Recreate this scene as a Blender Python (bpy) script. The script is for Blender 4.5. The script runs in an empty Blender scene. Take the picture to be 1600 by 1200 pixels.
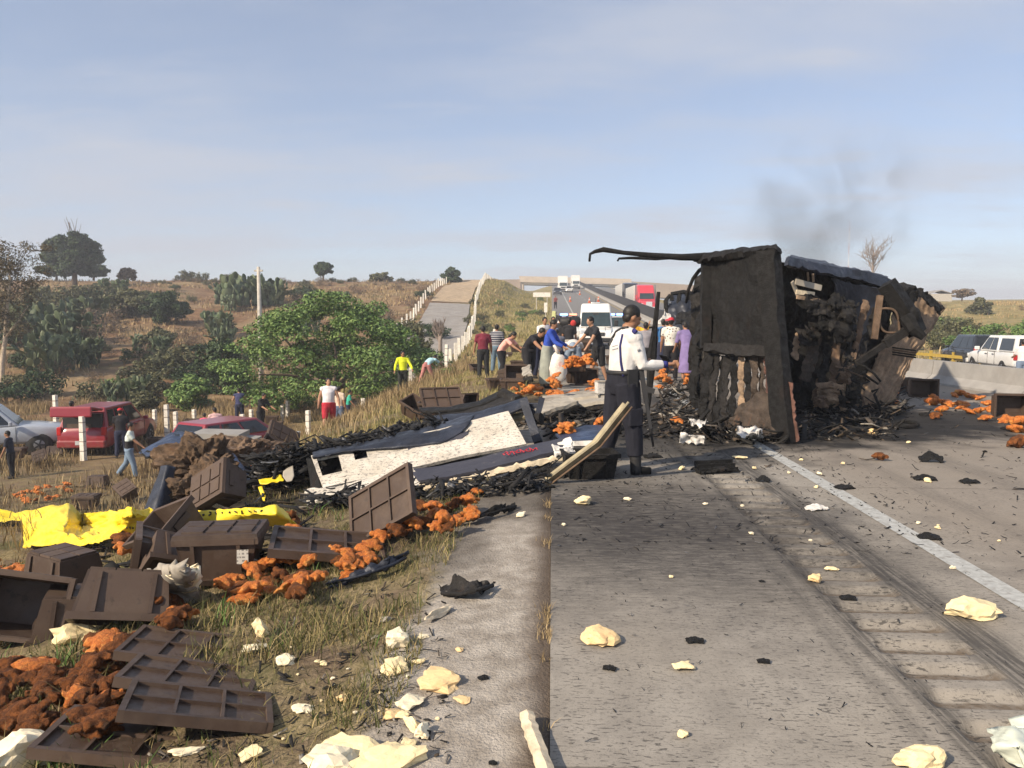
import bpy, bmesh, math, random
import numpy as np
from mathutils import Vector, Matrix, Euler, noise
from mathutils.bvhtree import BVHTree

R = math.radians
sc = bpy.context.scene
C = sc.collection
rng = random.Random(7)
nrg = np.random.default_rng(11)

# ------------------------------------------------------------------ camera
FPX = 1202.0                       # focal length in pixels of the 1600 px wide photograph
HC = 1.5                           # eye height
YAW, PITCH = math.atan(62 / FPX), math.atan(95 / FPX)
cam_data = bpy.data.cameras.new('camera')
cam_data.sensor_width = 36.0
cam_data.lens = 36.0 * FPX / 1600.0
cam_data.clip_start = 0.05
cam_data.clip_end = 6000.0
cam = bpy.data.objects.new('camera', cam_data)
C.objects.link(cam)
cam.location = (0, 0, HC)
cam.rotation_euler = Euler((math.pi / 2 - PITCH, 0, YAW), 'XYZ')
sc.camera = cam
CM = cam.rotation_euler.to_matrix()
CP = Vector((0, 0, HC))

# ------------------------------------------------------------------ sky, sun, exposure
SUN_EL, SUN_AZ = R(33), R(229)     # azimuth clockwise from +Y (the road runs along +Y): sun behind the camera, to its left
sun_dir = Vector((math.sin(SUN_AZ) * math.cos(SUN_EL), math.cos(SUN_AZ) * math.cos(SUN_EL), math.sin(SUN_EL)))
w = bpy.data.worlds.new('World')
sc.world = w
w.use_nodes = True
nt = w.node_tree
nt.nodes.clear()
wo = nt.nodes.new('ShaderNodeOutputWorld')
bg = nt.nodes.new('ShaderNodeBackground')
sky = nt.nodes.new('ShaderNodeTexSky')
sky.sky_type = 'NISHITA'
sky.sun_disc = False
sky.sun_elevation = SUN_EL
sky.sun_rotation = SUN_AZ
sky.altitude = 1900
sky.air_density = 1.0
sky.dust_density = 2.2
sky.ozone_density = 1.6
bg.inputs['Strength'].default_value = 0.105
# thin cloud veil: streaks on a flat layer high above (direction / height)
tc = nt.nodes.new('ShaderNodeTexCoord')
sep = nt.nodes.new('ShaderNodeSeparateXYZ')
nt.links.new(tc.outputs['Generated'], sep.inputs[0])
mz = nt.nodes.new('ShaderNodeMath'); mz.operation = 'MAXIMUM'; mz.inputs[1].default_value = 0.0
nt.links.new(sep.outputs['Z'], mz.inputs[0])
az = nt.nodes.new('ShaderNodeMath'); az.operation = 'ADD'; az.inputs[1].default_value = 0.10
nt.links.new(mz.outputs[0], az.inputs[0])
dx = nt.nodes.new('ShaderNodeMath'); dx.operation = 'DIVIDE'
dy = nt.nodes.new('ShaderNodeMath'); dy.operation = 'DIVIDE'
nt.links.new(sep.outputs['X'], dx.inputs[0]); nt.links.new(az.outputs[0], dx.inputs[1])
nt.links.new(sep.outputs['Y'], dy.inputs[0]); nt.links.new(az.outputs[0], dy.inputs[1])
cb = nt.nodes.new('ShaderNodeCombineXYZ')
nt.links.new(dx.outputs[0], cb.inputs[0]); nt.links.new(dy.outputs[0], cb.inputs[1])


def wnoise(scale, detail, rough, sx, sy, rot, lo, hi, off=(0, 0, 0)):
    mp = nt.nodes.new('ShaderNodeMapping')
    mp.inputs['Scale'].default_value = (sx, sy, 1)
    mp.inputs['Rotation'].default_value = (0, 0, rot)
    mp.inputs['Location'].default_value = off
    nt.links.new(cb.outputs[0], mp.inputs['Vector'])
    n = nt.nodes.new('ShaderNodeTexNoise')
    n.inputs['Scale'].default_value = scale
    n.inputs['Detail'].default_value = detail
    n.inputs['Roughness'].default_value = rough
    nt.links.new(mp.outputs[0], n.inputs['Vector'])
    mr = nt.nodes.new('ShaderNodeMapRange')
    mr.interpolation_type = 'SMOOTHSTEP'
    mr.inputs['From Min'].default_value = lo
    mr.inputs['From Max'].default_value = hi
    nt.links.new(n.outputs['Fac'], mr.inputs['Value'])
    return mr.outputs[0]


c1 = wnoise(0.55, 6, 0.55, 0.8, 1.5, 0.15, 0.40, 0.66)
c2 = wnoise(1.6, 8, 0.6, 0.7, 1.9, 0.1, 0.52, 0.74, (3.1, 1.7, 0))
mx = nt.nodes.new('ShaderNodeMath'); mx.operation = 'MULTIPLY'; mx.inputs[1].default_value = 0.55
nt.links.new(c1, mx.inputs[0])
m2 = nt.nodes.new('ShaderNodeMath'); m2.operation = 'MULTIPLY_ADD'; m2.inputs[1].default_value = 0.30
nt.links.new(c2, m2.inputs[0]); nt.links.new(mx.outputs[0], m2.inputs[2])
m3 = nt.nodes.new('ShaderNodeMath'); m3.operation = 'ADD'; m3.inputs[1].default_value = 0.30; m3.use_clamp = True
nt.links.new(m2.outputs[0], m3.inputs[0])
cmix = nt.nodes.new('ShaderNodeMix'); cmix.data_type = 'RGBA'
nt.links.new(m3.outputs[0], cmix.inputs['Factor'])
nt.links.new(sky.outputs[0], cmix.inputs['A'])
cmix.inputs['B'].default_value = (3.5, 3.72, 4.25, 1)      # cloud veil radiance in sky units
nt.links.new(cmix.outputs['Result'], bg.inputs['Color'])
nt.links.new(bg.outputs[0], wo.inputs['Surface'])

sd = bpy.data.lights.new('sun', 'SUN')
sd.energy = 4.3
sd.angle = R(1.2)
sd.color = (1.0, 0.84, 0.64)
sun = bpy.data.objects.new('sun', sd)
C.objects.link(sun)
sun.rotation_euler = (-sun_dir).to_track_quat('-Z', 'Y').to_euler()
sun.location = (-30, -30, 30)

sc.view_settings.view_transform = 'Standard'
sc.view_settings.look = 'None'
sc.view_settings.exposure = 0.7
sc.view_settings.gamma = 1.0
sc.view_settings.use_curve_mapping = False
sc.render.engine = 'CYCLES'
sc.cycles.use_denoising = True
sc.cycles.max_bounces = 6
sc.cycles.diffuse_bounces = 3
sc.cycles.transparent_max_bounces = 8
sc.cycles.volume_bounces = 0
sc.cycles.volume_step_rate = 2.0
sc.cycles.caustics_reflective = False
sc.cycles.caustics_refractive = False


# ------------------------------------------------------------------ the lie of the land
def lerp_table(tab, x):
    return np.interp(x, [a for a, _ in tab], [b for _, b in tab])


_RT = [(-60, 0), (42, 0), (60, .55), (80, 1.75), (100, 3.1), (150, 6.3), (200, 9.6), (280, 15.0), (340, 17.6), (420, 18.3), (700, 19), (3000, 24)]
_ry = np.linspace(-60, 3000, 6121)
_rz = np.interp(_ry, [a for a, _ in _RT], [b for _, b in _RT])
_k = np.ones(31) / 31
_rz = np.convolve(np.pad(_rz, 15, 'edge'), _k, 'valid')
_rz[_ry < 40] = 0


def zroad(Y):
    return np.interp(Y, _ry, _rz)


_EMB = [(-1, 0), (0.05, 0), (0.75, .02), (1.2, .045), (2, .085), (3, .15), (4, .225), (5, .31), (6, .44), (7, .62), (8.2, .9), (10, 1.0), (20, 1.0), (5000, 1.0)]
_LOW = [(-100, -2.6), (0, -2.8), (10, -3.0), (43, -3.1), (47, -2.7), (60, -.6), (90, 3.5), (132, 8.9), (160, 9.7), (300, 11), (800, 14), (4000, 20)]


def sstep(a, b, x):
    t = np.clip((np.asarray(x, float) - a) / (b - a), 0, 1)
    return t * t * (3 - 2 * t)


def vnoise(X, Y, s, seed=0.0):
    """smooth value noise, vectorised"""
    x = np.asarray(X, float) / s + seed * 17.3
    y = np.asarray(Y, float) / s + seed * 9.1
    xi, yi = np.floor(x), np.floor(y)
    fx, fy = x - xi, y - yi
    fx, fy = fx * fx * (3 - 2 * fx), fy * fy * (3 - 2 * fy)

    def h(a, b):
        v = np.sin(a * 127.1 + b * 311.7 + seed) * 43758.5453
        return v - np.floor(v)
    return (h(xi, yi) * (1 - fx) + h(xi + 1, yi) * fx) * (1 - fy) + (h(xi, yi + 1) * (1 - fx) + h(xi + 1, yi + 1) * fx) * fy - .5


def zground(X, Y):
    X = np.asarray(X, float); Y = np.asarray(Y, float)
    zr = zroad(Y)
    t = -X
    low = lerp_table(_LOW, Y)
    bump = vnoise(X, Y, 14, 1) * 1.6 + vnoise(X, Y, 6, 2) * .6
    bump = bump * sstep(46, 70, Y) * sstep(9, 16, t)
    bump = bump * (1 - .55 * sstep(118, 150, Y))
    tw = np.interp(t, [a for a, _ in _EMB], [b for _, b in _EMB])
    near = (vnoise(X, Y, .9, 3) * .05 + vnoise(X, Y, .33, 4) * .035) * sstep(.5, 1.3, t) * (1 - sstep(20, 40, Y))
    zl = zr + tw * (low - zr) + bump + near
    # right of the highway
    rr = sstep(21, 30, X)
    cap = 1.2 + .029 * np.hypot(X * .6, Y) + vnoise(X, Y, 18, 5) * .5
    far = np.minimum(zr + .25, cap)
    zrt = np.where(X > 9.6, zr - .75 * sstep(9.6, 16, X), zr)
    zrt = zrt * (1 - rr) + (far - .4 - .3 * (1 - sstep(40, 70, X)) + vnoise(X, Y, 7, 6) * .5) * rr
    return np.where(t > 0, zl, zrt)


def zg(x, y):
    return float(zground(np.array([x]), np.array([y]))[0])


def ray(u, v):
    return (CM @ Vector(((u - 800) / FPX, -(v - 600) / FPX, -1.0)))


def AT(u, v, d):
    """the point seen at photo pixel (u, v) at distance d along the view axis"""
    return CP + ray(u, v) * d


def GP(u, v, z=0.0):
    r = ray(u, v)
    return CP + r * ((z - HC) / r.z)


def GT(u, v, dmax=400):
    """where the sight line through (u, v) meets the ground"""
    r = ray(u, v)
    p = GO(u, v, 0.0)
    return Vector((p.x, p.y, zg(p.x, p.y)))


_DS = np.geomspace(1.2, 420, 320)


def GO(u, v, off):
    """where the sight line through (u, v) comes down to the height off above the ground"""
    r = ray(u, v)
    d = _DS
    for it in range(2):
        e = HC + r.z * d - zground(r.x * d, r.y * d) - off
        k = int(np.argmax(e <= 0))
        if e[k] > 0: k = len(d) - 1
        if k == 0: break
        if it == 0: d = np.linspace(d[k - 1], d[k], 24)
        else:
            f = e[k - 1] / max(e[k - 1] - e[k], 1e-9)
            dd = d[k - 1] + (d[k] - d[k - 1]) * min(max(f, 0), 1)
            return CP + r * dd
    return CP + r * d[k]


# ------------------------------------------------------------------ mesh helpers
class MB:
    def __init__(s):
        s.v = []; s.f = []; s.mi = []

    def add(s, V, F, m=0):
        o = len(s.v)
        s.v += [tuple(p) for p in V]
        s.f += [tuple(i + o for i in q) for q in F]
        s.mi += [m] * len(F)
        return s

    def box(s, c, size, rot=None, m=0, taper=1.0, tapery=None):
        x, y, z = size[0] / 2, size[1] / 2, size[2] / 2
        ty = taper if tapery is None else tapery
        P = [(-x, -y, -z), (x, -y, -z), (x, y, -z), (-x, y, -z), (-x * taper, -y * ty, z), (x * taper, -y * ty, z), (x * taper, y * ty, z), (-x * taper, y * ty, z)]
        M = rot.to_matrix() if isinstance(rot, Euler) else (rot or Matrix.Identity(3))
        P = [M @ Vector(p) + Vector(c) for p in P]
        return s.add(P, [(0, 3, 2, 1), (4, 5, 6, 7), (0, 1, 5, 4), (1, 2, 6, 5), (2, 3, 7, 6), (3, 0, 4, 7)], m)

    def beam(s, a, b, w, h, up=(0, 0, 1), m=0):
        a, b = Vector(a), Vector(b)
        d = (b - a)
        L = d.length
        d.normalize()
        up = Vector(up)
        if abs(d.dot(up)) > .98:
            up = Vector((1, 0, 0))
        sx = d.cross(up).normalized()
        uz = sx.cross(d)
        M = Matrix((sx, d, uz)).transposed()
        return s.box((a + b) / 2, (w, L, h), M, m)

    def tube(s, path, rad, n=8, m=0, cap=True, flat=1.0):
        path = [Vector(p) for p in path]
        if not hasattr(rad, '__len__'):
            rad = [rad] * len(path)
        V, F = [], []
        pu = None
        for i, p in enumerate(path):
            t = (path[min(i + 1, len(path) - 1)] - path[max(i - 1, 0)])
            if t.length < 1e-9:
                t = Vector((0, 0, 1))
            t.normalize()
            if pu is None:
                pu = Vector((0, 0, 1)) if abs(t.z) < .9 else Vector((1, 0, 0))
            u = (pu - t * pu.dot(t))
            if u.length < 1e-6:
                u = t.orthogonal()
            u.normalize()
            pu = u
            vv = t.cross(u)
            r = rad[i]
            ra, rb = (r if hasattr(r, '__len__') else (r, r * flat))
            for k in range(n):
                a = 2 * math.pi * k / n
                V.append(p + u * (ra * math.cos(a)) + vv * (rb * math.sin(a)))
        for i in range(len(path) - 1):
            for k in range(n):
                a, b = i * n + k, i * n + (k + 1) % n
                F.append((a, b, b + n, a + n))
        if cap:
            F.append(tuple(reversed(range(n))))
            F.append(tuple(range((len(path) - 1) * n, len(path) * n)))
        return s.add(V, F, m)

    def ell(s, c, r, rot=None, n=12, k=8, m=0):
        M = rot.to_matrix() if isinstance(rot, Euler) else (rot or Matrix.Identity(3))
        V, F = [], []
        c = Vector(c)
        for i in range(k + 1):
            th = math.pi * i / k
            for j in range(n):
                ph = 2 * math.pi * j / n
                V.append(c + M @ Vector((r[0] * math.sin(th) * math.cos(ph), r[1] * math.sin(th) * math.sin(ph), -r[2] * math.cos(th))))
        for i in range(k):
            for j in range(n):
                a, b = i * n + j, i * n + (j + 1) % n
                if i == 0:
                    F.append((a, b + n, a + n))
                elif i == k - 1:
                    F.append((a, b, a + n))
                else:
                    F.append((a, b, b + n, a + n))
        return s.add(V, F, m)

    def prism(s, prof, a, b, axis='y', m=0):
        """extrude a 2-D outline (x,z) from y=a to y=b (axis y) or (y,z) along x"""
        n = len(prof)
        if axis == 'y':
            V = [(p, a, q) for p, q in prof] + [(p, b, q) for p, q in prof]
        else:
            V = [(a, p, q) for p, q in prof] + [(b, p, q) for p, q in prof]
        F = [tuple(range(n)), tuple(reversed(range(n, 2 * n)))] + [((i + 1) % n, i, i + n, (i + 1) % n + n) for i in range(n)]
        return s.add(V, F, m)

    def wheel(s, c, r, wd, axis='x', n=20, m=0):
        prof = [(0, r * .62), (wd * .1, r * .9), (wd * .25, r), (wd * .75, r), (wd * .9, r * .9), (wd, r * .62)]
        V, F = [], []
        c = Vector(c)
        for p, q in prof:
            for k in range(n):
                a = 2 * math.pi * k / n
                if axis == 'x':
                    V.append(c + Vector((p - wd / 2, q * math.cos(a), q * math.sin(a))))
                else:
                    V.append(c + Vector((q * math.cos(a), p - wd / 2, q * math.sin(a))))
        for i in range(len(prof) - 1):
            for k in range(n):
                F.append((i * n + k, i * n + (k + 1) % n, (i + 1) * n + (k + 1) % n, (i + 1) * n + k))
        F.append(tuple(range(n))); F.append(tuple(range((len(prof) - 1) * n, len(prof) * n)))
        return s.add(V, F, m)

    def mesh(s, name, mats, smooth=False):
        me = bpy.data.meshes.new(name)
        me.from_pydata(s.v, [], s.f)
        if not isinstance(mats, (list, tuple)):
            mats = [mats]
        for m in mats:
            me.materials.append(m)
        if len(mats) > 1:
            me.polygons.foreach_set('material_index', s.mi)
        if smooth:
            me.polygons.foreach_set('use_smooth', [True] * len(me.polygons))
        me.validate()
        me.update()
        return me

    def build(s, name, mats, parent=None, smooth=False, world=False, fixn=True):
        me = s.mesh(name, mats, smooth)
        if fixn:
            bm = bmesh.new(); bm.from_mesh(me)
            bmesh.ops.recalc_face_normals(bm, faces=bm.faces)
            bm.to_mesh(me); bm.free()
        o = bpy.data.objects.new(name, me)
        C.objects.link(o)
        if parent is not None:
            o.parent = parent
            if world:
                o.matrix_parent_inverse = wmat(parent).inverted()
        return o


def wmat(o):
    M = Matrix.LocRotScale(o.location, o.rotation_euler, o.scale)
    return (wmat(o.parent) @ o.matrix_parent_inverse @ M) if o.parent else M


def np_obj(name, V, F, mats, parent=None, smooth=False, mi=None):
    """fast path: V (n,3) array, F (m,k) array of equal-sized faces"""
    V = np.asarray(V, np.float32); F = np.asarray(F, np.int32)
    me = bpy.data.meshes.new(name)
    me.vertices.add(len(V)); me.vertices.foreach_set('co', V.ravel())
    k = F.shape[1]
    me.loops.add(F.size); me.loops.foreach_set('vertex_index', F.ravel())
    me.polygons.add(len(F))
    me.polygons.foreach_set('loop_start', np.arange(0, F.size, k, dtype=np.int32))
    me.polygons.foreach_set('loop_total', np.full(len(F), k, np.int32))
    if not isinstance(mats, (list, tuple)):
        mats = [mats]
    for m in mats:
        me.materials.append(m)
    if mi is not None:
        me.polygons.foreach_set('material_index', np.asarray(mi, np.int32))
    if smooth:
        me.polygons.foreach_set('use_smooth', np.ones(len(F), bool))
    me.update(calc_edges=True)
    o = bpy.data.objects.new(name, me)
    C.objects.link(o)
    if parent is not None:
        o.parent = parent
    return o


def tag(o, label=None, cat=None, group=None, kind=None):
    if label: o['label'] = label
    if cat: o['category'] = cat
    if group: o['group'] = group
    if kind: o['kind'] = kind
    return o


def thing(name, label, cat, loc=(0, 0, 0), rot=(0, 0, 0), group=None):
    o = bpy.data.objects.new(name, None)
    C.objects.link(o)
    o.empty_display_size = .1
    o.location = loc
    o.rotation_euler = rot if hasattr(rot, '__len__') else (0, 0, rot)
    return tag(o, label, cat, group)


def dup(root, loc=None, rot=None, label=None, group=None, scale=None):
    kids = [(c, list(c.children)) for c in root.children]
    r = root.copy(); C.objects.link(r)
    for ch, gs in kids:
        c = ch.copy(); C.objects.link(c); c.parent = r
        for g in gs:
            d = g.copy(); C.objects.link(d); d.parent = c
    if loc is not None: r.location = loc
    if rot is not None: r.rotation_euler = rot
    if label: r['label'] = label
    if group: r['group'] = group
    if scale is not None: r.scale = (scale,) * 3 if not hasattr(scale, '__len__') else scale
    return r


def sheet(rows, nu, nv, amp=0.0, fr=3.0, thick=.004, seed=0, curve=True, holes=None, rag=0.0, ridge=False):
    """a bent sheet through a grid of control points, crumpled by noise, with thickness; returns MB"""
    A = np.array([[tuple(p) for p in r] for r in rows], float)
    nr, ncol = A.shape[:2]

    def samp(t, n):
        x = t * (n - 1)
        i = min(int(x), n - 2)
        f = x - i
        if curve and n > 2:
            f = f * f * (3 - 2 * f) * .35 + f * .65
        return i, f
    P = np.zeros((nv + 1, nu + 1, 3))
    for j in range(nv + 1):
        a, fa = samp(j / nv, nr)
        for i in range(nu + 1):
            b, fb = samp(i / nu, ncol)
            P[j, i] = (A[a, b] * (1 - fb) + A[a, b + 1] * fb) * (1 - fa) + (A[a + 1, b] * (1 - fb) + A[a + 1, b + 1] * fb) * fa
    du = np.gradient(P, axis=1); dv = np.gradient(P, axis=0)
    N = np.cross(du, dv)
    N /= np.maximum(np.linalg.norm(N, axis=2, keepdims=True), 1e-9)
    for j in range(nv + 1):
        for i in range(nu + 1):
            p = Vector(P[j, i]) * fr + Vector((seed * 3.7, seed * 1.3, seed * 7.1))
            n1 = (noise.noise(p) + .5 * noise.noise(p * 2.3) + .25 * noise.noise(p * 5.1)) if not ridge else (.6 - 1.6 * abs(noise.noise(p)) + .45 * (.5 - 1.5 * abs(noise.noise(p * 2.6))))
            P[j, i] += N[j, i] * n1 * amp
            if rag and (i in (0, nu) or j in (0, nv)):
                q = noise.noise_vector(p * 4.0)
                P[j, i] += np.array(q) * rag
    du = np.gradient(P, axis=1); dv = np.gradient(P, axis=0)
    N = np.cross(du, dv)
    N /= np.maximum(np.linalg.norm(N, axis=2, keepdims=True), 1e-9)
    Q = P - N * thick
    mb = MB()
    W = nu + 1
    top = P.reshape(-1, 3); bot = Q.reshape(-1, 3)
    n = len(top)
    keep = np.ones((nv, nu), bool)
    if holes:
        for (a0, a1, b0, b1) in holes:
            keep[int(round(b0 * nv)):int(round(b1 * nv)), int(round(a0 * nu)):int(round(a1 * nu))] = False
    F = []
    for j in range(nv):
        for i in range(nu):
            if not keep[j, i]:
                continue
            a = j * W + i
            F.append((a, a + 1, a + 1 + W, a + W))
            F.append((n + a, n + a + W, n + a + 1 + W, n + a + 1))
            if i == 0 or not keep[j, i - 1]: F.append((a, a + W, n + a + W, n + a))
            if i == nu - 1 or not keep[j, i + 1]: F.append((a + 1, n + a + 1, n + a + 1 + W, a + 1 + W))
            if j == 0 or not keep[j - 1, i]: F.append((a, n + a, n + a + 1, a + 1))
            if j == nv - 1 or not keep[j + 1, i]: F.append((a + W, a + 1 + W, n + a + 1 + W, n + a + W))
    mb.add(np.vstack([top, bot]).tolist(), F)
    return mb


WS = bpy.data.scenes.new('workbench')


def remeshed(mb, voxel, smooth_it=2):
    """fuse overlapping pieces of a builder into one continuous surface"""
    me = mb.mesh('tmp', [], False)
    o = bpy.data.objects.new('tmp', me)
    WS.collection.objects.link(o)
    m = o.modifiers.new('r', 'REMESH'); m.mode = 'VOXEL'; m.voxel_size = voxel
    if smooth_it:
        s = o.modifiers.new('s', 'SMOOTH'); s.iterations = smooth_it; s.factor = .5
    WS.view_layers[0].update()
    dg = WS.view_layers[0].depsgraph
    res = bpy.data.meshes.new_from_object(o.evaluated_get(dg))
    bpy.data.objects.remove(o); bpy.data.meshes.remove(me)
    res.polygons.foreach_set('use_smooth', np.ones(len(res.polygons), bool))
    return res


def link_mesh(name, me, mat, parent=None):
    me.name = name
    me.materials.clear()
    for m in (mat if isinstance(mat, (list, tuple)) else [mat]):
        me.materials.append(m)
    o = bpy.data.objects.new(name, me)
    C.objects.link(o)
    if parent is not None: o.parent = parent
    return o


# ------------------------------------------------------------------ materials
MATS = {}


class NT:
    def __init__(s, name):
        s.m = bpy.data.materials.new(name)
        s.m.use_nodes = True
        s.t = s.m.node_tree
        s.b = s.t.nodes['Principled BSDF']
        s.o = s.t.nodes['Material Output']
        s._co = None

    def new(s, k, **kw):
        n = s.t.nodes.new(k)
        for a, b in kw.items():
            setattr(n, a, b)
        return n

    def link(s, a, b): s.t.links.new(a, b)

    def coord(s, kind='Object'):
        if s._co is None:
            s._co = s.new('ShaderNodeTexCoord')
        return s._co.outputs[kind]

    def noise(s, scale, detail=4, rough=.55, vec=None, stretch=None, dist=0.0):
        n = s.new('ShaderNodeTexNoise')
        n.inputs['Scale'].default_value = scale
        n.inputs['Detail'].default_value = detail
        n.inputs['Roughness'].default_value = rough
        n.inputs['Distortion'].default_value = dist
        v = vec if vec is not None else s.coord()
        if stretch:
            mp = s.new('ShaderNodeMapping')
            mp.inputs['Scale'].default_value = stretch
            s.link(v, mp.inputs['Vector'])
            v = mp.outputs[0]
        s.link(v, n.inputs['Vector'])
        return n.outputs['Fac']

    def rng(s, x, a, b, c=0.0, d=1.0, smooth=True):
        n = s.new('ShaderNodeMapRange')
        if smooth: n.interpolation_type = 'SMOOTHSTEP'
        for k, v in (('From Min', a), ('From Max', b), ('To Min', c), ('To Max', d)):
            n.inputs[k].default_value = v
        s.link(x, n.inputs['Value'])
        return n.outputs[0]

    def math(s, op, a, b=None, c=None, clamp=False):
        n = s.new('ShaderNodeMath', operation=op)
        n.use_clamp = clamp
        for i, x in enumerate((a, b, c)):
            if x is None: continue
            if isinstance(x, (int, float)): n.inputs[i].default_value = x
            else: s.link(x, n.inputs[i])
        return n.outputs[0]

    def mix(s, f, a, b):
        n = s.new('ShaderNodeMix', data_type='RGBA')
        for k, x in (('Factor', f), ('A', a), ('B', b)):
            if isinstance(x, (int, float)): n.inputs[k].default_value = x
            elif isinstance(x, tuple): n.inputs[k].default_value = (*x[:3], 1)
            else: s.link(x, n.inputs[k])
        return n.outputs['Result']

    def island(s):
        return s.new('ShaderNodeNewGeometry').outputs['Random Per Island']

    def objrand(s):
        return s.new('ShaderNodeObjectInfo').outputs['Random']

    def ramp(s, x, stops):
        n = s.new('ShaderNodeValToRGB')
        e = n.color_ramp.elements
        while len(e) > 1: e.remove(e[0])
        e[0].position = stops[0][0]; e[0].color = (*stops[0][1], 1)
        for p, c in stops[1:]:
            q = e.new(p); q.color = (*c, 1)
        s.link(x, n.inputs[0])
        return n.outputs[0]

    def bump(s, h, strength=.3, dist=.02):
        n = s.new('ShaderNodeBump')
        n.inputs['Strength'].default_value = strength
        n.inputs['Distance'].default_value = dist
        s.link(h, n.inputs['Height'])
        s.link(n.outputs[0], s.b.inputs['Normal'])

    def set(s, color=None, rough=None, metal=None, spec=None):
        for k, x in (('Base Color', color), ('Roughness', rough), ('Metallic', metal), ('Specular IOR Level', spec)):
            if x is None: continue
            if isinstance(x, (int, float)): s.b.inputs[k].default_value = x
            elif isinstance(x, tuple): s.b.inputs[k].default_value = (*x[:3], 1)
            else: s.link(x, s.b.inputs[k])
        return s.m


def plain(name, col, rough=.7, metal=0.0, var=.12, scale=6.0, spec=.4, bump=0.0, dirt=None, dirtamt=.5):
    """paint / cloth / plastic: base colour with slight mottling and optional dirt"""
    if name in MATS: return MATS[name]
    n = NT(name)
    a = tuple(c * (1 - var) for c in col); b = tuple(min(1, c * (1 + var)) for c in col)
    c = n.mix(n.rng(n.noise(scale, 5), .3, .7), a, b)
    if dirt:
        c = n.mix(n.math('MULTIPLY', n.rng(n.noise(scale * .6, 8, .7), .48, .68), dirtamt), c, dirt)
    n.set(c, rough, metal, spec)
    if bump:
        n.bump(n.noise(scale * 4, 6), bump, .01)
    MATS[name] = n.m
    return n.m


# ================================================================== ground materials
def blob(n, x, y, cx, cy, rx, ry, pert=None, soft=.35):
    a = n.math('DIVIDE', n.math('SUBTRACT', x, cx), rx)
    b = n.math('DIVIDE', n.math('SUBTRACT', y, cy), ry)
    d = n.math('SQRT', n.math('ADD', n.math('MULTIPLY', a, a), n.math('MULTIPLY', b, b)))
    if pert is not None:
        d = n.math('ADD', d, pert)
    return n.rng(d, 1 - soft, 1 + soft, 1, 0)


def xyz(n):
    s = n.new('ShaderNodeSeparateXYZ')
    n.link(n.coord(), s.inputs[0])
    return s.outputs


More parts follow.
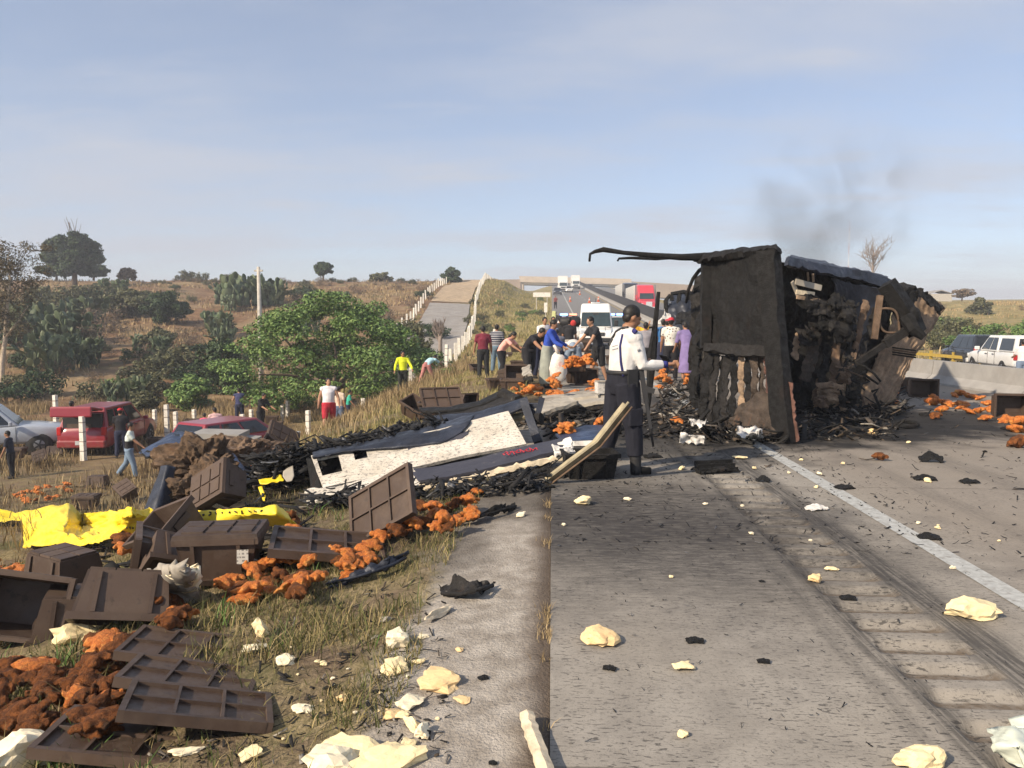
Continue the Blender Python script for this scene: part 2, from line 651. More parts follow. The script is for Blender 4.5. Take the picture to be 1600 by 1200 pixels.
def mat_concrete():
    n = NT('worn concrete')
    x, y, z = xyz(n)
    fine = n.noise(60, 6, .75)
    mid = n.noise(5, 6, .6)
    big = n.noise(.8, 4, .5)
    c = n.mix(n.rng(mid, .3, .7), (.235, .217, .192), (.325, .302, .268))
    c = n.mix(n.rng(big, .35, .65, 0, .6), c, (.29, .262, .222))
    c = n.mix(n.math('MULTIPLY', n.rng(fine, .47, .33), .85), c, (.10, .092, .083))
    c = n.mix(n.math('MULTIPLY', n.rng(n.noise(26, 6, .75), .55, .70), .5), c, (.135, .122, .107))
    c = n.mix(n.math('MULTIPLY', n.rng(n.noise(130, 3, .6), .56, .7), .35), c, (.42, .39, .35))
    # transverse brush marks
    br = n.noise(9, 5, .7, stretch=(.35, 9, 1))
    c = n.mix(n.rng(br, .52, .72, 0, .14), c, (.18, .163, .14))
    # running lane right of the edge line is browner
    c = n.mix(n.rng(x, 2.3, 3.2, 0, .55), c, (.225, .19, .155))
    pert = n.math('MULTIPLY', n.math('SUBTRACT', n.noise(1.4, 6, .6), .5), 1.6)
    # tyre and soot streaks beside the rumble strip
    jit = n.math('MULTIPLY', n.math('SUBTRACT', n.noise(.9, 3), .5), .16)
    xj = n.math('ADD', x, jit)
    streak = n.noise(6, 6, .7, stretch=(7, .35, 1))
    for cx, wd, am in ((1.52, .07, .75), (2.03, .13, .85), (1.36, .05, .35), (4.3, .2, .3), (6.1, .25, .3), (3.35, .12, .25)):
        d = n.math('ABSOLUTE', n.math('SUBTRACT', xj, cx))
        k = n.math('MULTIPLY', n.rng(d, wd * .3, wd * 1.5, 1, 0), n.rng(streak, .3, .6, .1, 1))
        c = n.mix(n.math('MULTIPLY', k, am), c, (.045, .042, .04))
    # soot: the smear between the officer and the camera, and the burnt apron round the trailer
    sm = n.rng(n.noise(14, 7, .72, stretch=(.5, 2.2, 1)), .36, .62)
    for cx, cy, rx, ry, am in ((.55, 6.1, 1.5, .95, .95), (.9, 5.3, 1.5, 1.0, .62), (.25, 7.3, 1.2, .8, .6), (.9, 4.5, 1.3, .9, .40), (.15, 5.6, .7, .9, .6)):
        k = n.math('MULTIPLY', blob(n, x, y, cx, cy, rx, ry, pert, .55), n.math('MULTIPLY_ADD', sm, .5, .5))
        c = n.mix(n.math('MULTIPLY', k, am), c, (.035, .032, .032))
    for cx, cy, rx, ry, am in ((3.6, 11.6, 2.5, 2.1, .97), (5.3, 12.2, 2.2, 1.7, .93), (.9, 10.6, 2.6, 2.4, .8), (1.2, 13.5, 3.0, 3.2, .75)):
        k = blob(n, x, y, cx, cy, rx, ry, pert, .3)
        c = n.mix(n.math('MULTIPLY', k, am), c, (.014, .013, .013))
    # rumble grooves: tan dirt, with groove shade painted into the darker colour
    gy = n.math('FRACT', n.math('DIVIDE', n.math('ADD', y, n.math('MULTIPLY', n.noise(11, 4), .05)), .25))
    inx = n.math('MULTIPLY', n.rng(x, 1.50, 1.55), n.rng(x, 1.96, 1.90, 0, 1))
    gr_ = n.math('MULTIPLY', n.math('MULTIPLY', n.rng(gy, .02, .12), n.rng(gy, .50, .40, 0, 1)), n.math('MULTIPLY', inx, n.rng(n.noise(30, 5, .7), .3, .6, .35, .9)))
    c = n.mix(n.math('MULTIPLY', gr_, n.rng(y, 10.2, 9, 0, 1)), c, (.12, .092, .066))
    # black flecks of ash
    fl = n.rng(n.noise(52, 3, .55, stretch=(.42, 1.5, 1)), .585, .615)
    near = n.math('MULTIPLY', n.rng(y, 3.0, 9.5, .72, .3), n.rng(n.noise(1.1, 3), .36, .6, .25, 1))
    c = n.mix(n.math('MULTIPLY', fl, near), c, (.02, .019, .02))
    # hairline cracks / joints
    jt = n.math('ABSOLUTE', n.math('SUBTRACT', n.math('FRACT', n.math('DIVIDE', n.math('ADD', y, n.math('MULTIPLY', n.noise(2, 3), .06)), 4.6)), .55))
    c = n.mix(n.rng(jt, .0012, .003, .55, 0), c, (.09, .075, .06))
    n.set(c, n.rng(mid, .3, .7, .82, .95), 0, .3)
    h = n.math('ADD', n.math('MULTIPLY', fine, .6), n.math('MULTIPLY', br, .7))
    n.bump(h, .42, .008)
    return n.m


def mat_asphalt():
    n = NT('old grey asphalt')
    c = n.mix(n.rng(n.noise(4, 6, .6), .3, .7), (.15, .146, .142), (.21, .203, .195))
    c = n.mix(n.rng(n.noise(30, 4, .7), .58, .7, 0, .5), c, (.2, .19, .18))
    n.set(c, .9, 0, .3)
    n.bump(n.noise(90, 5), .3, .006)
    return n.m


def mat_ground():
    n = NT('dry verge and hillside earth')
    x, y, z = xyz(n)
    f = n.noise(22, 8, .7)
    m = n.noise(2.3, 6, .6)
    b = n.noise(.16, 5, .55)
    # near verge: dark crumbly soil with thatch
    soil = n.mix(n.rng(f, .3, .72), (.085, .062, .043), (.24, .18, .12))
    thatch = n.mix(n.rng(n.noise(40, 5, .7, stretch=(1, .35, 1)), .35, .7), (.13, .11, .055), (.34, .27, .155))
    near = n.mix(n.rng(m, .38, .6), soil, thatch)
    near = n.mix(n.rng(n.noise(1.1, 4), .52, .7, 0, .6), near, (.06, .075, .022))
    # far slopes: straw, rust and olive
    straw = n.mix(n.rng(n.noise(.8, 8, .68), .32, .7), (.17, .115, .065), (.34, .25, .145))
    rust = n.mix(n.rng(n.noise(1.7, 6, .65), .3, .7), (.12, .068, .04), (.24, .15, .085))
    far = n.mix(n.rng(b, .40, .58), straw, rust)
    far = n.mix(n.rng(n.noise(.31, 6, .6), .54, .68, 0, .65), far, (.10, .105, .045))
    far = n.mix(n.rng(n.noise(.9, 8, .7, stretch=(.4, 1.6, 1)), .57, .68, 0, .7), far, (.085, .055, .035))
    # the grass bank beside the highway is greener
    bank = n.math('MULTIPLY', n.rng(x, -13, -9, 0, 1), n.rng(y, 22, 40, 0, 1))
    gcol = n.mix(n.rng(n.noise(.7, 7, .65), .35, .65), (.17, .16, .06), (.38, .30, .14))
    far = n.mix(n.math('MULTIPLY', bank, .85), far, gcol)
    c = n.mix(n.rng(y, 17, 30), near, far)
    # soot round the wreckage on the verge
    pert = n.math('MULTIPLY', n.math('SUBTRACT', n.noise(1.3, 6, .6), .5), 1.4)
    for cx, cy, rx, ry, am in ((-1.6, 8.6, 2.2, 1.5, .9), (-3.2, 10.5, 3.0, 2.2, .75), (-.9, 6.0, .8, .9, .45), (-.4, 12, 2, 4, .8)):
        c = n.mix(n.math('MULTIPLY', blob(n, x, y, cx, cy, rx, ry, pert, .4), am), c, (.018, .016, .015))
    # bare compacted strip beside the slab
    xe = n.math('ADD', x, n.math('MULTIPLY', n.math('SUBTRACT', n.noise(1.6, 5, .65), .5), .75))
    strip = n.math('MULTIPLY', n.rng(xe, -.86, -.62), n.rng(y, 14, 9, 0, 1))
    sc_ = n.mix(n.rng(n.noise(7, 8, .68), .3, .7), (.25, .222, .19), (.43, .395, .35))
    sc_ = n.mix(n.rng(n.noise(75, 4, .6), .36, .28, 0, .6), sc_, (.05, .045, .04))
    edge = n.rng(n.math('ADD', x, n.math('MULTIPLY', n.math('SUBTRACT', n.noise(3, 4), .5), .16)), -.20, -.02)
    sc_ = n.mix(n.math('MULTIPLY', edge, .85), sc_, (.095, .068, .048))
    for cx, cy, rx, ry, am in ((-.1, 6.8, .7, 1.0, .65), (-.6, 5.2, .25, .6, .5)):
        sc_ = n.mix(n.math('MULTIPLY', blob(n, x, y, cx, cy, rx, ry, pert, .5), am), sc_, (.035, .03, .026))
    c = n.mix(strip, c, sc_)
    n.set(c, .95, 0, .15)
    n.bump(n.math('ADD', f, n.noise(70, 5)), .55, .03)
    return n.m


def leafmat(name, stops, rough=.6):
    n = NT(name)
    c = n.ramp(n.island(), stops)
    v = n.math('MULTIPLY_ADD', n.objrand(), .3, .85)
    hs = n.new('ShaderNodeHueSaturation')
    n.link(v, hs.inputs['Value']); n.link(c, hs.inputs['Color'])
    n.set(hs.outputs[0], rough, 0, .25)
    n.b.inputs['Subsurface Weight'].default_value = 0
    return n.m


M = {}
M['concrete'] = mat_concrete()
M['asphalt'] = mat_asphalt()
M['ground'] = mat_ground()
M['whiteline'] = plain('worn white road paint', (.40, .41, .40), .8, var=.14, scale=25, dirt=(.2, .185, .165), dirtamt=.75, bump=.2)
M['jersey'] = plain('barrier concrete', (.30, .29, .275), .9, var=.10, scale=2.5, dirt=(.24, .22, .2), dirtamt=.45, bump=.15)
M['darkscreen'] = plain('dark barrier screen', (.03, .03, .034), .8, var=.3)
M['postwhite'] = plain('chalky white post paint', (.74, .71, .64), .85, var=.08, scale=9, dirt=(.36, .3, .22), dirtamt=.4)
M['wire'] = plain('rusty wire', (.12, .09, .07), .7)
M['pole'] = plain('grey concrete pole', (.46, .43, .38), .9)
M['dirt_road'] = plain('pale dirt track', (.38, .29, .19), .95, var=.2, scale=1.5, bump=.2)
M['side_paving'] = plain('grey side road paving', (.27, .255, .24), .95, var=.12, scale=1.2, bump=.2, dirt=(.2, .17, .13))
M['bridge'] = plain('tan bridge concrete', (.50, .43, .35), .9, var=.08, scale=.4)  # tan is the concrete's own colour
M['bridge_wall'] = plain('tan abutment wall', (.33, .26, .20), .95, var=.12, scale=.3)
M['yellowrail'] = plain('yellow guard rail paint', (.42, .29, .05), .7)
M['bark'] = plain('grey brown bark', (.16, .12, .09), .95, var=.3, scale=12, bump=.4)
M['palebark'] = plain('pale bark', (.46, .38, .29), .9, var=.2, scale=8, bump=.3)
M['twig'] = plain('bare grey twigs', (.28, .23, .2), .9)
M['leaf_bright'] = leafmat('fresh green leaves', [(0, (.055, .105, .03)), (.5, (.105, .18, .048)), (1, (.20, .275, .085))])
M['leaf_dark'] = leafmat('dark green leaves', [(0, (.018, .036, .015)), (.6, (.04, .07, .028)), (1, (.075, .11, .042))])
M['leaf_olive'] = leafmat('olive scrub leaves', [(0, (.05, .055, .025)), (.6, (.10, .105, .05)), (1, (.17, .165, .085))])
M['leaf_dry'] = leafmat('dry brown scrub', [(0, (.085, .06, .04)), (.6, (.17, .125, .085)), (1, (.27, .205, .135))])
M['leaf_eucalyptus'] = leafmat('brownish grey green leaves', [(0, (.05, .045, .024)), (.6, (.11, .085, .045)), (1, (.17, .14, .08))])
M['nopal'] = leafmat('grey green cactus pads', [(0, (.05, .075, .035)), (.6, (.10, .135, .075)), (1, (.17, .2, .115))], .55)
M['grass'] = leafmat('short verge grass', [(0, (.05, .065, .018)), (.35, (.10, .11, .035)), (.6, (.20, .165, .07)), (1, (.36, .28, .14))], .8)
M['grass_bank'] = leafmat('pale bank grass', [(0, (.12, .13, .045)), (.5, (.24, .21, .085)), (1, (.40, .32, .16))], .8)
M['grass_green'] = leafmat('green weed leaves', [(0, (.045, .10, .02)), (.6, (.085, .17, .035)), (1, (.15, .22, .07))], .7)
M['grass_dry'] = leafmat('tall straw coloured grass', [(0, (.17, .12, .06)), (.5, (.30, .22, .115)), (1, (.44, .34, .19))], .85)

# ================================================================== ground sheet
xs = np.unique(np.concatenate([np.linspace(-600, -140, 24), np.linspace(-140, -30, 70), np.linspace(-30, -10, 60), np.linspace(-10, -4, 60), np.linspace(-4, -.006, 90), [.012],
                               np.linspace(0, 10, 12), np.linspace(10, 40, 40), np.linspace(40, 160, 50), np.linspace(160, 700, 24)]))
ys = np.unique(np.concatenate([np.linspace(-25, 1.5, 14), np.linspace(1.5, 6, 90), np.linspace(6, 14, 100), np.linspace(14, 40, 90), np.linspace(40, 160, 140), np.linspace(160, 400, 50), np.geomspace(400, 3000, 18)]))
XX, YY = np.meshgrid(xs, ys)
ZZ = zground(XX, YY) - np.where((XX > .001) & (XX < 21.2), .12, 0) - np.where((XX > -.05) & (XX < .001), .012, 0)
nx, ny = len(xs), len(ys)
ii = (np.arange(ny - 1)[:, None] * nx + np.arange(nx - 1)[None, :]).ravel()
ground = np_obj('ground', np.stack([XX.ravel(), YY.ravel(), ZZ.ravel()], 1), np.stack([ii, ii + 1, ii + 1 + nx, ii + nx], 1), M['ground'], smooth=True)
tag(ground, kind='structure')


# ================================================================== the highway
def road_strip(x0, x1, y, dz=0.0, dip=None):
    y = np.asarray(y)
    if dip is None:
        X = np.array([x0, x1])
    else:
        X = np.linspace(x0, x1, 15)
    GX, GY = np.meshgrid(X, y)
    Z = zroad(GY) + dz
    if dip is not None:
        tx = (GX - x0) / (x1 - x0)
        prof = np.clip(np.minimum(tx, 1 - tx) * 9, 0, 1)
        ph = (GY % .25) / .25
        Z = Z - .032 * prof * np.clip(np.sin(ph * 2 * math.pi) * 1.3 + .35, 0, 1)
    k = len(X)
    i = (np.arange(len(y) - 1)[:, None] * k + np.arange(k - 1)[None, :]).ravel()
    return np.stack([GX.ravel(), GY.ravel(), Z.ravel()], 1), np.stack([i, i + 1, i + 1 + k, i + k], 1)


ylong = np.concatenate([np.linspace(-20, 40, 31), np.linspace(42, 340, 90), np.linspace(350, 1200, 30)])
yr = np.arange(2.0, 10.01, .0208)
parts = [road_strip(0, 1.5, ylong), road_strip(1.5, 1.95, np.linspace(-20, 2.0, 4)), road_strip(1.5, 1.95, yr, dip=1), road_strip(1.5, 1.95, np.concatenate([[10.0], ylong[ylong > 10.5]])), road_strip(1.95, 9.9, ylong)]
# exposed left edge of the slab
V0 = [(0, yy, float(zroad(yy))) for yy in ylong] + [(-.012, yy, float(zroad(yy)) - .16) for yy in ylong]
nL = len(ylong)
parts.append((np.array(V0), np.array([(i, i + nL, i + nL + 1, i + 1) for i in range(nL - 1)])))
Vs, Fs, o = [], [], 0
for v, f in parts:
    Vs.append(v); Fs.append(f + o); o += len(v)
road = np_obj('highway', np.vstack(Vs), np.vstack(Fs), M['concrete'])
tag(road, kind='structure')
vf = [road_strip(a, a + 2.1, ylong, -.02) for a in (10.1, 12.2, 14.3, 16.4, 18.5)]
v = np.vstack([q[0] for q in vf]); f = np.vstack([q[1] + i * len(vf[0][0]) for i, q in enumerate(vf)])
v[:, 2] -= .75 * sstep(9.6, 16, v[:, 0])
road2 = np_obj('opposite_carriageway', v, f, M['asphalt'])
tag(road2, kind='structure')
v, f = road_strip(0.05, 9.4, ylong[ylong > 43], .006)
far_asphalt = np_obj('road_surface', v, f, M['asphalt'], parent=road)


def marking(x0, x1, ys_, mat, name='lane_marking', dz=.005):
    v, f = road_strip(x0, x1, ys_, dz)
    return np_obj(name, v, f, mat, parent=road)


marking(2.47, 2.62, np.concatenate([np.linspace(-6, 14, 60), np.linspace(15, 42, 20)]), M['whiteline'], 'edge_line')
marking(2.45, 2.62, np.linspace(43, 330, 90), M['whiteline'], 'edge_line', .012)
for k in range(22):
    y0 = 20 + k * 12.0
    marking(6.0, 6.13, np.linspace(y0, y0 + 5, 6), M['whiteline'], 'lane_dash', .012)
marking(8.9, 9.02, np.linspace(43, 330, 90), M['yellowrail'], 'median_line', .012)

# ---- median barrier: precast lengths, each its own piece
PROF = [(-.30, 0), (-.30, .06), (-.13, .22), (-.09, .57), (.09, .57), (.13, .22), (.30, .06), (.30, 0)]
bar = thing('median_barrier', 'light grey concrete median barrier running along the highway', 'barrier', (9.75, 0, 0))
BX = 9.75


def barrier_seg(y0, y1):
    mb = MB()
    n = len(PROF)
    V = [(p, y0, q + float(zroad(y0)) - .01) for p, q in PROF] + [(p, y1, q + float(zroad(y1)) - .01) for p, q in PROF]
    mb.add(V, [tuple(range(n)), tuple(reversed(range(n, 2 * n)))] + [(i, (i + 1) % n, (i + 1) % n + n, i + n) for i in range(n)])
    return mb


seg0 = barrier_seg(0, 3.96).build('barrier_segment', M['jersey'], bar)
seg0.location = (0, -4, 0)
for k in range(1, 12):
    s_ = seg0.copy(); C.objects.link(s_); s_.location = (0, -4 + 4 * k, 0)
mbf = MB()
for k in range(70):
    y0 = 44 + 4.0 * k
    b_ = barrier_seg(y0, y0 + 3.97)
    if k < 24:
        b_.build('barrier_segment', M['jersey'], bar)
    else:
        mbf.add(b_.v, b_.f)
o_ = mbf.build('far_barrier', M['jersey'], bar); o_['kind'] = 'stuff'
mb = MB()
yb = np.concatenate([np.linspace(46, 150, 40), np.linspace(155, 330, 30)])
V = []
for yy in yb:
    z0 = float(zroad(yy))
    hh = .95 * min(1, (yy - 45) / 8)
    V += [(-.10, yy, z0 + .52), (-.10, yy, z0 + .58 + hh), (.10, yy, z0 + .58 + hh), (.10, yy, z0 + .52)]
F = []
for i in range(len(yb) - 1):
    for k in range(4):
        F.append((i * 4 + k, i * 4 + (k + 1) % 4, i * 4 + 4 + (k + 1) % 4, i * 4 + 4 + k))
mb.add(V, F)
mb.build('dark_screen', M['darkscreen'], bar)

# ---- yellow guard rail on the far shoulder
gr = thing('guard_rail', 'yellow metal guard rail behind the dark parked car', 'guard rail', (20.9, 30, float(zg(20.9, 30))))
mb = MB(); mb.beam((0, 6, .5), (0, 34, .54), .06, .16); mb.build('rail', M['yellowrail'], gr)
for k in range(12):
    mb = MB(); mb.box((.06, 6.5 + k * 2.4, .3), (.12, .12, .9)); mb.build('post', M['yellowrail'], gr)

# ---- side road climbing on the left
CL = [(50, -9.3), (60, -9.6), (75, -10.6), (90, -12.0), (110, -13.4), (130, -14.4), (165, -15.5)]
ysd = np.linspace(46, 165, 90)
xsd = np.interp(ysd, [a for a, _ in CL], [b for _, b in CL])


def side_strip(y0, y1, mat, name, dz):
    yy = ysd[(ysd >= y0) & (ysd <= y1)]
    xx = np.interp(yy, ysd, xsd)
    cols = np.linspace(-2.4, 2.4, 7)
    GX = xx[:, None] + cols[None, :]
    GY = np.repeat(yy[:, None], 7, 1)
    zc = zground(xx, yy)
    Z = np.maximum(zground(GX, GY), zc[:, None] - .1) + dz
    i = (np.arange(len(yy) - 1)[:, None] * 7 + np.arange(6)[None, :]).ravel()
    o = np_obj(name, np.stack([GX.ravel(), GY.ravel(), Z.ravel()], 1), np.stack([i, i + 1, i + 8, i + 7], 1), mat, smooth=True)
    tag(o, kind='structure')


side_strip(46, 92, M['side_paving'], 'side_road', .09)
side_strip(91.5, 166, M['dirt_road'], 'dirt_track', .08)

# ================================================================== fence posts
POST = MB()
POST.box((0, 0, .64), (.15, .15, 1.28), taper=.92)
post_me = POST.mesh('shaft', M['postwhite'])
WR = MB()
for k in range(4):
    WR.box((0, 0, .3 + k * .27), (.158, .158, .014))
wire_me = WR.mesh('wire_tie', M['wire'])


def fence_post(p, h, label, group, tilt=(0, 0), w=1.0, ties=True):
    t = thing('fence_post', label, 'post', p, (tilt[0], tilt[1], rng.uniform(-.3, .3)), group)
    t.scale = (w, w, h / 1.28)
    a = bpy.data.objects.new('shaft', post_me); C.objects.link(a); a.parent = t
    if ties:
        for k in range(4):
            b = bpy.data.objects.new('wire_tie', tie_me); C.objects.link(b); b.parent = t; b.location = (0, 0, .3 + k * .27)
    return t


tm = MB(); tm.box((0, 0, 0), (.158, .158, .016))
tie_me = tm.mesh('wire_tie', M['wire'])


def post_px(u, v0, v1, d, label, w=1.0, tilt=(0, 0)):
    """post whose top is seen at (u,v0); foot on the ground below at distance d"""
    p = AT(u, v1, d)
    gz = zg(p.x, p.y)
    top = AT(u, v0, d).z
    return fence_post((p.x, p.y, gz - .03), max(.8, top - gz + .03), label, 'white fence posts along the verge', tilt, w)


for u, v0, v1, d, lb, tl in (
        (130, 650, 703, 25.5, 'white concrete fence post in front of the red car with open tailgate', (0, 0)),
        (88, 617, 664, 31, 'white concrete fence post rising behind the silver pickup bonnet', (0, 0)),
        (166, 627, 650, 33, 'short white fence post leaning behind the roof of the red car', (0, .12)),
        (242, 640, 660, 34, 'small white fence post left of the tall one behind the torn blue sheet', (0, 0)),
        (261, 632, 673, 30, 'tall white fence post behind the man stacking crates', (0, 0)),
        (275, 643, 671, 31.5, 'shorter white fence post just right of a taller one', (0, 0)),
        (304, 650, 668, 34, 'stub of white fence post near the child in pink', (0, 0)),
        (379, 647, 678, 28, 'white fence post in front of the low red car', (0, 0)),
        (393, 651, 664, 34, 'small white fence post behind the low red car', (0, 0)),
        (442, 647, 662, 36, 'leftmost of two small white posts at the foot of the big tree', (0, 0)),
        (450, 651, 660, 38, 'rightmost of two small white posts at the foot of the big tree', (0, 0)),
        (482, 641, 684, 29, 'white fence post left of the man in the tank top', (0, 0)),
        (568, 622, 668, 31, 'white fence post right of the child in green', (0, 0)),
        (641, 574, 614, 34, 'white fence post behind the person in neon yellow', (0, .02)),
        (697, 538, 580, 37, 'white fence post alone on the grass bank beside a small bush', (0, .03)),
        (770, 514, 540, 42, 'white fence post behind the man in the striped shirt', (0, .06))):
    post_px(u, v0, v1, d, lb, 1.0, tl)

for side, x_off, y0, y1, n in ((-1, -3.2, 52, 160, 34), (1, 3.1, 47, 160, 46)):
    for k in range(n):
        yy = y0 + (y1 - y0) * k / (n - 1)
        xx = float(np.interp(yy, ysd, xsd)) + x_off
        fence_post((xx, yy, zg(xx, yy) - .02), rng.uniform(1.15, 1.3),
                   'white post in the ' + ('left' if side < 0 else 'right') + ' hand row lining the climbing side road',
                   ('left' if side < 0 else 'right') + ' row of side road posts', (rng.uniform(-.04, .04), rng.uniform(-.04, .04)), 1.1 if side < 0 else 1.4, False)

# utility pole
p = AT(409, 620, 46)
t = thing('utility_pole', 'tall grey concrete utility pole behind the left edge of the big tree', 'pole', (p.x, p.y, zg(p.x, p.y)))
mb = MB(); mb.tube([(0, 0, -.2), (0, 0, AT(409, 418, 46).z - zg(p.x, p.y))], [.17, .10], 10); mb.build('shaft', M['pole'], t, True)
mb = MB(); mb.box((0, 0, AT(409, 424, 46).z - zg(p.x, p.y)), (.5, .1, .1)); mb.build('cross_arm', M['pole'], t)

# ================================================================== overpass
BD = 285
t = thing('overpass', 'pale concrete overpass crossing above the highway on the crest', 'bridge', tuple(AT(895, 446, BD)))
a, b = AT(812, 438.5, BD), AT(984, 443, BD)
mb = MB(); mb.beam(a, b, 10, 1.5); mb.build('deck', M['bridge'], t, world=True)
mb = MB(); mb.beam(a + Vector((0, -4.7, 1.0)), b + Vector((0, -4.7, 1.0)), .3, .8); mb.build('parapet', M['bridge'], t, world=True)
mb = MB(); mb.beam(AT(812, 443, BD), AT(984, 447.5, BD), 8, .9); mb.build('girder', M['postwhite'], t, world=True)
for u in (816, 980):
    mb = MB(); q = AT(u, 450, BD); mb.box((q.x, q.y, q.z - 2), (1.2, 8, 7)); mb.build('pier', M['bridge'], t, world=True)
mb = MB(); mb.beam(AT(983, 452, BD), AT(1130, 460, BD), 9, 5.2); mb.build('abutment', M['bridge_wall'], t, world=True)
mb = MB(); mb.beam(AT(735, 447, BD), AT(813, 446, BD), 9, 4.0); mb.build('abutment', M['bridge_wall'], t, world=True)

# road signs on the bank
def sign(u0, u1, v0, v1, d, label, nposts):
    p = AT((u0 + u1) / 2, v1, d)
    g = zg(p.x, p.y)
    t = thing('road_sign', label, 'sign', (p.x, p.y, g))
    z0, z1 = AT(u0, v1, d).z - g, AT(u0, v0, d).z - g
    wd = (u1 - u0) / FPX * d
    mb = MB(); mb.box((0, 0, (z0 + z1) / 2), (wd, .05, z1 - z0)); mb.build('panel', M['postwhite'], t)
    for k in range(nposts):
        x = 0 if nposts == 1 else (k - .5) * wd * .62
        mb = MB(); mb.box((x, .06, z1 / 2), (.09, .06, z1)); mb.build('post', M['pole'], t)


sign(833, 860, 457, 464, 95, 'wide pale road sign on posts on the grass bank', 2)
sign(850, 855, 473, 488, 78, 'narrow upright pale marker sign near the road edge', 1)

# radio mast far behind the wreck
p = AT(1325, 430, 420)
t = thing('radio_mast', 'thin red and white radio mast on the skyline behind the wreck', 'mast', (p.x, p.y, 2))
M['mastred'] = plain('mast red', (.45, .2, .17), .7); M['mastwhite'] = plain('mast white', (.7, .7, .72), .7)
z0, z1 = 2, AT(1325, 345, 420).z
for k in range(9):
    a, b = (z1 - z0) * k / 9, (z1 - z0) * (k + 1) / 9
    mb = MB(); mb.tube([(0, 0, a), (0, 0, b)], [.34 - .03 * k, .31 - .03 * k], 5); mb.build('section', M['mastred'] if k % 2 == 0 else M['mastwhite'], t)

# building on the right skyline
p = AT(1462, 470, 150)
t = thing('farm_building', 'low grey farm building on the right skyline beyond the wreck', 'building', (p.x, p.y, zg(p.x, p.y)))
mb = MB(); mb.box((0, 0, .7), (4.2, 4, 2.0)); mb.build('wall', M['pole'], t)
mb = MB(); mb.prism([(-2.3, 1.65), (0, 2.3), (2.3, 1.65), (2.3, 1.75), (0, 2.45), (-2.3, 1.75)], -2.1, 2.1); mb.build('roof', M['jersey'], t)


# ================================================================== vegetation
def leaf_quads(P, Nrm, size, asp=.55):
    """one small leaf quad for each point, lying across Nrm with random spin"""
    n = len(P)
    r = nrg.normal(size=(n, 3))
    U = np.cross(Nrm, r); U /= np.maximum(np.linalg.norm(U, axis=1, keepdims=True), 1e-6)
    W = np.cross(Nrm, U)
    s = (size * nrg.uniform(.6, 1.35, n))[:, None]
    U = U * s; W = W * s * asp
    V = np.stack([P - U, P + W * .9, P + U, P - W * .9], 1).reshape(-1, 3)
    F = np.arange(n * 4).reshape(-1, 4)
    return V, F


def clump_points(c, r, n):
    d = nrg.normal(size=(n, 3)); d /= np.linalg.norm(d, axis=1, keepdims=True)
    rad = nrg.uniform(.45, 1.0, n) ** .6
    return np.asarray(c) + d * np.asarray(r) * rad[:, None], d


def crown(clumps, per, size, flatness=.5, asp=.55):
    P, N = [], []
    for c, r in clumps:
        n = max(20, int(per * (r[0] * r[1] * r[2]) ** (1 / 3) ** 1))
        p, d = clump_points(c, r, n)
        nn = d * (1 - flatness) + np.array([0, 0, 1.0]) * flatness + nrg.normal(size=d.shape) * .45
        nn /= np.linalg.norm(nn, axis=1, keepdims=True)
        P.append(p); N.append(nn)
    return leaf_quads(np.vstack(P), np.vstack(N), size, asp)


def limbs(mb, base, tips, r0, n=6, bend=.25):
    for tp in tips:
        a, b = Vector(base), Vector(tp)
        path, rad = [], []
        off = Vector((rng.uniform(-1, 1), rng.uniform(-1, 1), 0)) * bend * (b - a).length * .4
        for k in range(6):
            f = k / 5
            path.append(a.lerp(b, f) + off * math.sin(f * math.pi) + Vector((0, 0, bend * (b - a).length * .3 * math.sin(f * math.pi))))
            rad.append(r0 * (1 - .8 * f))
        mb.tube(path, rad, n)


def big_tree():
    p = AT(520, 660, 39)
    base = Vector((p.x, p.y, zg(p.x, p.y)))
    t = thing('mesquite_tree', 'large spreading bright green tree at the foot of the hillside', 'tree', base)
    cl = []
    for k in range(105):
        a = rng.uniform(0, 2 * math.pi)
        rr = math.sqrt(rng.random())
        x, y = 5.3 * rr * math.cos(a), 4.6 * rr * math.sin(a)
        top = 5.75 * (1 - .55 * rr ** 2.2) + rng.uniform(-.5, .35)
        z = top if rng.random() < .5 else rng.uniform(.9 + .5 * (1 - rr), top)
        if x > 2.5: z = min(z, 4.6 - (x - 2.5) * .55)
        if x < -2.5: z = min(z, 4.9 - (-x - 2.5) * .35)
        cl.append(((x, y, z), (rng.uniform(.65, 1.25), rng.uniform(.65, 1.2), rng.uniform(.25, .5))))
    V, F = crown(cl, 620, .085, .6)
    np_obj('crown', V, F, M['leaf_bright'], t)
    mb = MB()
    mb.tube([(0, 0, -.3), (.1, 0, .7), (.0, .1, 1.4)], [.3, .24, .2], 10)
    limbs(mb, (0, .1, 1.2), [(c[0] * .9, c[1] * .9, c[2] - .15) for c, r in cl[::5]], .11)
    mb.build('trunk', M['bark'], t, True)


big_tree()


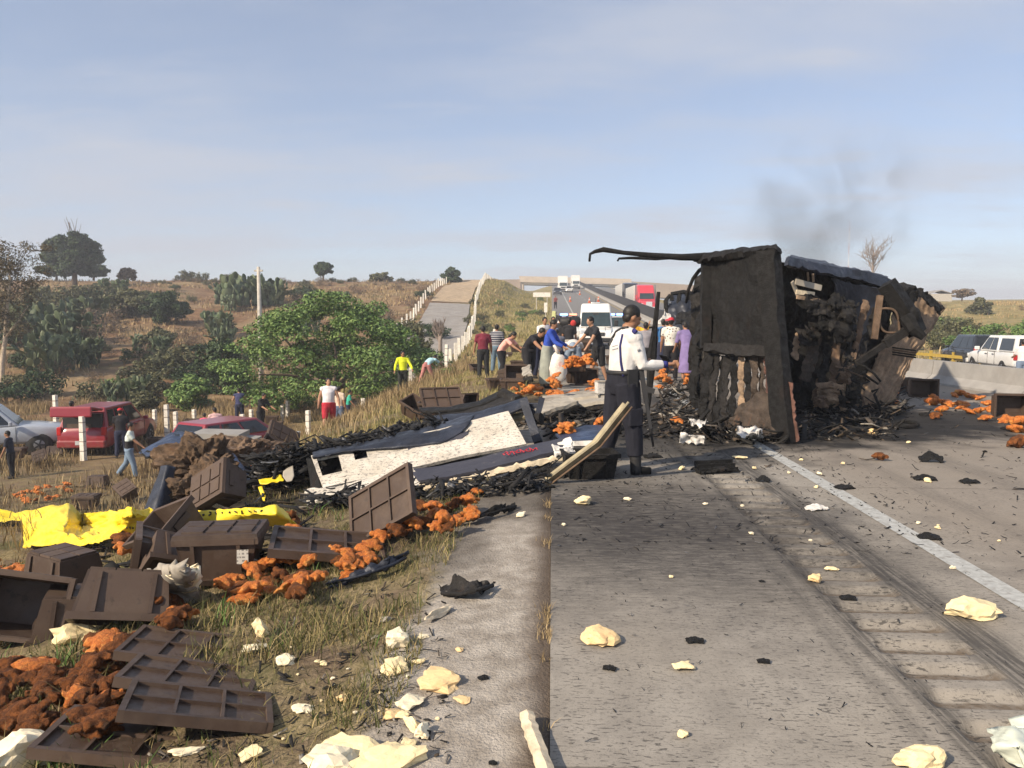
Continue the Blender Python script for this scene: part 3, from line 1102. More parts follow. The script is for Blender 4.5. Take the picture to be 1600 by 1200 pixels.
def round_tree(name, u, vbase, d, wpx, hpx, mat, label, seed, trunk=.25, dens=300, leaf=.2, bare=0, flat=.3, lift=.12, nclump=46, group=None):
    p = AT(u, vbase, d)
    g = zg(p.x, p.y)
    zb = min(p.z, g + .5) if abs(p.z - g) < 6 else g
    t = thing(name, label, 'tree', (p.x, p.y, zb), group=group)
    W, H = wpx / FPX * d / 2, hpx / FPX * d
    cl = []
    for k in range(nclump):
        a = rng.uniform(0, 2 * math.pi); q = rng.uniform(-1, 1); rr = rng.random() ** .4
        s = math.sqrt(1 - q * q) * rr
        zc = lift * H + (H * (1 - lift)) * (.5 + .46 * q * rr)
        k_ = 1.0 - .28 * max(0, q) + rng.uniform(-.12, .12)
        cl.append(((W * .84 * s * math.cos(a) * k_, W * .84 * s * math.sin(a) * k_, zc), tuple(W * rng.uniform(.18, .34) for _ in range(2)) + (H * rng.uniform(.07, .14),)))
    V, F = crown(cl, dens, leaf, flat)
    np_obj('crown', V, F, mat, t)
    mb = MB()
    mb.tube([(0, 0, -.4), (.03 * W, 0, H * .25), (0, 0, H * .55)], [trunk, trunk * .8, trunk * .45], 8)
    limbs(mb, (0, 0, H * .25), [c for c, r in cl[::6]], trunk * .4)
    for k in range(bare):
        a = rng.uniform(-.5, .5)
        limbs(mb, (0, 0, H * .6), [(a * W * .7, rng.uniform(-.3, .3) * W, H * rng.uniform(1.08, 1.24))], trunk * .22, 4)
    mb.build('trunk', M['bark'], t, True)
    return t


round_tree('broad_tree', 116, 437, 122, 90, 86, M['leaf_dark'], 'dense dark green tree standing tall on the left skyline', 1, .45, 260, .3, 9, nclump=70)
round_tree('low_tree', 88, 432, 135, 66, 24, M['leaf_dark'], 'low dark green tree left behind the tall skyline tree', 2, .2, 230, .3)
round_tree('low_tree', 146, 432, 135, 52, 22, M['leaf_dark'], 'low dark green tree right behind the tall skyline tree', 3, .2, 230, .3)
round_tree('umbrella_tree', 505, 441, 128, 38, 31, M['leaf_dark'], 'small umbrella shaped dark tree alone on the skyline', 4, .16, 260, .2, lift=.38)
round_tree('round_tree', 706, 452, 130, 36, 34, M['leaf_dark'], 'round dark green tree beside the side road fence on the skyline', 5, .2, 260, .22, lift=.1)
round_tree('low_tree', 595, 446, 128, 42, 21, M['leaf_olive'], 'low olive tree on the skyline between the umbrella tree and side road', 6, .15, 230, .2)
round_tree('low_tree', 200, 436, 126, 32, 24, M['leaf_dry'], 'brownish low tree on the skyline right of the tall dark tree', 7, .15, 200, .2)
round_tree('low_tree', 1503, 466, 130, 42, 18, M['leaf_dry'], 'leafless looking grey tree on the right skyline', 8, .12, 120, .14)
round_tree('round_bush', 1531, 499, 95, 40, 34, M['leaf_olive'], 'dark olive round bush alone in the brown field on the right', 9, .12, 300, .16, lift=.0)
round_tree('low_tree', 262, 512, 78, 78, 56, M['leaf_dark'], 'dark green tree with slanting stems amid the hillside above the straw tufts', 10, .12, 300, .14, lift=.12, nclump=60)
round_tree('low_tree', 205, 500, 84, 95, 50, M['leaf_olive'], 'broad olive green tree left of the darker hillside tree', 11, .12, 260, .15, lift=.1, nclump=60)
round_tree('hill_tree', 60, 520, 82, 95, 55, M['leaf_olive'], 'broad olive tree low on the slope behind the slender left tree', 16, .12, 260, .15, lift=.08, nclump=60)
round_tree('hill_tree', 140, 500, 92, 80, 46, M['leaf_dark'], 'dark tree below the tall skyline tree', 17, .12, 240, .16, lift=.08, nclump=55)
round_tree('hill_tree', 250, 545, 62, 60, 34, M['leaf_olive'], 'low olive thicket under the darker hillside tree', 18, .1, 260, .12, lift=.05)
round_tree('young_tree', 300, 655, 41, 88, 72, M['leaf_bright'], 'bushy bright green young tree left of the big tree', 12, .08, 330, .09, lift=.0, nclump=55)
round_tree('young_tree', 350, 640, 47, 90, 110, M['leaf_dark'], 'dark green bushy tree directly behind the left side of big tree', 13, .1, 330, .11, lift=.05, nclump=60)
round_tree('young_tree', 655, 545, 50, 55, 70, M['leaf_olive'], 'olive green bush growing beside the side road left fence', 14, .08, 280, .09, lift=.0)
round_tree('young_tree', 225, 655, 40, 70, 45, M['leaf_olive'], 'low olive bush behind the roof of the red car', 15, .08, 280, .09, lift=.0)


def bare_tree(u, vb, d, hpx, wpx, label):
    p = AT(u, vb, d)
    t = thing('bare_tree', label, 'tree', (p.x, p.y, p.z))
    H, W = hpx / FPX * d, wpx / FPX * d / 2
    tr, br = MB(), MB()
    tr.tube([(0, 0, -3), (0, 0, H * .35), (.05, 0, H * .7)], [.16, .12, .06], 6)
    for k in range(26):
        z0 = H * rng.uniform(.12, .6)
        a = rng.uniform(0, 2 * math.pi)
        e = Vector((W * math.cos(a) * rng.uniform(.4, 1), W * math.sin(a) * rng.uniform(.4, 1), H * rng.uniform(.5, 1.0)))
        limbs(br, (0, 0, z0), [e], .05, 4)
        for q in range(5):
            b0 = Vector((0, 0, z0)).lerp(e, rng.uniform(.4, .9))
            limbs(br, b0, [b0 + Vector((rng.uniform(-.3, .3) * W, rng.uniform(-.3, .3) * W, H * rng.uniform(.08, .25)))], .025, 3)
    tr.build('trunk', M['twig'], t, True)
    br.build('branch_work', M['twig'], t)
    return t


bare_tree(1363, 440, 90, 70, 66, 'leafless pale tree rising behind the burnt trailer')
bare_tree(688, 545, 47, 48, 34, 'small leafless sapling in front of the grey side road')

# left edge: tall thin tree with pale forked trunk
p = AT(4, 612, 50)
t = thing('slender_tree', 'slender tree with pale forked trunk at the left edge', 'tree', (p.x, p.y, zg(p.x, p.y)))
g = zg(p.x, p.y)
loc = lambda u, v: AT(u, v, 50) - Vector((p.x, p.y, g))
mb = MB()
mb.tube([loc(4, 625), loc(3, 570), loc(8, 530), loc(10, 490), loc(16, 440), loc(12, 400)], [.17, .15, .13, .1, .07, .03], 8)
mb.tube([loc(8, 528), loc(26, 505), loc(44, 478)], [.1, .07, .03], 6)
mb.tube([loc(9, 500), loc(-10, 460), loc(-22, 420)], [.09, .06, .03], 6)
mb.build('trunk', M['palebark'], t, True)
cl = []
for k in range(120):
    u, v = rng.gauss(8, 22), rng.uniform(380, 525)
    u += (450 - v) * .06
    c = loc(u, v) + Vector((0, rng.uniform(-1.5, 1.5), 0))
    cl.append((tuple(c), (rng.uniform(.35, .8), rng.uniform(.35, .8), rng.uniform(.25, .6))))
V, F = crown(cl, 170, .10, .2, .35)
np_obj('crown', V, F, M['leaf_eucalyptus'], t)


# hillside shrubs: a few kinds, many individuals
def bush_mesh(kind):
    t = bpy.data.objects.new('tmpl', None)
    mat = {'olive': M['leaf_olive'], 'dark': M['leaf_dark'], 'dry': M['leaf_dry'], 'bright': M['leaf_bright']}[kind]
    cl = []
    for k in range(22):
        a = rng.uniform(0, 6.283); rr = rng.random() ** .5
        cl.append(((1.0 * rr * math.cos(a), 1.0 * rr * math.sin(a), .25 + rng.random() * .95 * (1 - .5 * rr * rr)), (rng.uniform(.2, .42),) * 2 + (rng.uniform(.15, .32),)))
    V, F = crown(cl, 230 if kind != 'dry' else 150, .085 if kind != 'dry' else .075, .3, .5 if kind != 'dry' else .25)
    o = np_obj('foliage', V, F, mat)
    mb = MB()
    limbs(mb, (0, 0, -.1), [c for c, r in cl[::3]], .035, 4)
    s = mb.build('stem', M['bark'])
    me = (o.data, s.data)
    bpy.data.objects.remove(o); bpy.data.objects.remove(s); bpy.data.objects.remove(t)
    return me


def nopal_mesh():
    mb = MB()
    pads = [((rng.uniform(-.9, .9), rng.uniform(-.6, .6), .12), rng.uniform(0, 3.1), rng.uniform(-.3, .3)) for _ in range(14)]
    out = []
    for c, az_, tl in pads:
        stack = [(Vector(c), az_, tl, 0)]
        while stack:
            q, a, ti, lev = stack.pop()
            hh = rng.uniform(.16, .24)
            Mx = Euler((ti, rng.uniform(-.35, .35), a)).to_matrix()
            ctr = q + Mx @ Vector((0, 0, hh * .9))
            mb.ell(ctr, (hh * .72, .035, hh), Mx, 7, 5)
            if lev < 4:
                for k in range(rng.choice((0, 1, 1, 2)) if lev else 2):
                    stack.append((ctr + Mx @ Vector((rng.uniform(-.5, .5) * hh, 0, hh * .8)), a + rng.uniform(-1, 1), ti + rng.uniform(-.5, .5), lev + 1))
    return mb.mesh('pad_mass', M['nopal'])


BUSH = {k: [bush_mesh(k) for _ in range(3)] for k in ('olive', 'dark', 'dry', 'bright')}
NOPAL = [nopal_mesh() for _ in range(3)]


def shrub(kind, u, v, sz, label, group, pos=None, sx=1.0):
    p = pos or GT(u, v)
    if kind == 'nopal':
        t = thing('cactus', label, 'cactus', p, rng.uniform(0, 6.28), group)
        o = bpy.data.objects.new('pad_mass', rng.choice(NOPAL)); C.objects.link(o); o.parent = t
    else:
        t = thing('shrub', label, 'shrub', p, rng.uniform(0, 6.28), group)
        a, b = rng.choice(BUSH[kind])
        for nm, me in (('foliage', a), ('stem', b)):
            o = bpy.data.objects.new(nm, me); C.objects.link(o); o.parent = t
    t.scale = (sz * sx, sz * sx, sz * rng.uniform(.8, 1.05))
    return t


LB = {'olive': 'olive green shrub scattered on the dry left hillside', 'dark': 'dark green shrub scattered on the dry left hillside',
      'dry': 'brown dried out shrub scattered on the dry left hillside', 'nopal': 'grey green prickly pear clump on the dry left hillside',
      'bright': 'bright green shrub near the foot of the left hillside'}
GR = {'olive': 'olive hillside shrubs', 'dark': 'dark hillside shrubs', 'dry': 'dry hillside shrubs', 'nopal': 'prickly pears on the hillside', 'bright': 'green shrubs at the hill foot'}
spots = []
for (u, v, s, k) in ((355, 478, 1.9, 'nopal'), (378, 482, 2.2, 'nopal'), (402, 480, 2.0, 'nopal'), (425, 478, 1.6, 'nopal'), (390, 470, 1.8, 'nopal'), (418, 470, 1.5, 'nopal'), (60, 540, 1.9, 'nopal'), (95, 545, 1.8, 'nopal'), (130, 508, 1.9, 'nopal'), (70, 588, 1.5, 'nopal'), (140, 572, 1.3, 'nopal'),
                     (90, 570, 1.4, 'nopal'), (185, 470, 1.7, 'nopal'), (195, 636, .9, 'nopal'), (345, 530, 1.4, 'nopal'), (290, 440, 1.7, 'olive'), (315, 440, 1.2, 'olive'), (362, 444, 1.6, 'olive'), (150, 540, 2.0, 'dry'), (165, 520, 2.2, 'dry'), (250, 560, 1.2, 'dry'),
                     (40, 500, 2.2, 'olive'), (70, 480, 2.2, 'olive'), (100, 490, 2.0, 'olive'), (125, 480, 2.1, 'olive'), (150, 475, 2.0, 'olive'), (20, 540, 1.8, 'dark'), (30, 620, 1.3, 'olive'), (60, 622, 1.3, 'dark'), (10, 630, 1.2, 'dark'), (250, 590, 1.5, 'olive'), (280, 580, 1.6, 'olive'),
                     (210, 610, 1.3, 'olive'), (240, 620, 1.4, 'olive'), (310, 600, 1.5, 'dark'), (325, 560, 1.5, 'dark'), (150, 630, 1.2, 'olive'), (185, 620, 1.0, 'bright'), (565, 505, 1.5, 'dry'), (610, 500, 1.5, 'dry'), (590, 520, 1.4, 'olive'), (640, 525, 1.2, 'olive'), (470, 470, 1.7, 'dark'), (478, 458, 1.5, 'olive'),
                     (560, 460, 1.5, 'dry'), (530, 470, 1.3, 'dark'), (500, 446, 1.2, 'dry'), (610, 610, 1.0, 'dark'), (590, 625, 1.0, 'dark'), (625, 570, 1.1, 'dark'), (660, 560, 1.0, 'dark'), (600, 590, 1.2, 'dark'), (570, 620, .9, 'dark'), (450, 645, .9, 'bright'), (470, 640, .8, 'bright')):
    spots.append((u, v, s, k))
for k in range(75):
    spots.append((rng.uniform(0, 690), rng.uniform(452, 600), rng.uniform(.6, 1.25), rng.choice(('dry', 'dry', 'olive', 'nopal', 'dry', 'dark'))))
KN = {'olive': 'olive green shrub', 'dark': 'dark green shrub', 'dry': 'brown dried out shrub', 'nopal': 'grey green prickly pear', 'bright': 'bright green shrub'}
for u, v, s, k in spots:
    zu = 'below the tall skyline tree' if u < 170 else 'between the skyline tree and utility pole' if u < 335 else 'beside the utility pole' if u < 450 else 'above the big green tree' if u < 600 else 'near the side road posts'
    zv = 'high on the hillside ' if v < 485 else 'halfway up the hillside ' if v < 545 else 'low on the hillside '
    shrub(k, u, v, s, KN[k] + ' ' + zv + zu, KN[k] + ' ' + zv + zu)
for k in range(26):
    u, v = rng.uniform(735, 850), rng.uniform(470, 540)
    shrub('olive' if k % 3 else 'bright', u, v, rng.uniform(.35, .7), 'low green shrub on the grass bank left of the highway', 'shrubs on the grass bank')
shrub('bright', 703, 588, .45, 'small leafy green bush at the foot of the lone bank post', None)
for k in range(34):
    x, y = rng.uniform(24, 42), rng.uniform(38, 66)
    shrub(rng.choice(('olive', 'olive', 'dark', 'bright')), 0, 0, rng.uniform(.9, 1.6), 'green shrub beyond the far carriageway guard rail', 'shrubs beyond the guard rail', Vector((x, y, zg(x, y))))
for k in range(26):
    x, y = rng.uniform(45, 90), rng.uniform(70, 125)
    shrub('dry', 0, 0, rng.uniform(.5, 1.1), 'brown dry tuft in the field on the right', 'dry tufts in the right field', Vector((x, y, zg(x, y))))
for k in range(60):
    u = rng.uniform(160, 700)
    p = AT(u, 440, rng.uniform(120, 132)); p.z = zg(p.x, p.y)
    shrub(rng.choice(('dry', 'olive', 'dry')), 0, 0, rng.uniform(.35, .8), 'small scrubby tuft on the skyline ' + ('left of the utility pole' if u < 409 else 'right of the utility pole'), 'skyline scrub ' + ('left' if u < 409 else 'right'), p)


# grass (uncountable)
def blades(name, X, Y, h, wd, mat, lean=.5, dz=0.0):
    n = len(X)
    Z = zground(X, Y) + dz
    a = nrg.uniform(0, 2 * np.pi, n)
    l = nrg.uniform(.1, lean, n) * h
    b = a + nrg.normal(0, .8, n)
    P = np.stack([X, Y, Z - .01], 1)
    s = np.stack([np.cos(a + 1.57), np.sin(a + 1.57), np.zeros(n)], 1) * (wd / 2)[:, None]
    mid = P + np.stack([np.cos(b) * l * .35, np.sin(b) * l * .35, h * .6], 1)
    tip = P + np.stack([np.cos(b) * l, np.sin(b) * l, h], 1)
    V = np.stack([P - s, P + s, mid + s * .7, mid - s * .7, tip], 1).reshape(-1, 3)
    k = np.arange(n)[:, None] * 5
    F = np.vstack([k + np.array([[0, 1, 2]]), k + np.array([[0, 2, 3]]), k + np.array([[3, 2, 4]])])
    o = np_obj(name, V, F, mat)
    return o


def scatter(n, x0, x1, y0, y1, mask, ypow=1.0):
    X = nrg.uniform(x0, x1, n); Y = y0 + (y1 - y0) * nrg.random(n) ** ypow
    m = mask(X, Y) > nrg.random(n)
    return X[m], Y[m]


def patch(X, Y, s, lo, hi, seed):
    return sstep(lo, hi, vnoise(X, Y, s, seed) + .5 * vnoise(X, Y, s * .4, seed + 3))


edge_x = lambda Y: -.66 + .25 * vnoise(Y * 0, Y, .8, 8)
soot = lambda X, Y: 1 - np.exp(-(((X + 1.6) / 2.0) ** 2 + ((Y - 8.4) / 1.5) ** 2))
X, Y = scatter(220000, -9, -.5, 2.0, 14, lambda X, Y: (X < edge_x(Y)) * (.10 + .90 * patch(X, Y, .5, -.16, .22, 11)) * soot(X, Y), 1.7)
o = blades('grass', X, Y, nrg.uniform(.02, .095, len(X)) * (1 + .5 * patch(X, Y, .8, .0, .3, 12)), nrg.uniform(.003, .007, len(X)), M['grass'], 1.3)
tag(o, 'short patchy dry and green grass on the near verge', 'grass', kind='stuff')
X, Y = scatter(60000, -9, -.75, 2.0, 12, lambda X, Y: patch(X, Y, .35, .27, .42, 21) * soot(X, Y), 1.5)
o = blades('weed_leaves', X, Y, nrg.uniform(.05, .17, len(X)), nrg.uniform(.005, .011, len(X)), M['grass_green'], .9)
tag(o, 'green weed clumps growing among the near verge grass', 'weeds', kind='stuff')
Y = nrg.uniform(2.2, 9, 2600); X = -np.abs(nrg.normal(0, .035, len(Y)))
m = patch(X * 0, Y, .35, -.05, .25, 31) > nrg.random(len(Y))
o = blades('joint_grass', X[m], Y[m], nrg.uniform(.015, .06, m.sum()), nrg.uniform(.003, .005, m.sum()), M['grass_dry'], 1.2)
tag(o, 'straggling dry grass along the slab edge', 'grass', kind='stuff')
X, Y = scatter(110000, -30, -3.6, 12, 44, lambda X, Y: patch(X, Y, 1.6, -.15, .25, 13) * (.35 + .65 * sstep(16, 22, Y)) * (X < -3.6), 1.0)
o = blades('straw_grass', X, Y, nrg.uniform(.15, .6, len(X)) * (.6 + .6 * patch(X, Y, 3, -.1, .3, 14)), nrg.uniform(.012, .03, len(X)), M['grass_dry'], .6)
tag(o, 'tall straw coloured grass along the fence line', 'grass', kind='stuff')
X, Y = scatter(60000, -9, -.6, 12, 46, lambda X, Y: patch(X, Y, 1.2, -.2, .2, 15), 1.0)
o = blades('bank_grass', X, Y, nrg.uniform(.06, .22, len(X)), nrg.uniform(.01, .022, len(X)), M['grass_bank'], .8)
tag(o, 'mixed green and straw grass on the embankment', 'grass', kind='stuff')
X, Y = scatter(60000, -120, -2, 46, 135, lambda X, Y: patch(X, Y, 5, -.2, .2, 16) * (X < -Y * .09 + 3) * (np.abs(X - np.interp(Y, ysd, xsd)) > 2.6), 1.0)
o = blades('hill_grass', X, Y, nrg.uniform(.15, .5, len(X)), nrg.uniform(.06, .14, len(X)), M['grass_dry'], .7)
tag(o, 'dry tufted grass over the left hillside', 'grass', kind='stuff')
X, Y = scatter(50000, -14, -.3, 44, 150, lambda X, Y: patch(X, Y, 3, -.25, .15, 17) * (np.abs(X - np.interp(Y, ysd, xsd)) > 2.6), 1.3)
o = blades('highway_bank_grass', X, Y, nrg.uniform(.1, .4, len(X)), nrg.uniform(.03, .08, len(X)), M['grass_bank'], .7)
tag(o, 'green and straw grass on the bank beside the climbing highway', 'grass', kind='stuff')
X, Y = scatter(40000, 21, 110, 30, 130, lambda X, Y: patch(X, Y, 5, -.2, .2, 18) * (X < Y * .9), 1.0)
o = blades('field_grass', X, Y, nrg.uniform(.12, .45, len(X)), nrg.uniform(.04, .12, len(X)), M['grass_dry'], .7)
tag(o, 'dry grass over the right hand field', 'grass', kind='stuff')


# ================================================================== wreck materials
def mat_char(name, base=(.0028, .0026, .0026), ash=(.04, .037, .034), rust=(.045, .022, .014), ashamt=.45, rustamt=.25, rough=.8, metal=0.0, bump=.6, scale=4.0):
    n = NT(name)
    c = n.mix(n.rng(n.noise(scale, 8, .7), .35, .7), base, tuple(min(1, k * 2.6) for k in base))
    c = n.mix(n.rng(n.noise(scale * 1.7, 9, .72, stretch=(1.6, 1.6, .35)), .60, .72, 0, ashamt), c, ash)
    c = n.mix(n.rng(n.noise(scale * .7, 7, .65, stretch=(1.3, 1.3, .5)), .56, .72, 0, rustamt), c, rust)
    n.set(c, n.rng(n.noise(scale * 3, 4), .3, .7, rough - .2, min(1, rough + .15)), metal, .4)
    n.bump(n.math('ADD', n.noise(scale * 5, 8, .7), n.noise(scale * 22, 5, .6)), bump, .03)
    MATS[name] = n.m
    return n.m


M['char'] = mat_char('charred black surface')
M['char_ash'] = mat_char('charred surface with grey ash', (.009, .008, .0075), (.24, .22, .19), (.09, .05, .03), .5, .3)
M['char_rust'] = mat_char('burnt sheet with brown heat staining', (.035, .026, .02), (.28, .2, .13), (.2, .10, .055), .6, .85, .75)
M['char_brown'] = mat_char('scorched brown board', (.09, .06, .04), (.33, .25, .17), (.16, .08, .045), .6, .5, .85)
M['char_tan'] = mat_char('heat bleached tan sheet', (.17, .12, .08), (.42, .33, .23), (.15, .075, .04), .7, .45, .8)
M['char_red'] = mat_char('burnt red brown post', (.09, .045, .035), (.30, .2, .15), (.24, .07, .05), .5, .8, .8)
M['blackmetal'] = mat_char('sooty dark blue metal', (.016, .019, .028), (.16, .17, .19), (.05, .035, .03), .4, .2, .5, .25, .25, 2.0)
M['tornblue'] = mat_char('torn navy sheet', (.018, .028, .055), (.2, .22, .27), (.05, .04, .04), .3, .1, .52, .1, .3, 2.0)


def mat_scorched_white(name, dark=.5, lo=.50):
    n = NT(name)
    base = n.mix(n.rng(n.noise(3, 6, .6), .35, .7), (.47, .43, .36), (.64, .60, .53))
    fl = n.rng(n.noise(34, 8, .78, stretch=(.7, 1.3, 1.3)), .52, .60)
    c = n.mix(n.math('MULTIPLY', fl, .8), base, (.05, .048, .06))
    big = n.rng(n.noise(2.1, 7, .68), lo, lo + .13)
    c = n.mix(n.math('MULTIPLY', big, dark), c, (.03, .032, .05))
    n.set(c, .55, 0, .4)
    n.bump(n.noise(30, 6), .25, .01)
    return n.m


M['scorchwhite'] = mat_scorched_white('soot flecked white panel', .45, .56)
M['scorchdark'] = mat_scorched_white('mostly blackened white panel', .97, .27)
M['cream'] = plain('cream foam edge', (.68, .58, .42), .9, var=.12, scale=14, dirt=(.2, .15, .1), dirtamt=.5, bump=.3)
M['olive_metal'] = plain('dull olive aluminium strut', (.30, .26, .17), .55, .25, var=.2, scale=8, dirt=(.08, .06, .04), dirtamt=.6)
M['redpaint'] = plain('faded red lettering', (.42, .03, .05), .6)
M['blackpaint'] = plain('black print', (.025, .025, .03), .7)
M['foam'] = plain('cream insulation foam', (.83, .69, .41), .95, var=.07, scale=7, bump=.5, dirt=(.62, .45, .24), dirtamt=.45)
M['foam_peach'] = plain('heat browned foam', (.76, .56, .30), .95, var=.14, scale=5, bump=.5, dirt=(.45, .27, .12), dirtamt=.6)
M['foam_white'] = plain('pale foam', (.82, .73, .53), .95, var=.06, scale=7, bump=.5, dirt=(.5, .42, .28), dirtamt=.4)
M['ashcloth'] = plain('dirty white plastic cloth', (.62, .60, .57), .7, var=.2, scale=9, dirt=(.08, .075, .07), dirtamt=.85, bump=.3)
M['boards'] = plain('pale grey panel fragments', (.36, .33, .28), .85, var=.15, scale=4, dirt=(.12, .1, .08), dirtamt=.7, bump=.2)


def mat_crate():
    n = NT('brown crate plastic')
    r = n.objrand()
    base = n.mix(r, (.050, .031, .022), (.088, .058, .042))
    c = n.mix(n.rng(n.noise(5, 7, .65), .42, .72, 0, .6), base, (.105, .075, .056))
    c = n.mix(n.rng(n.noise(14, 6, .7), .55, .7, 0, .6), c, (.028, .02, .017))
    n.set(c, n.rng(n.noise(9, 4), .3, .7, .48, .75), 0, .4)
    n.bump(n.noise(45, 6, .7), .22, .006)
    return n.m


M['crate'] = mat_crate()


def mat_sticker():
    n = NT('printed crate label')
    x, y, z = xyz(n)
    row = n.math('FRACT', n.math('MULTIPLY', z, 42.0))
    ink = n.math('MULTIPLY', n.rng(row, .48, .52), n.rng(n.noise(70, 2, .5, stretch=(1, 1, .15)), .5, .54))
    c = n.mix(n.math('MULTIPLY', ink, .75), (.50, .48, .43), (.10, .09, .09))
    n.set(c, .6, 0, .3)
    return n.m


M['sticker'] = mat_sticker()
n = NT('orange chicken skin')
r = n.objrand()
c = n.mix(n.rng(n.noise(16, 7, .7), .32, .66), (.36, .085, .014), (.74, .25, .045))
c = n.mix(n.math('MULTIPLY', n.rng(n.noise(11, 6, .6), .52, .68), n.math('MULTIPLY_ADD', r, .7, .2)), c, (.78, .42, .12))
c = n.mix(n.rng(n.noise(30, 7, .75), .52, .66, 0, .75), c, (.13, .035, .010))
n.set(c, .55, 0, .4); n.bump(n.math('ADD', n.noise(30, 7, .75), n.noise(80, 4, .6)), .9, .018)
M['chicken'] = n.m
n = NT('browned chicken skin')
c = n.mix(n.rng(n.noise(14, 8, .72), .32, .66), (.085, .032, .014), (.34, .115, .03))
c = n.mix(n.rng(n.noise(9, 6, .6), .52, .66, 0, .85), c, (.05, .034, .024))
c = n.mix(n.rng(n.noise(50, 6, .75), .55, .68, 0, .6), c, (.30, .17, .07))
n.set(c, .85, 0, .25); n.bump(n.math('ADD', n.noise(40, 7, .78), n.noise(95, 4, .7)), 1.0, .02)
M['chicken_brown'] = n.m
n = NT('yellow tarpaulin')
c = n.mix(n.rng(n.noise(2.0, 5), .35, .65), (.78, .58, .015), (.86, .68, .06))
c = n.mix(n.rng(n.noise(7, 8, .7), .60, .72, 0, .45), c, (.42, .33, .10))
n.set(c, .45, 0, .45); n.bump(n.noise(14, 5), .35, .02)
M['yellow'] = n.m
M['wool'] = mat_char('brown burnt insulation wool', (.10, .065, .04), (.33, .25, .17), (.19, .09, .045), .6, .6, .95, 0, .9, 7.0)


# ================================================================== burnt trailer
tr = thing('burnt_trailer', 'charred overturned semi trailer wreck lying across the highway', 'trailer', tuple(GP(1245, 692)))


def tb(mb, name, mat, smooth=False, parent=None):
    return mb.build(name, M[mat], parent or tr, smooth, world=True)


# near end: frame, recessed upper sheet, burnt lower slats
PR_T, PR_B = AT(1208, 393, 9.95), AT(1237, 693, 9.72)
mb = MB(); rows = [[AT(1193, 394, 10.05), AT(1220, 391, 9.85)], [AT(1206, 545, 9.95), AT(1231, 545, 9.75)], [AT(1222, 694, 9.9), AT(1250, 692, 9.62)]]
tb(sheet(rows, 8, 40, .012, 3, .16, 2), 'corner_post', 'char')
rows = [[AT(1213, 585, 9.83), AT(1238, 600, 9.66)], [AT(1226, 692, 9.80), AT(1249, 690, 9.56)]]
tb(sheet(rows, 6, 16, .008, 6, .012, 3, rag=.03), 'corner_cladding', 'char_red')
tb(sheet([[AT(1108, 403, 11.5), AT(1200, 394, 10.05)], [AT(1106, 540, 11.5), AT(1210, 545, 10.05)]], 22, 26, .035, 2.5, .06, 5), 'upper_panel', 'char')
mb = MB(); mb.beam(AT(1104, 403, 11.45), AT(1102, 545, 11.3), .14, .14, (0, 1, 0)); tb(mb, 'inner_frame', 'char')
mb = MB(); mb.beam(AT(1189, 398, 10.02), AT(1203, 545, 9.95), .05, .07, (0, 1, 0)); tb(mb, 'inner_frame', 'char')
tb(sheet([[AT(1085, 402, 11.7), AT(1150, 398, 10.8), AT(1221, 390, 9.85)], [AT(1095, 412, 11.5), AT(1150, 404, 10.6), AT(1222, 396, 9.75)]], 30, 4, .02, 4, .09, 6, rag=.02), 'top_rail', 'char')
tb(sheet([[AT(1106, 538, 11.3), AT(1160, 542, 10.5), AT(1210, 545, 9.92)], [AT(1106, 552, 11.2), AT(1160, 558, 10.4), AT(1211, 560, 9.86)]], 24, 4, .02, 5, .08, 7), 'cross_rail', 'char_ash')
slats = ['char', 'char_ash', 'char', 'char_ash', 'char', 'char_tan', 'char', 'char_rust', 'char_rust', 'char_red', 'char_rust']
ns = len(slats)
for k, m_ in enumerate(slats):
    f0, f1 = k / ns, (k + .93) / ns
    u = lambda f, top: (1106 + (1214 - 1106) * f) if top else (1086 + (1228 - 1086) * f)
    d = lambda f: 11.3 + (9.86 - 11.3) * f
    hb = 664 + (690 - 664) * f0
    rg = rng.uniform(-.06, .06)
    rows = [[AT(u(f0, 1), 556, d(f0) + rg), AT(u(f1, 1), 556, d(f1) + rg)], [AT((u(f0, 1) + u(f0, 0)) / 2 + rng.uniform(-2, 2), 620, d(f0) + rg * 1.4), AT((u(f1, 1) + u(f1, 0)) / 2 + rng.uniform(-2, 2), 620, d(f1))], [AT(u(f0, 0), hb, d(f0)), AT(u(f1, 0), hb + 2, d(f1))]]
    tb(sheet(rows, 6, 34, .05, 5, .02, 10 + k, rag=.03), 'lower_slat', m_)
tb(sheet([[AT(1150, 640, 10.45), AT(1190, 610, 10.0), AT(1222, 640, 9.75)], [AT(1140, 668, 10.5), AT(1190, 680, 9.9), AT(1228, 690, 9.7)]], 14, 10, .05, 4, .015, 33, rag=.05), 'scorched_skirt', 'char_rust')
# left flank: hanging burnt lining
for k in range(13):
    u0 = 1084 + rng.uniform(0, 26)
    v0 = rng.uniform(408, 540); v1 = v0 + rng.uniform(70, 190)
    d0 = 11.6 + rng.uniform(-.2, .8)
    wd = rng.uniform(6, 13)
    sl = (664 - v0) / 250 * 1
    rows = [[AT(u0 - 2, v0, d0), AT(u0 + wd, v0 - 3, d0 - .1)], [AT(u0 - 7, (v0 + v1) / 2, d0 - .1), AT(u0 + wd, (v0 + v1) / 2, d0 - .25)], [AT(u0 - 10, min(v1, 665), d0 - .1), AT(u0 + wd - 4, min(v1, 665) + 4, d0 - .2)]]
    tb(sheet(rows, 4, 22, .10, 3, .015, 50 + k, rag=.05), 'burnt_lining', rng.choice(['char', 'char', 'char_ash', 'char', 'char']))
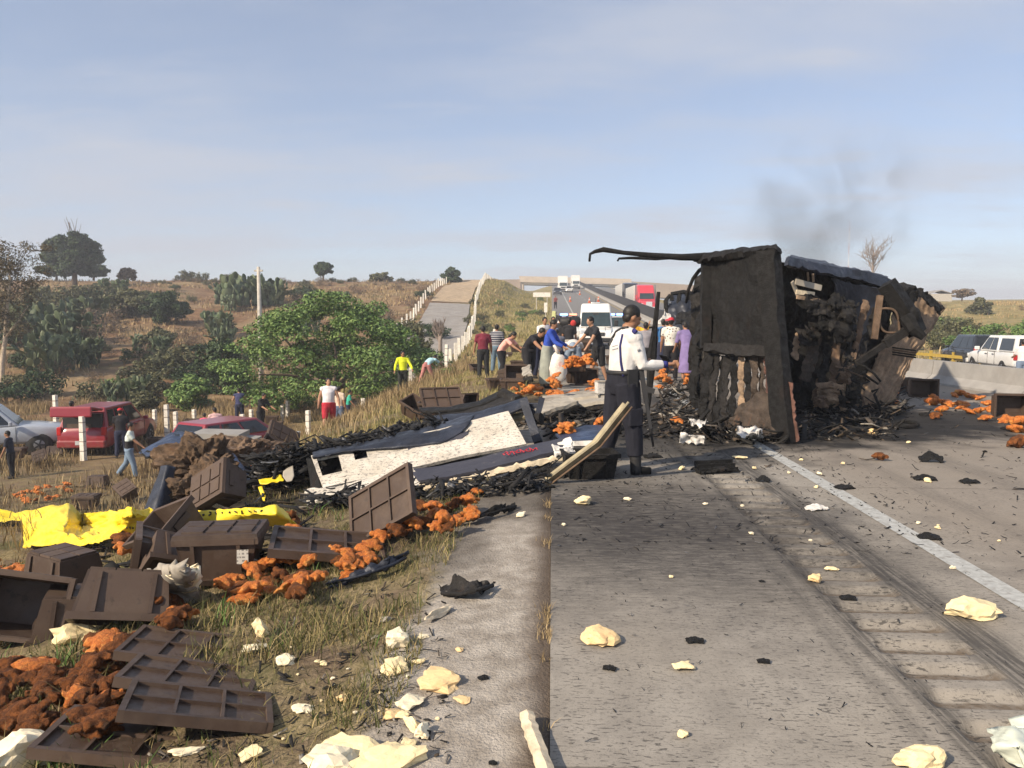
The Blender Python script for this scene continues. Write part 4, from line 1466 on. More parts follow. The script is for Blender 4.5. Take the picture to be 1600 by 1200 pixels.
# bent roof bows sticking out to the left
mb = MB(); mb.tube([AT(921, 408, 11.3), AT(922, 397, 11.35), AT(930, 393, 11.4), AT(943, 390, 11.4), AT(975, 395, 11.4), AT(1020, 399, 11.4), AT(1065, 402, 11.45), AT(1120, 401, 11.4)], [.018, .02, .028, .04, .032, .04, .05, .07], 7); tb(mb, 'bent_roof_rail', 'char', True)
mb = MB(); mb.tube([AT(965, 408, 11.8), AT(967, 404, 11.8), AT(985, 403, 11.8), AT(1025, 404, 11.8), AT(1060, 401, 11.7), AT(1105, 404, 11.6)], [.016, .018, .022, .028, .035, .05], 6); tb(mb, 'bent_roof_rail', 'char', True)
tb(sheet([[AT(1060, 399, 11.5), AT(1115, 397, 11.4)], [AT(1072, 404, 11.5), AT(1112, 416, 11.4)]], 10, 4, .03, 5, .02, 71, rag=.03), 'roof_sheet_shred', 'char_ash')
mb = MB(); mb.tube([AT(1103, 417, 11.5), AT(1093, 422, 11.6), AT(1083, 435, 11.7), AT(1076, 452, 11.8), AT(1072, 473, 11.9)], [.035, .03, .028, .026, .02], 7); tb(mb, 'hanging_strap', 'char', True)

# torn body behind, seen through the open side
tb(sheet([[AT(1228, 403, 11.6), AT(1262, 411, 12.0), AT(1305, 421, 12.4), AT(1350, 425, 12.9), AT(1385, 437, 13.2), AT(1400, 445, 13.4)],
          [AT(1224, 416, 11.5), AT(1262, 424, 11.9), AT(1305, 434, 12.3), AT(1345, 440, 12.8), AT(1380, 452, 13.1), AT(1398, 462, 13.3)]], 40, 6, .02, 3, .06, 81, rag=.015), 'roof_edge_beam', 'blackmetal')
tb(sheet([[AT(1228, 404, 11.6), AT(1305, 421, 12.4), AT(1385, 437, 13.2)], [AT(1235, 400, 15.5), AT(1310, 415, 16.5), AT(1388, 432, 17.0)]], 24, 14, .07, 1.5, .03, 82), 'roof_sheet', 'blackmetal')
tb(sheet([[AT(1212, 408, 11.9), AT(1305, 425, 12.7), AT(1390, 446, 13.5)], [AT(1214, 520, 12.6), AT(1305, 530, 13.2), AT(1390, 540, 13.9)], [AT(1218, 640, 12.8), AT(1305, 640, 13.3), AT(1385, 640, 13.9)]], 40, 40, .16, 1.8, .04, 83), 'inner_wall', 'char')
tb(sheet([[AT(1300, 436, 12.5), AT(1382, 452, 12.9)], [AT(1312, 505, 12.7), AT(1372, 470, 12.9)], [AT(1334, 575, 12.9), AT(1350, 560, 12.9)]], 18, 24, .04, 2, .02, 84, rag=.03), 'inner_gusset', 'blackmetal')
for k, (ua, va, ub, vb, w_, m_) in enumerate(((1238, 440, 1247, 462, .06, 'boards'), (1243, 440, 1283, 450, .09, 'boards'), (1244, 456, 1272, 460, .07, 'cream'), (1245, 464, 1280, 470, .06, 'char_tan'), (1262, 426, 1263, 438, .03, 'char_tan'), (1270, 428, 1271, 440, .03, 'char_tan'))):
    mb = MB(); mb.beam(AT(ua, va, 11.9), AT(ub, vb, 12.0), .03, w_, (0, 0, 1)); tb(mb, 'splintered_board', m_)
for k in range(16):
    u0, v0 = rng.uniform(1236, 1318), rng.uniform(455, 520)
    s_ = rng.uniform(14, 36)
    rows = [[AT(u0, v0, 12.0 + rng.uniform(-.2, .3)), AT(u0 + s_, v0 + rng.uniform(-6, 12), 12.1)], [AT(u0 + rng.uniform(-8, 8), v0 + rng.uniform(10, 24), 11.9), AT(u0 + s_, v0 + rng.uniform(14, 30), 12.0)]]
    tb(sheet(rows, 9, 9, .09, 5, .03, 100 + k, rag=.05), 'melted_foam_flap', 'char_ash' if k % 3 == 0 else 'char')
for k, (ua, va, ub, vb, wd, m_) in enumerate(((1277, 522, 1257, 592, 17, 'char_rust'), (1296, 525, 1280, 600, 10, 'char'), (1306, 535, 1300, 610, 12, 'char_brown'), (1316, 545, 1306, 622, 10, 'char_rust'), (1246, 520, 1240, 560, 8, 'char_tan'),
                                              (1330, 540, 1326, 600, 9, 'char_ash'), (1290, 560, 1272, 625, 8, 'char_brown'), (1338, 520, 1324, 560, 14, 'char_ash'), (1352, 470, 1332, 560, 10, 'char_brown'), (1368, 480, 1345, 556, 8, 'char_ash'), (1262, 560, 1250, 636, 9, 'char'), (1320, 580, 1316, 640, 9, 'char_tan'))):
    d0 = 12.2 + .02 * k
    rows = [[AT(ua - wd / 2, va, d0), AT(ua + wd / 2, va + 2, d0)], [AT(ub - wd / 2, vb, d0 - .2), AT(ub + wd / 2, vb + 4, d0 - .2)]]
    tb(sheet(rows, 5, 20, .06, 4, .02, 130 + k, rag=.04), 'torn_lining', m_)
# coil of burnt wiring / crushed drum low in the wreck
for (u_, v_, r_, m_) in ((1296, 617, .19, 'char_tan'), (1318, 592, .10, 'char_brown'), (1332, 622, .12, 'char'), (1282, 628, .10, 'char_brown'), (1312, 628, .09, 'char_ash')):
    c_ = AT(u_, v_, 11.9)
    for q in range(5):
        rows = [[c_ + Vector((-r_ * 1.0, 0, r_ * (.9 - .3 * q))), c_ + Vector((0, -.10 - .02 * q, r_ * (1.1 - .32 * q))), c_ + Vector((r_ * .9, 0, r_ * (.8 - .3 * q)))], [c_ + Vector((-r_ * .9, -.03, r_ * (.5 - .3 * q))), c_ + Vector((0, -.14, r_ * (.55 - .3 * q))), c_ + Vector((r_, -.02, r_ * (.4 - .3 * q)))]]
        tb(sheet(rows, 10, 6, .05, 9, .012, 700 + q + int(u_), rag=.03), 'crushed_wrap', m_)
# triangular frame with a rounded opening
fr = [(1385, 443), (1404, 470), (1422, 500), (1434, 521)]
mb = MB(); mb.tube([AT(u_, v_, 12.3) for u_, v_ in fr], [.16, .17, .18, .15], 4); tb(mb, 'corner_brace', 'char')
mb = MB(); mb.beam(AT(1430, 508, 12.25), AT(1382, 538, 12.2), .09, .13, (0, 0, 1)); mb.beam(AT(1384, 537, 12.2), AT(1338, 568, 12.1), .06, .09); tb(mb, 'lower_brace', 'char_ash')
mb = MB(); mb.beam(AT(1375, 462, 12.3), AT(1366, 530, 12.2), .06, .09, (1, 0, 0)); tb(mb, 'upright_brace', 'char_brown')
ring = []
for a in np.linspace(0, 2 * math.pi, 25):
    ring.append(AT(1389 + 15 * math.copysign(abs(math.cos(a)) ** .55, math.cos(a)) + 5 * math.sin(a), 501 + 19 * math.copysign(abs(math.sin(a)) ** .6, math.sin(a)), 12.25))
mb = MB(); mb.tube(ring, .02, 5, cap=False); tb(mb, 'window_surround', 'char_brown', True)
mb = MB(); mb.tube([AT(1416, 495, 12.2), AT(1428, 515, 12.1), AT(1444, 527, 12.05)], [.13, .1, .06], 7); mb.ell(AT(1427, 492, 12.2), (.11, .1, .13)); tb(mb, 'brace_fitting', 'char')
# flared corrugated outer skin on the right
A0 = sheet([[AT(1402, 452, 14.0), AT(1428, 448, 14.3), AT(1452, 462, 14.5), AT(1474, 482, 14.7)], [AT(1390, 505, 13.6), AT(1415, 515, 13.8), AT(1438, 520, 14.0), AT(1462, 505, 14.3)], [AT(1362, 575, 13.4), AT(1385, 580, 13.5), AT(1408, 580, 13.6), AT(1424, 565, 13.8)], [AT(1330, 645, 13.2), AT(1352, 645, 13.2), AT(1374, 640, 13.3), AT(1393, 630, 13.4)]], 54, 44, .05, 2.4, .02, 90, rag=.04)
for i, q in enumerate(A0.v):
    k = (i % (55 * 45)) % 55
    s_ = math.sin(k / 54 * math.pi * 2 * 8) * .014
    A0.v[i] = (q[0] + s_ * .3, q[1] + s_, q[2])
tb(A0, 'outer_skin', 'char_tan', True)
tb(sheet([[AT(1370, 440, 13.3), AT(1400, 442, 13.6), AT(1440, 452, 13.9), AT(1472, 478, 14.4)], [AT(1385, 462, 13.2), AT(1408, 462, 13.4), AT(1440, 464, 13.8), AT(1468, 492, 14.3)]], 30, 8, .09, 3, .025, 91, rag=.07), 'curled_roof_edge', 'char_ash')
tb(sheet([[AT(1388, 448, 13.1), AT(1425, 452, 13.4)], [AT(1400, 480, 13.0), AT(1435, 468, 13.4)]], 14, 10, .12, 4, .03, 92, rag=.08), 'crumpled_corner', 'char')
for k in range(4):
    mb = MB(); mb.beam(AT(1394, 543 + 3.5 * k, 12.6 + .05 * k), AT(1431, 548 + 3.6 * k, 12.5 + .05 * k), .05, .025); tb(mb, 'lath', 'char_ash' if k != 1 else 'char_brown')
mb = MB(); mb.tube([AT(1338, 568, 12.0), AT(1352, 573, 12.0), AT(1366, 584, 12.0), AT(1376, 596, 12.0), AT(1372, 600, 12.0), AT(1360, 592, 12.0), AT(1345, 580, 12.0)], .018, 6); tb(mb, 'bent_hoop', 'char', True)
mb = MB(); mb.tube([AT(1362, 612, 12.0), AT(1372, 608, 12.0), AT(1366, 616, 12.0), AT(1378, 645, 11.9)], .022, 6); tb(mb, 'bent_strut', 'char', True)
for k in range(16):
    u0, v0 = rng.uniform(1300, 1350), rng.uniform(560, 630)
    mb = MB(); mb.tube([AT(u0, v0, 12.0), AT(u0 + rng.uniform(-18, 18), v0 + rng.uniform(-12, 20), 11.9), AT(u0 + rng.uniform(-25, 25), v0 + rng.uniform(0, 30), 11.8)], .014, 5); tb(mb, 'loose_wire', rng.choice(['char_ash', 'char_brown', 'char']))
# free standing charred pole left of the trailer
a, b = AT(1029, 456, 12.5), AT(1012, 622, 12.6)
t = thing('charred_post', 'thin charred metal post standing up beside the boy in grey', 'post', (b.x, b.y, 0))
mb = MB(); mb.tube([a, a.lerp(b, .35), a.lerp(b, .6), Vector((b.x, b.y, 0))], [.03, .045, .08, .03], 6); mb.build('shaft', M['char'], t, world=True)
mb = MB(); mb.beam(AT(1014, 512, 12.5), AT(1022, 511, 12.5), .04, .03); mb.build('bracket', M['char'], t, world=True)

# ================================================================== second burnt vehicle further back
p = AT(1068, 540, 25)
t = thing('burnt_cab', 'crumpled burnt out truck cab behind the person in the red cap', 'wreck', (p.x, p.y, 0))
k_ = lambda nm, mb, mat, sm=False: mb.build(nm, M[mat], t, sm, world=True)
k_('crushed_shell', sheet([[AT(1046, 470, 26), AT(1065, 462, 26.5), AT(1100, 470, 27)], [AT(1046, 485, 25), AT(1070, 480, 24.6), AT(1105, 490, 25)], [AT(1048, 510, 24.6), AT(1075, 510, 24), AT(1110, 515, 24.4)], [AT(1050, 555, 24.6), AT(1080, 560, 24.2), AT(1110, 560, 24.4)]], 26, 26, .28, 1.2, .05, 200), 'blackmetal', True)
k_('white_flap', sheet([[AT(1042, 466, 25), AT(1050, 468, 25.2)], [AT(1038, 490, 24.6), AT(1048, 500, 24.6)], [AT(1024, 508, 24.4), AT(1048, 508, 24.3)]], 10, 14, .1, 2, .02, 201, rag=.05), 'ashcloth')
for pts in (((1041, 490), (1040, 470), (1046, 462), (1052, 468)), ((1050, 470), (1050, 459), (1068, 456), (1090, 460)), ((1062, 458), (1060, 474)), ((1072, 457), (1080, 472)), ((1084, 459), (1092, 478)), ((1070, 473), (1080, 462))):
    mb = MB(); mb.tube([AT(u_, v_, 24.8) for u_, v_ in pts], .07, 6); k_('cab_frame', mb, 'char')
k_('torn_hood', sheet([[AT(1058, 492, 24), AT(1100, 486, 24)], [AT(1056, 506, 23.4), AT(1104, 512, 23.4)]], 14, 8, .2, 1.6, .04, 203, rag=.06), 'char')

# ================================================================== cab panels lying on the verge
p = GT(655, 775)
cb_ = thing('wrecked_cab_panel', 'soot flecked white truck side panel lying on the verge wreckage', 'panel', p)
k_ = lambda nm, mb, mat, sm=False, par=None: mb.build(nm, M[mat], par or cb_, sm, world=True)
W0 = [AT(487, 716, 8.65), AT(560, 702, 8.68), AT(620, 690, 8.72), AT(700, 670, 8.77), AT(795, 646, 8.82)]
W1 = [AT(496, 740, 8.38), AT(565, 724, 8.40), AT(630, 712, 8.42), AT(715, 692, 8.5), AT(809, 671, 8.52)]
W2 = [AT(506, 765, 8.15), AT(568, 752, 8.17), AT(636, 737, 8.18), AT(725, 716, 8.22), AT(823, 697, 8.26)]
k_('white_side', sheet([W0, W1, W2], 66, 22, .012, 1.5, .035, 300, holes=[(.035, .142, .14, .66), (.205, .30, .04, .40)]), 'scorchwhite')
R0 = [AT(500, 705, 9.5), AT(570, 690, 9.5), AT(640, 674, 9.5), AT(700, 660, 9.5), AT(735, 651, 9.4)]
R1 = [AT(492, 706, 9.1), AT(565, 692, 9.15), AT(630, 678, 9.15), AT(690, 664, 9.15), AT(742, 650, 9.1)]
R2 = [AT(488, 715, 8.58), AT(560, 700, 8.59), AT(622, 688, 8.62), AT(690, 676, 8.66), AT(735, 661, 8.70)]
R3 = [AT(489, 718, 8.55), AT(561, 704, 8.54), AT(624, 701, 8.48), AT(690, 694, 8.47), AT(722, 676, 8.57)]
k_('blackened_top_edge', sheet([R0, R1, R2, R3], 44, 14, .015, 2, .02, 301, rag=.012), 'blackmetal', True)
k_('smoked_patch', sheet([[AT(630, 698, 8.50), AT(690, 690, 8.50), AT(735, 670, 8.60)], [AT(640, 706, 8.42), AT(690, 704, 8.42), AT(722, 690, 8.46)]], 20, 6, .006, 6, .004, 302, rag=.05), 'scorchdark')
k_('window_dark_backing', sheet([[AT(500, 708, 8.95), AT(548, 698, 8.95)], [AT(508, 752, 8.6), AT(552, 740, 8.6)]], 4, 4, .03, 2, .01, 303), 'char')  # black sheet behind the hole, stands in for its shaded inside
k_('small_window', sheet([[AT(552, 700, 8.80), AT(590, 692, 8.8)], [AT(560, 722, 8.58), AT(592, 714, 8.58)]], 5, 4, .01, 2, .01, 304), 'blackmetal')
for pts in (((548, 711), (557, 726)), ((558, 712), (548, 725))):
    mb = MB(); a, b = [AT(u_, v_, 8.47 if v_ > 718 else 8.60) for u_, v_ in pts]; mb.beam(a + Vector((0, -.03, .01)), b + Vector((0, -.03, .01)), .012, .022, (0, -1, .5)); k_('painted_cross', mb, 'blackpaint')
mb = MB(); mb.beam(AT(527, 748, 8.22), AT(541, 745, 8.22), .008, .02); k_('rusty_vent', mb, 'char_rust')
k_('end_cap', sheet([[AT(482, 716, 8.8), AT(488, 717, 8.63)], [AT(490, 770, 8.4), AT(507, 766, 8.13)]], 4, 8, .02, 3, .02, 305), 'char')
k_('under_panel', sheet([[AT(478, 772, 8.1), AT(540, 757, 8.0), AT(600, 745, 7.95), AT(650, 735, 8.0)], [AT(480, 790, 7.7), AT(530, 784, 7.6), AT(585, 770, 7.6), AT(650, 750, 7.7)]], 30, 10, .04, 2.5, .03, 306, rag=.02), 'scorchwhite')

p = GT(770, 765)
cb2 = thing('wrecked_fairing', 'long blackened fairing panel with cream edge and red lettering below the white panel', 'panel', p)
k_ = lambda nm, mb, mat, sm=False, par=None: mb.build(nm, M[mat], par or cb2, sm, world=True)
k_('dark_face', sheet([[AT(640, 738, 7.95), AT(740, 722, 8.0), AT(822, 702, 8.05), AT(880, 688, 8.1)], [AT(655, 757, 7.62), AT(745, 740, 7.65), AT(828, 720, 7.7), AT(892, 703, 7.75)]], 44, 10, .015, 2.5, .03, 310), 'scorchdark')
k_('white_end', sheet([[AT(610, 741, 7.95), AT(645, 733, 7.98)], [AT(648, 768, 7.55), AT(660, 760, 7.58)]], 8, 8, .01, 2, .03, 311), 'scorchwhite')
k_('cream_rim', sheet([[AT(655, 758, 7.58), AT(745, 741, 7.61), AT(828, 721, 7.66), AT(890, 706, 7.7)], [AT(655, 768, 7.57), AT(745, 750, 7.6), AT(828, 730, 7.65), AT(888, 716, 7.7)]], 40, 4, .012, 6, .05, 312, rag=.01), 'cream')
k_('crushed_tip', sheet([[AT(862, 690, 7.95), AT(893, 688, 7.95)], [AT(868, 712, 7.6), AT(897, 704, 7.62)]], 10, 8, .06, 5, .02, 313, rag=.03), 'ashcloth')
red = []
for k in range(34):
    f = k / 33
    red.append((786 + 55 * f + 2.6 * math.sin(k * 2.1), 711 - 8 * f + 2.4 * math.sin(k * 1.37) + 1.2 * math.sin(k * 3.3)))
mb = MB()
for a_, b_ in zip(red[:-1], red[1:]):
    q = lambda uv: AT(uv[0], uv[1], 7.98 - (uv[1] - 700) * .012)
    mb.beam(q(a_) + Vector((0, -.05, .02)), q(b_) + Vector((0, -.05, .02)), .006, .011, (0, -1, .6))
k_('red_lettering', mb, 'redpaint')
k_('lower_black_skirt', sheet([[AT(640, 775, 7.5), AT(745, 757, 7.6), AT(860, 728, 7.7)], [AT(660, 800, 7.6), AT(760, 785, 7.5), AT(860, 758, 7.45)]], 30, 10, .06, 2.5, .03, 314), 'char')
for k, (ua, va, ub, vb, m_) in enumerate(((662, 770, 690, 790, 'char_brown'), (698, 765, 745, 775, 'char_tan'), (760, 755, 800, 765, 'char_rust'), (830, 735, 880, 752, 'char_ash'))):
    k_('broken_lining', sheet([[AT(ua, va, 7.6), AT(ub, va - 6, 7.6)], [AT(ua + 6, vb, 7.45), AT(ub + 4, vb - 6, 7.45)]], 8, 6, .05, 4, .02, 320 + k, rag=.04), m_)

p = GT(740, 690)
cb3 = thing('wrecked_cab_floor', 'long black bent chassis sheets behind the white truck panel', 'wreck', p)
k_ = lambda nm, mb, mat, sm=False, par=None: mb.build(nm, M[mat], par or cb3, sm, world=True)
k_('upper_sheet', sheet([[AT(655, 641, 10.6), AT(705, 640, 10.6), AT(750, 629, 10.6), AT(785, 612, 10.6)], [AT(660, 647, 10.3), AT(710, 646, 10.2), AT(752, 636, 10.2), AT(788, 619, 10.2)]], 30, 4, .02, 2, .03, 330), 'char', True)
k_('tray', sheet([[AT(665, 652, 10.3), AT(720, 644, 10.3), AT(755, 633, 10.3), AT(792, 620, 10.2)], [AT(680, 662, 9.7), AT(735, 655, 9.7), AT(780, 643, 9.7), AT(818, 630, 9.7)]], 30, 10, .025, 2, .02, 331), 'char_ash', True)
k_('lower_sheet', sheet([[AT(670, 655, 9.9), AT(735, 648, 9.8), AT(790, 635, 9.7), AT(824, 622, 9.7)], [AT(690, 674, 9.4), AT(745, 662, 9.4), AT(795, 648, 9.4), AT(828, 634, 9.4)]], 30, 8, .02, 2, .03, 332), 'blackmetal', True)
mb = MB(); mb.beam(AT(819, 627, 9.5), AT(842, 694, 9.1), .1, .14, (0, 1, 0)); k_('upright_bar', mb, 'blackmetal')
mb = MB(); mb.beam(AT(828, 634, 9.5), AT(846, 634, 9.45), .08, .06); mb.beam(AT(847, 622, 9.45), AT(838, 656, 9.4), .07, .08, (0, 1, 0)); mb.beam(AT(826, 636, 9.5), AT(838, 652, 9.4), .06, .06, (0, 1, 0)); k_('bracket', mb, 'blackmetal')
mb = MB(); mb.tube([AT(835, 655, 9.35), AT(846, 654, 9.3)], .07, 12); k_('hub', mb, 'char_ash')
mb = MB(); mb.tube([AT(800, 654, 9.6), AT(822, 649, 9.5)], .05, 10); k_('roller', mb, 'olive_metal')
mb = MB(); mb.tube([AT(785, 616, 10.3), AT(800, 624, 10.1), AT(812, 628, 9.9)], .09, 8); k_('crumpled_hose', mb, 'char_ash')

p = GT(760, 700)
t = thing('blue_panel', 'smooth dark blue body panel lying flat behind the officer', 'panel', tuple(AT(920, 695, 8.6)))
sheet([[AT(868, 682, 8.8), AT(915, 668, 9.0), AT(950, 668, 9.0)], [AT(878, 692, 8.3), AT(920, 690, 8.3), AT(955, 688, 8.3)]], 20, 8, .015, 2, .03, 340).build('blue_face', M['tornblue'], t, True, world=True)
sheet([[AT(880, 691, 8.28), AT(950, 688, 8.28)], [AT(882, 698, 8.26), AT(950, 697, 8.26)]], 10, 3, .01, 2, .02, 341).build('white_edge', M['ashcloth'], t, world=True)

# ---- torn navy sheet on the heap at left
p = GT(320, 770)
t = thing('torn_sheet', 'torn dark navy sheet draped over the debris heap', 'sheet', p)
sheet([[AT(222, 700, 11.6), AT(268, 674, 12.0), AT(300, 678, 11.8), AT(335, 692, 11.5), AT(365, 712, 11.2), AT(392, 740, 10.6), AT(408, 747, 10.2)],
       [AT(218, 707, 11.2), AT(268, 688, 11.2), AT(305, 694, 11.0), AT(338, 712, 10.8), AT(362, 730, 10.6), AT(385, 746, 10.2), AT(402, 750, 10.0)],
       [AT(230, 716, 11.0), AT(266, 703, 10.8), AT(300, 710, 10.6), AT(328, 728, 10.4), AT(345, 744, 10.2), AT(368, 752, 10.0), AT(396, 756, 9.9)]], 60, 20, .05, 2.2, .008, 350, holes=[(.30, .34, .4, .5), (.42, .45, .6, .7), (.55, .60, .25, .4), (.66, .69, .55, .65), (.74, .77, .3, .4), (.2, .24, .2, .3)], rag=.03).build('torn_face', M['tornblue'], t, True, world=True)
sheet([[AT(218, 706, 11.2), AT(266, 702, 10.8)], [AT(232, 718, 11.0), AT(262, 716, 10.9)]], 10, 5, .03, 3, .01, 351, rag=.05).build('curled_end', M['char'], t, world=True)
t = thing('rubber_flap', 'stiff black curled rubber flap standing left of the wool heap', 'flap', GT(255, 800))
sheet([[AT(252, 728, 8.9), AT(262, 727, 8.8), AT(273, 730, 8.9)], [AT(240, 765, 8.8), AT(252, 768, 8.65), AT(268, 765, 8.8)], [AT(228, 800, 8.6), AT(243, 803, 8.5), AT(262, 800, 8.7)]], 12, 20, .02, 3, .02, 352).build('flap_face', M['blackmetal'], t, True, world=True)

# brown wool heap, brown mound and concrete block
def lump(c, r, seed, amp=.25, sub=3, flat=False):
    bm = bmesh.new()
    bmesh.ops.create_icosphere(bm, subdivisions=sub, radius=1)
    for v in bm.verts:
        q = v.co.copy()
        n1 = noise.noise(q * 1.6 + Vector((seed, 0, 0))) + .5 * noise.noise(q * 3.7 + Vector((0, seed, 0))) + .25 * noise.noise(q * 8 + Vector((0, 0, seed))) + (.2 * noise.noise(q * 17 + Vector((seed, 0, seed))) + .12 * noise.noise(q * 34) if sub > 4 else 0)
        q *= 1 + amp * n1
        v.co = Vector((q.x * r[0], q.y * r[1], q.z * r[2]))
    mb = MB(); mb.add([v.co + Vector(c) for v in bm.verts], [[v.index for v in f.verts] for f in bm.faces])
    bm.free()
    return mb


for k, (u_, v_, d_, r_, m_, lb) in enumerate(((312, 730, 9.8, (.42, .4, .38), 'wool', 'brown singed wool heap under the torn navy sheet'), (300, 772, 9.0, (.28, .3, .22), 'wool', 'brown singed wool clump right of the black rubber flap'),
                                             (338, 750, 9.4, (.3, .3, .25), 'wool', 'brown singed wool clump left of the labelled tilted crate'), (385, 712, 11.9, (.55, .5, .28), 'char_brown', 'smooth brown mound behind the torn navy sheet'))):
    t = thing('debris_heap', lb, 'heap', AT(u_, v_, d_))
    lump((0, 0, 0), r_, k * 3.1, .55, 5).build('wool_mass', M[m_], t)
p = AT(350, 700, 19)
t = thing('concrete_block', 'pale concrete block on the slope behind the navy sheet', 'block', (p.x, p.y, zg(p.x, p.y)))
hh = AT(350, 674, 19).z - zg(p.x, p.y)
mb = MB(); mb.box((-.1, 0, hh / 2 - .2), (1.15, .9, hh + .4), Euler((0, .03, .1))); mb.build('body', M['jersey'], t)
mb = MB(); mb.box((.62, 0, hh / 2 - .25), (.34, .8, hh + .2), Euler((0, .06, .1))); mb.build('side_slab', M['jersey'], t)

# ---- yellow tarpaulins
def tarp(name, label, ctrl, nu, nv, seed, letters=None, amp=.06, fr=3.2, base=None):
    t = thing(name, label, 'tarpaulin', base)
    ob = sheet(ctrl, nu, nv, amp, fr, .006, seed, rag=.012, ridge=True).build('cloth', M['yellow'], t, True, world=True)
    if letters:
        bpy.context.view_layer.update()
        bv = BVHTree.FromPolygons([ob.matrix_world @ v.co for v in ob.data.vertices], [tuple(p.vertices) for p in ob.data.polygons])
        for strokes in letters:
            pts = []
            for (u_, v_) in strokes:
                h = bv.ray_cast(CP, ray(u_, v_).normalized())
                if h[0] is not None: pts.append(h[0] - ray(u_, v_).normalized() * .012)
            if len(pts) > 1:
                mb = MB(); mb.tube(pts, .006, 4); mb.build('printed_stroke', M['blackpaint'], t, world=True)
    return t





tarp('tarpaulin', 'crumpled yellow tarpaulin spread over crates at the left', [
    [GO(-30, 792, .32), GO(30, 800, .25), GO(75, 790, .38), GO(108, 786, .42), GO(128, 802, .2), GO(160, 800, .35), GO(205, 790, .45), GO(232, 797, .3), GO(262, 803, .25)],
    [GO(-30, 802, .27), GO(30, 808, .2), GO(70, 806, .33), GO(108, 812, .36), GO(130, 822, .2), GO(165, 815, .3), GO(205, 806, .38), GO(230, 806, .28), GO(250, 812, .2)],
    [GO(-30, 812, .22), GO(35, 812, .18), GO(52, 828, .25), GO(95, 830, .28), GO(125, 838, .22), GO(165, 828, .26), GO(200, 820, .26), GO(222, 814, .25), GO(235, 822, .18)],
    [GO(-30, 814, .2), GO(33, 814, .17), GO(37, 856, .10), GO(85, 850, .2), GO(128, 852, .15), GO(160, 843, .2), GO(190, 832, .2), GO(212, 838, .12), GO(228, 832, .10)]], 84, 34, 5,
     [[(198 + 5 * k + rng.uniform(-1, 1), 825 + rng.uniform(-2, 2)) for _ in range(3)] for k in range(6)], base=GT(130, 850))
tarp('tarpaulin', 'yellow tarpaulin strip with black lettering behind the open crate', [
    [GO(290, 800, .34), GO(340, 796, .36), GO(390, 794, .36), GO(430, 790, .34), GO(452, 800, .2)],
    [GO(298, 812, .28), GO(340, 808, .3), GO(390, 806, .30), GO(432, 804, .28), GO(460, 816, .14)],
    [GO(302, 824, .2), GO(330, 824, .22), GO(390, 812, .25), GO(436, 812, .2), GO(465, 822, .1)],
    [GO(312, 830, .12), GO(332, 827, .14), GO(390, 818, .18), GO(440, 822, .12), GO(448, 830, .06)]], 54, 20, 9,
     [[(308 + 10 * k + rng.uniform(-2, 2), 804 - .5 * k + rng.uniform(-3, 3)) for _ in range(rng.choice((2, 3, 4)))] for k in range(11)], amp=.04, base=GT(380, 830))
t = thing('tarpaulin', 'small yellow tarpaulin scrap caught in the black wreckage', 'tarpaulin', GO(425, 770, .3))
sheet([[AT(405, 750, 8.9), AT(440, 742, 8.9)], [AT(406, 758, 8.7), AT(444, 750, 8.7)]], 14, 6, .03, 5, .006, 21, rag=.02).build('cloth', M['yellow'], t, True, world=True)
sheet([[AT(404, 762, 8.8), AT(410, 760, 8.8)], [AT(412, 788, 8.6), AT(417, 785, 8.6)]], 4, 10, .02, 5, .006, 22).build('strap', M['yellow'], t, True, world=True)
sheet([[AT(443, 735, 8.9), AT(458, 728, 8.9)], [AT(442, 745, 8.7), AT(460, 744, 8.7)], [AT(448, 753, 8.65), AT(456, 751, 8.65)]], 8, 8, .02, 5, .006, 23).build('grey_patch', M['boards'], t, True, world=True)

# ================================================================== crates
L, W_, H = .53, .38, .29
TH = .016


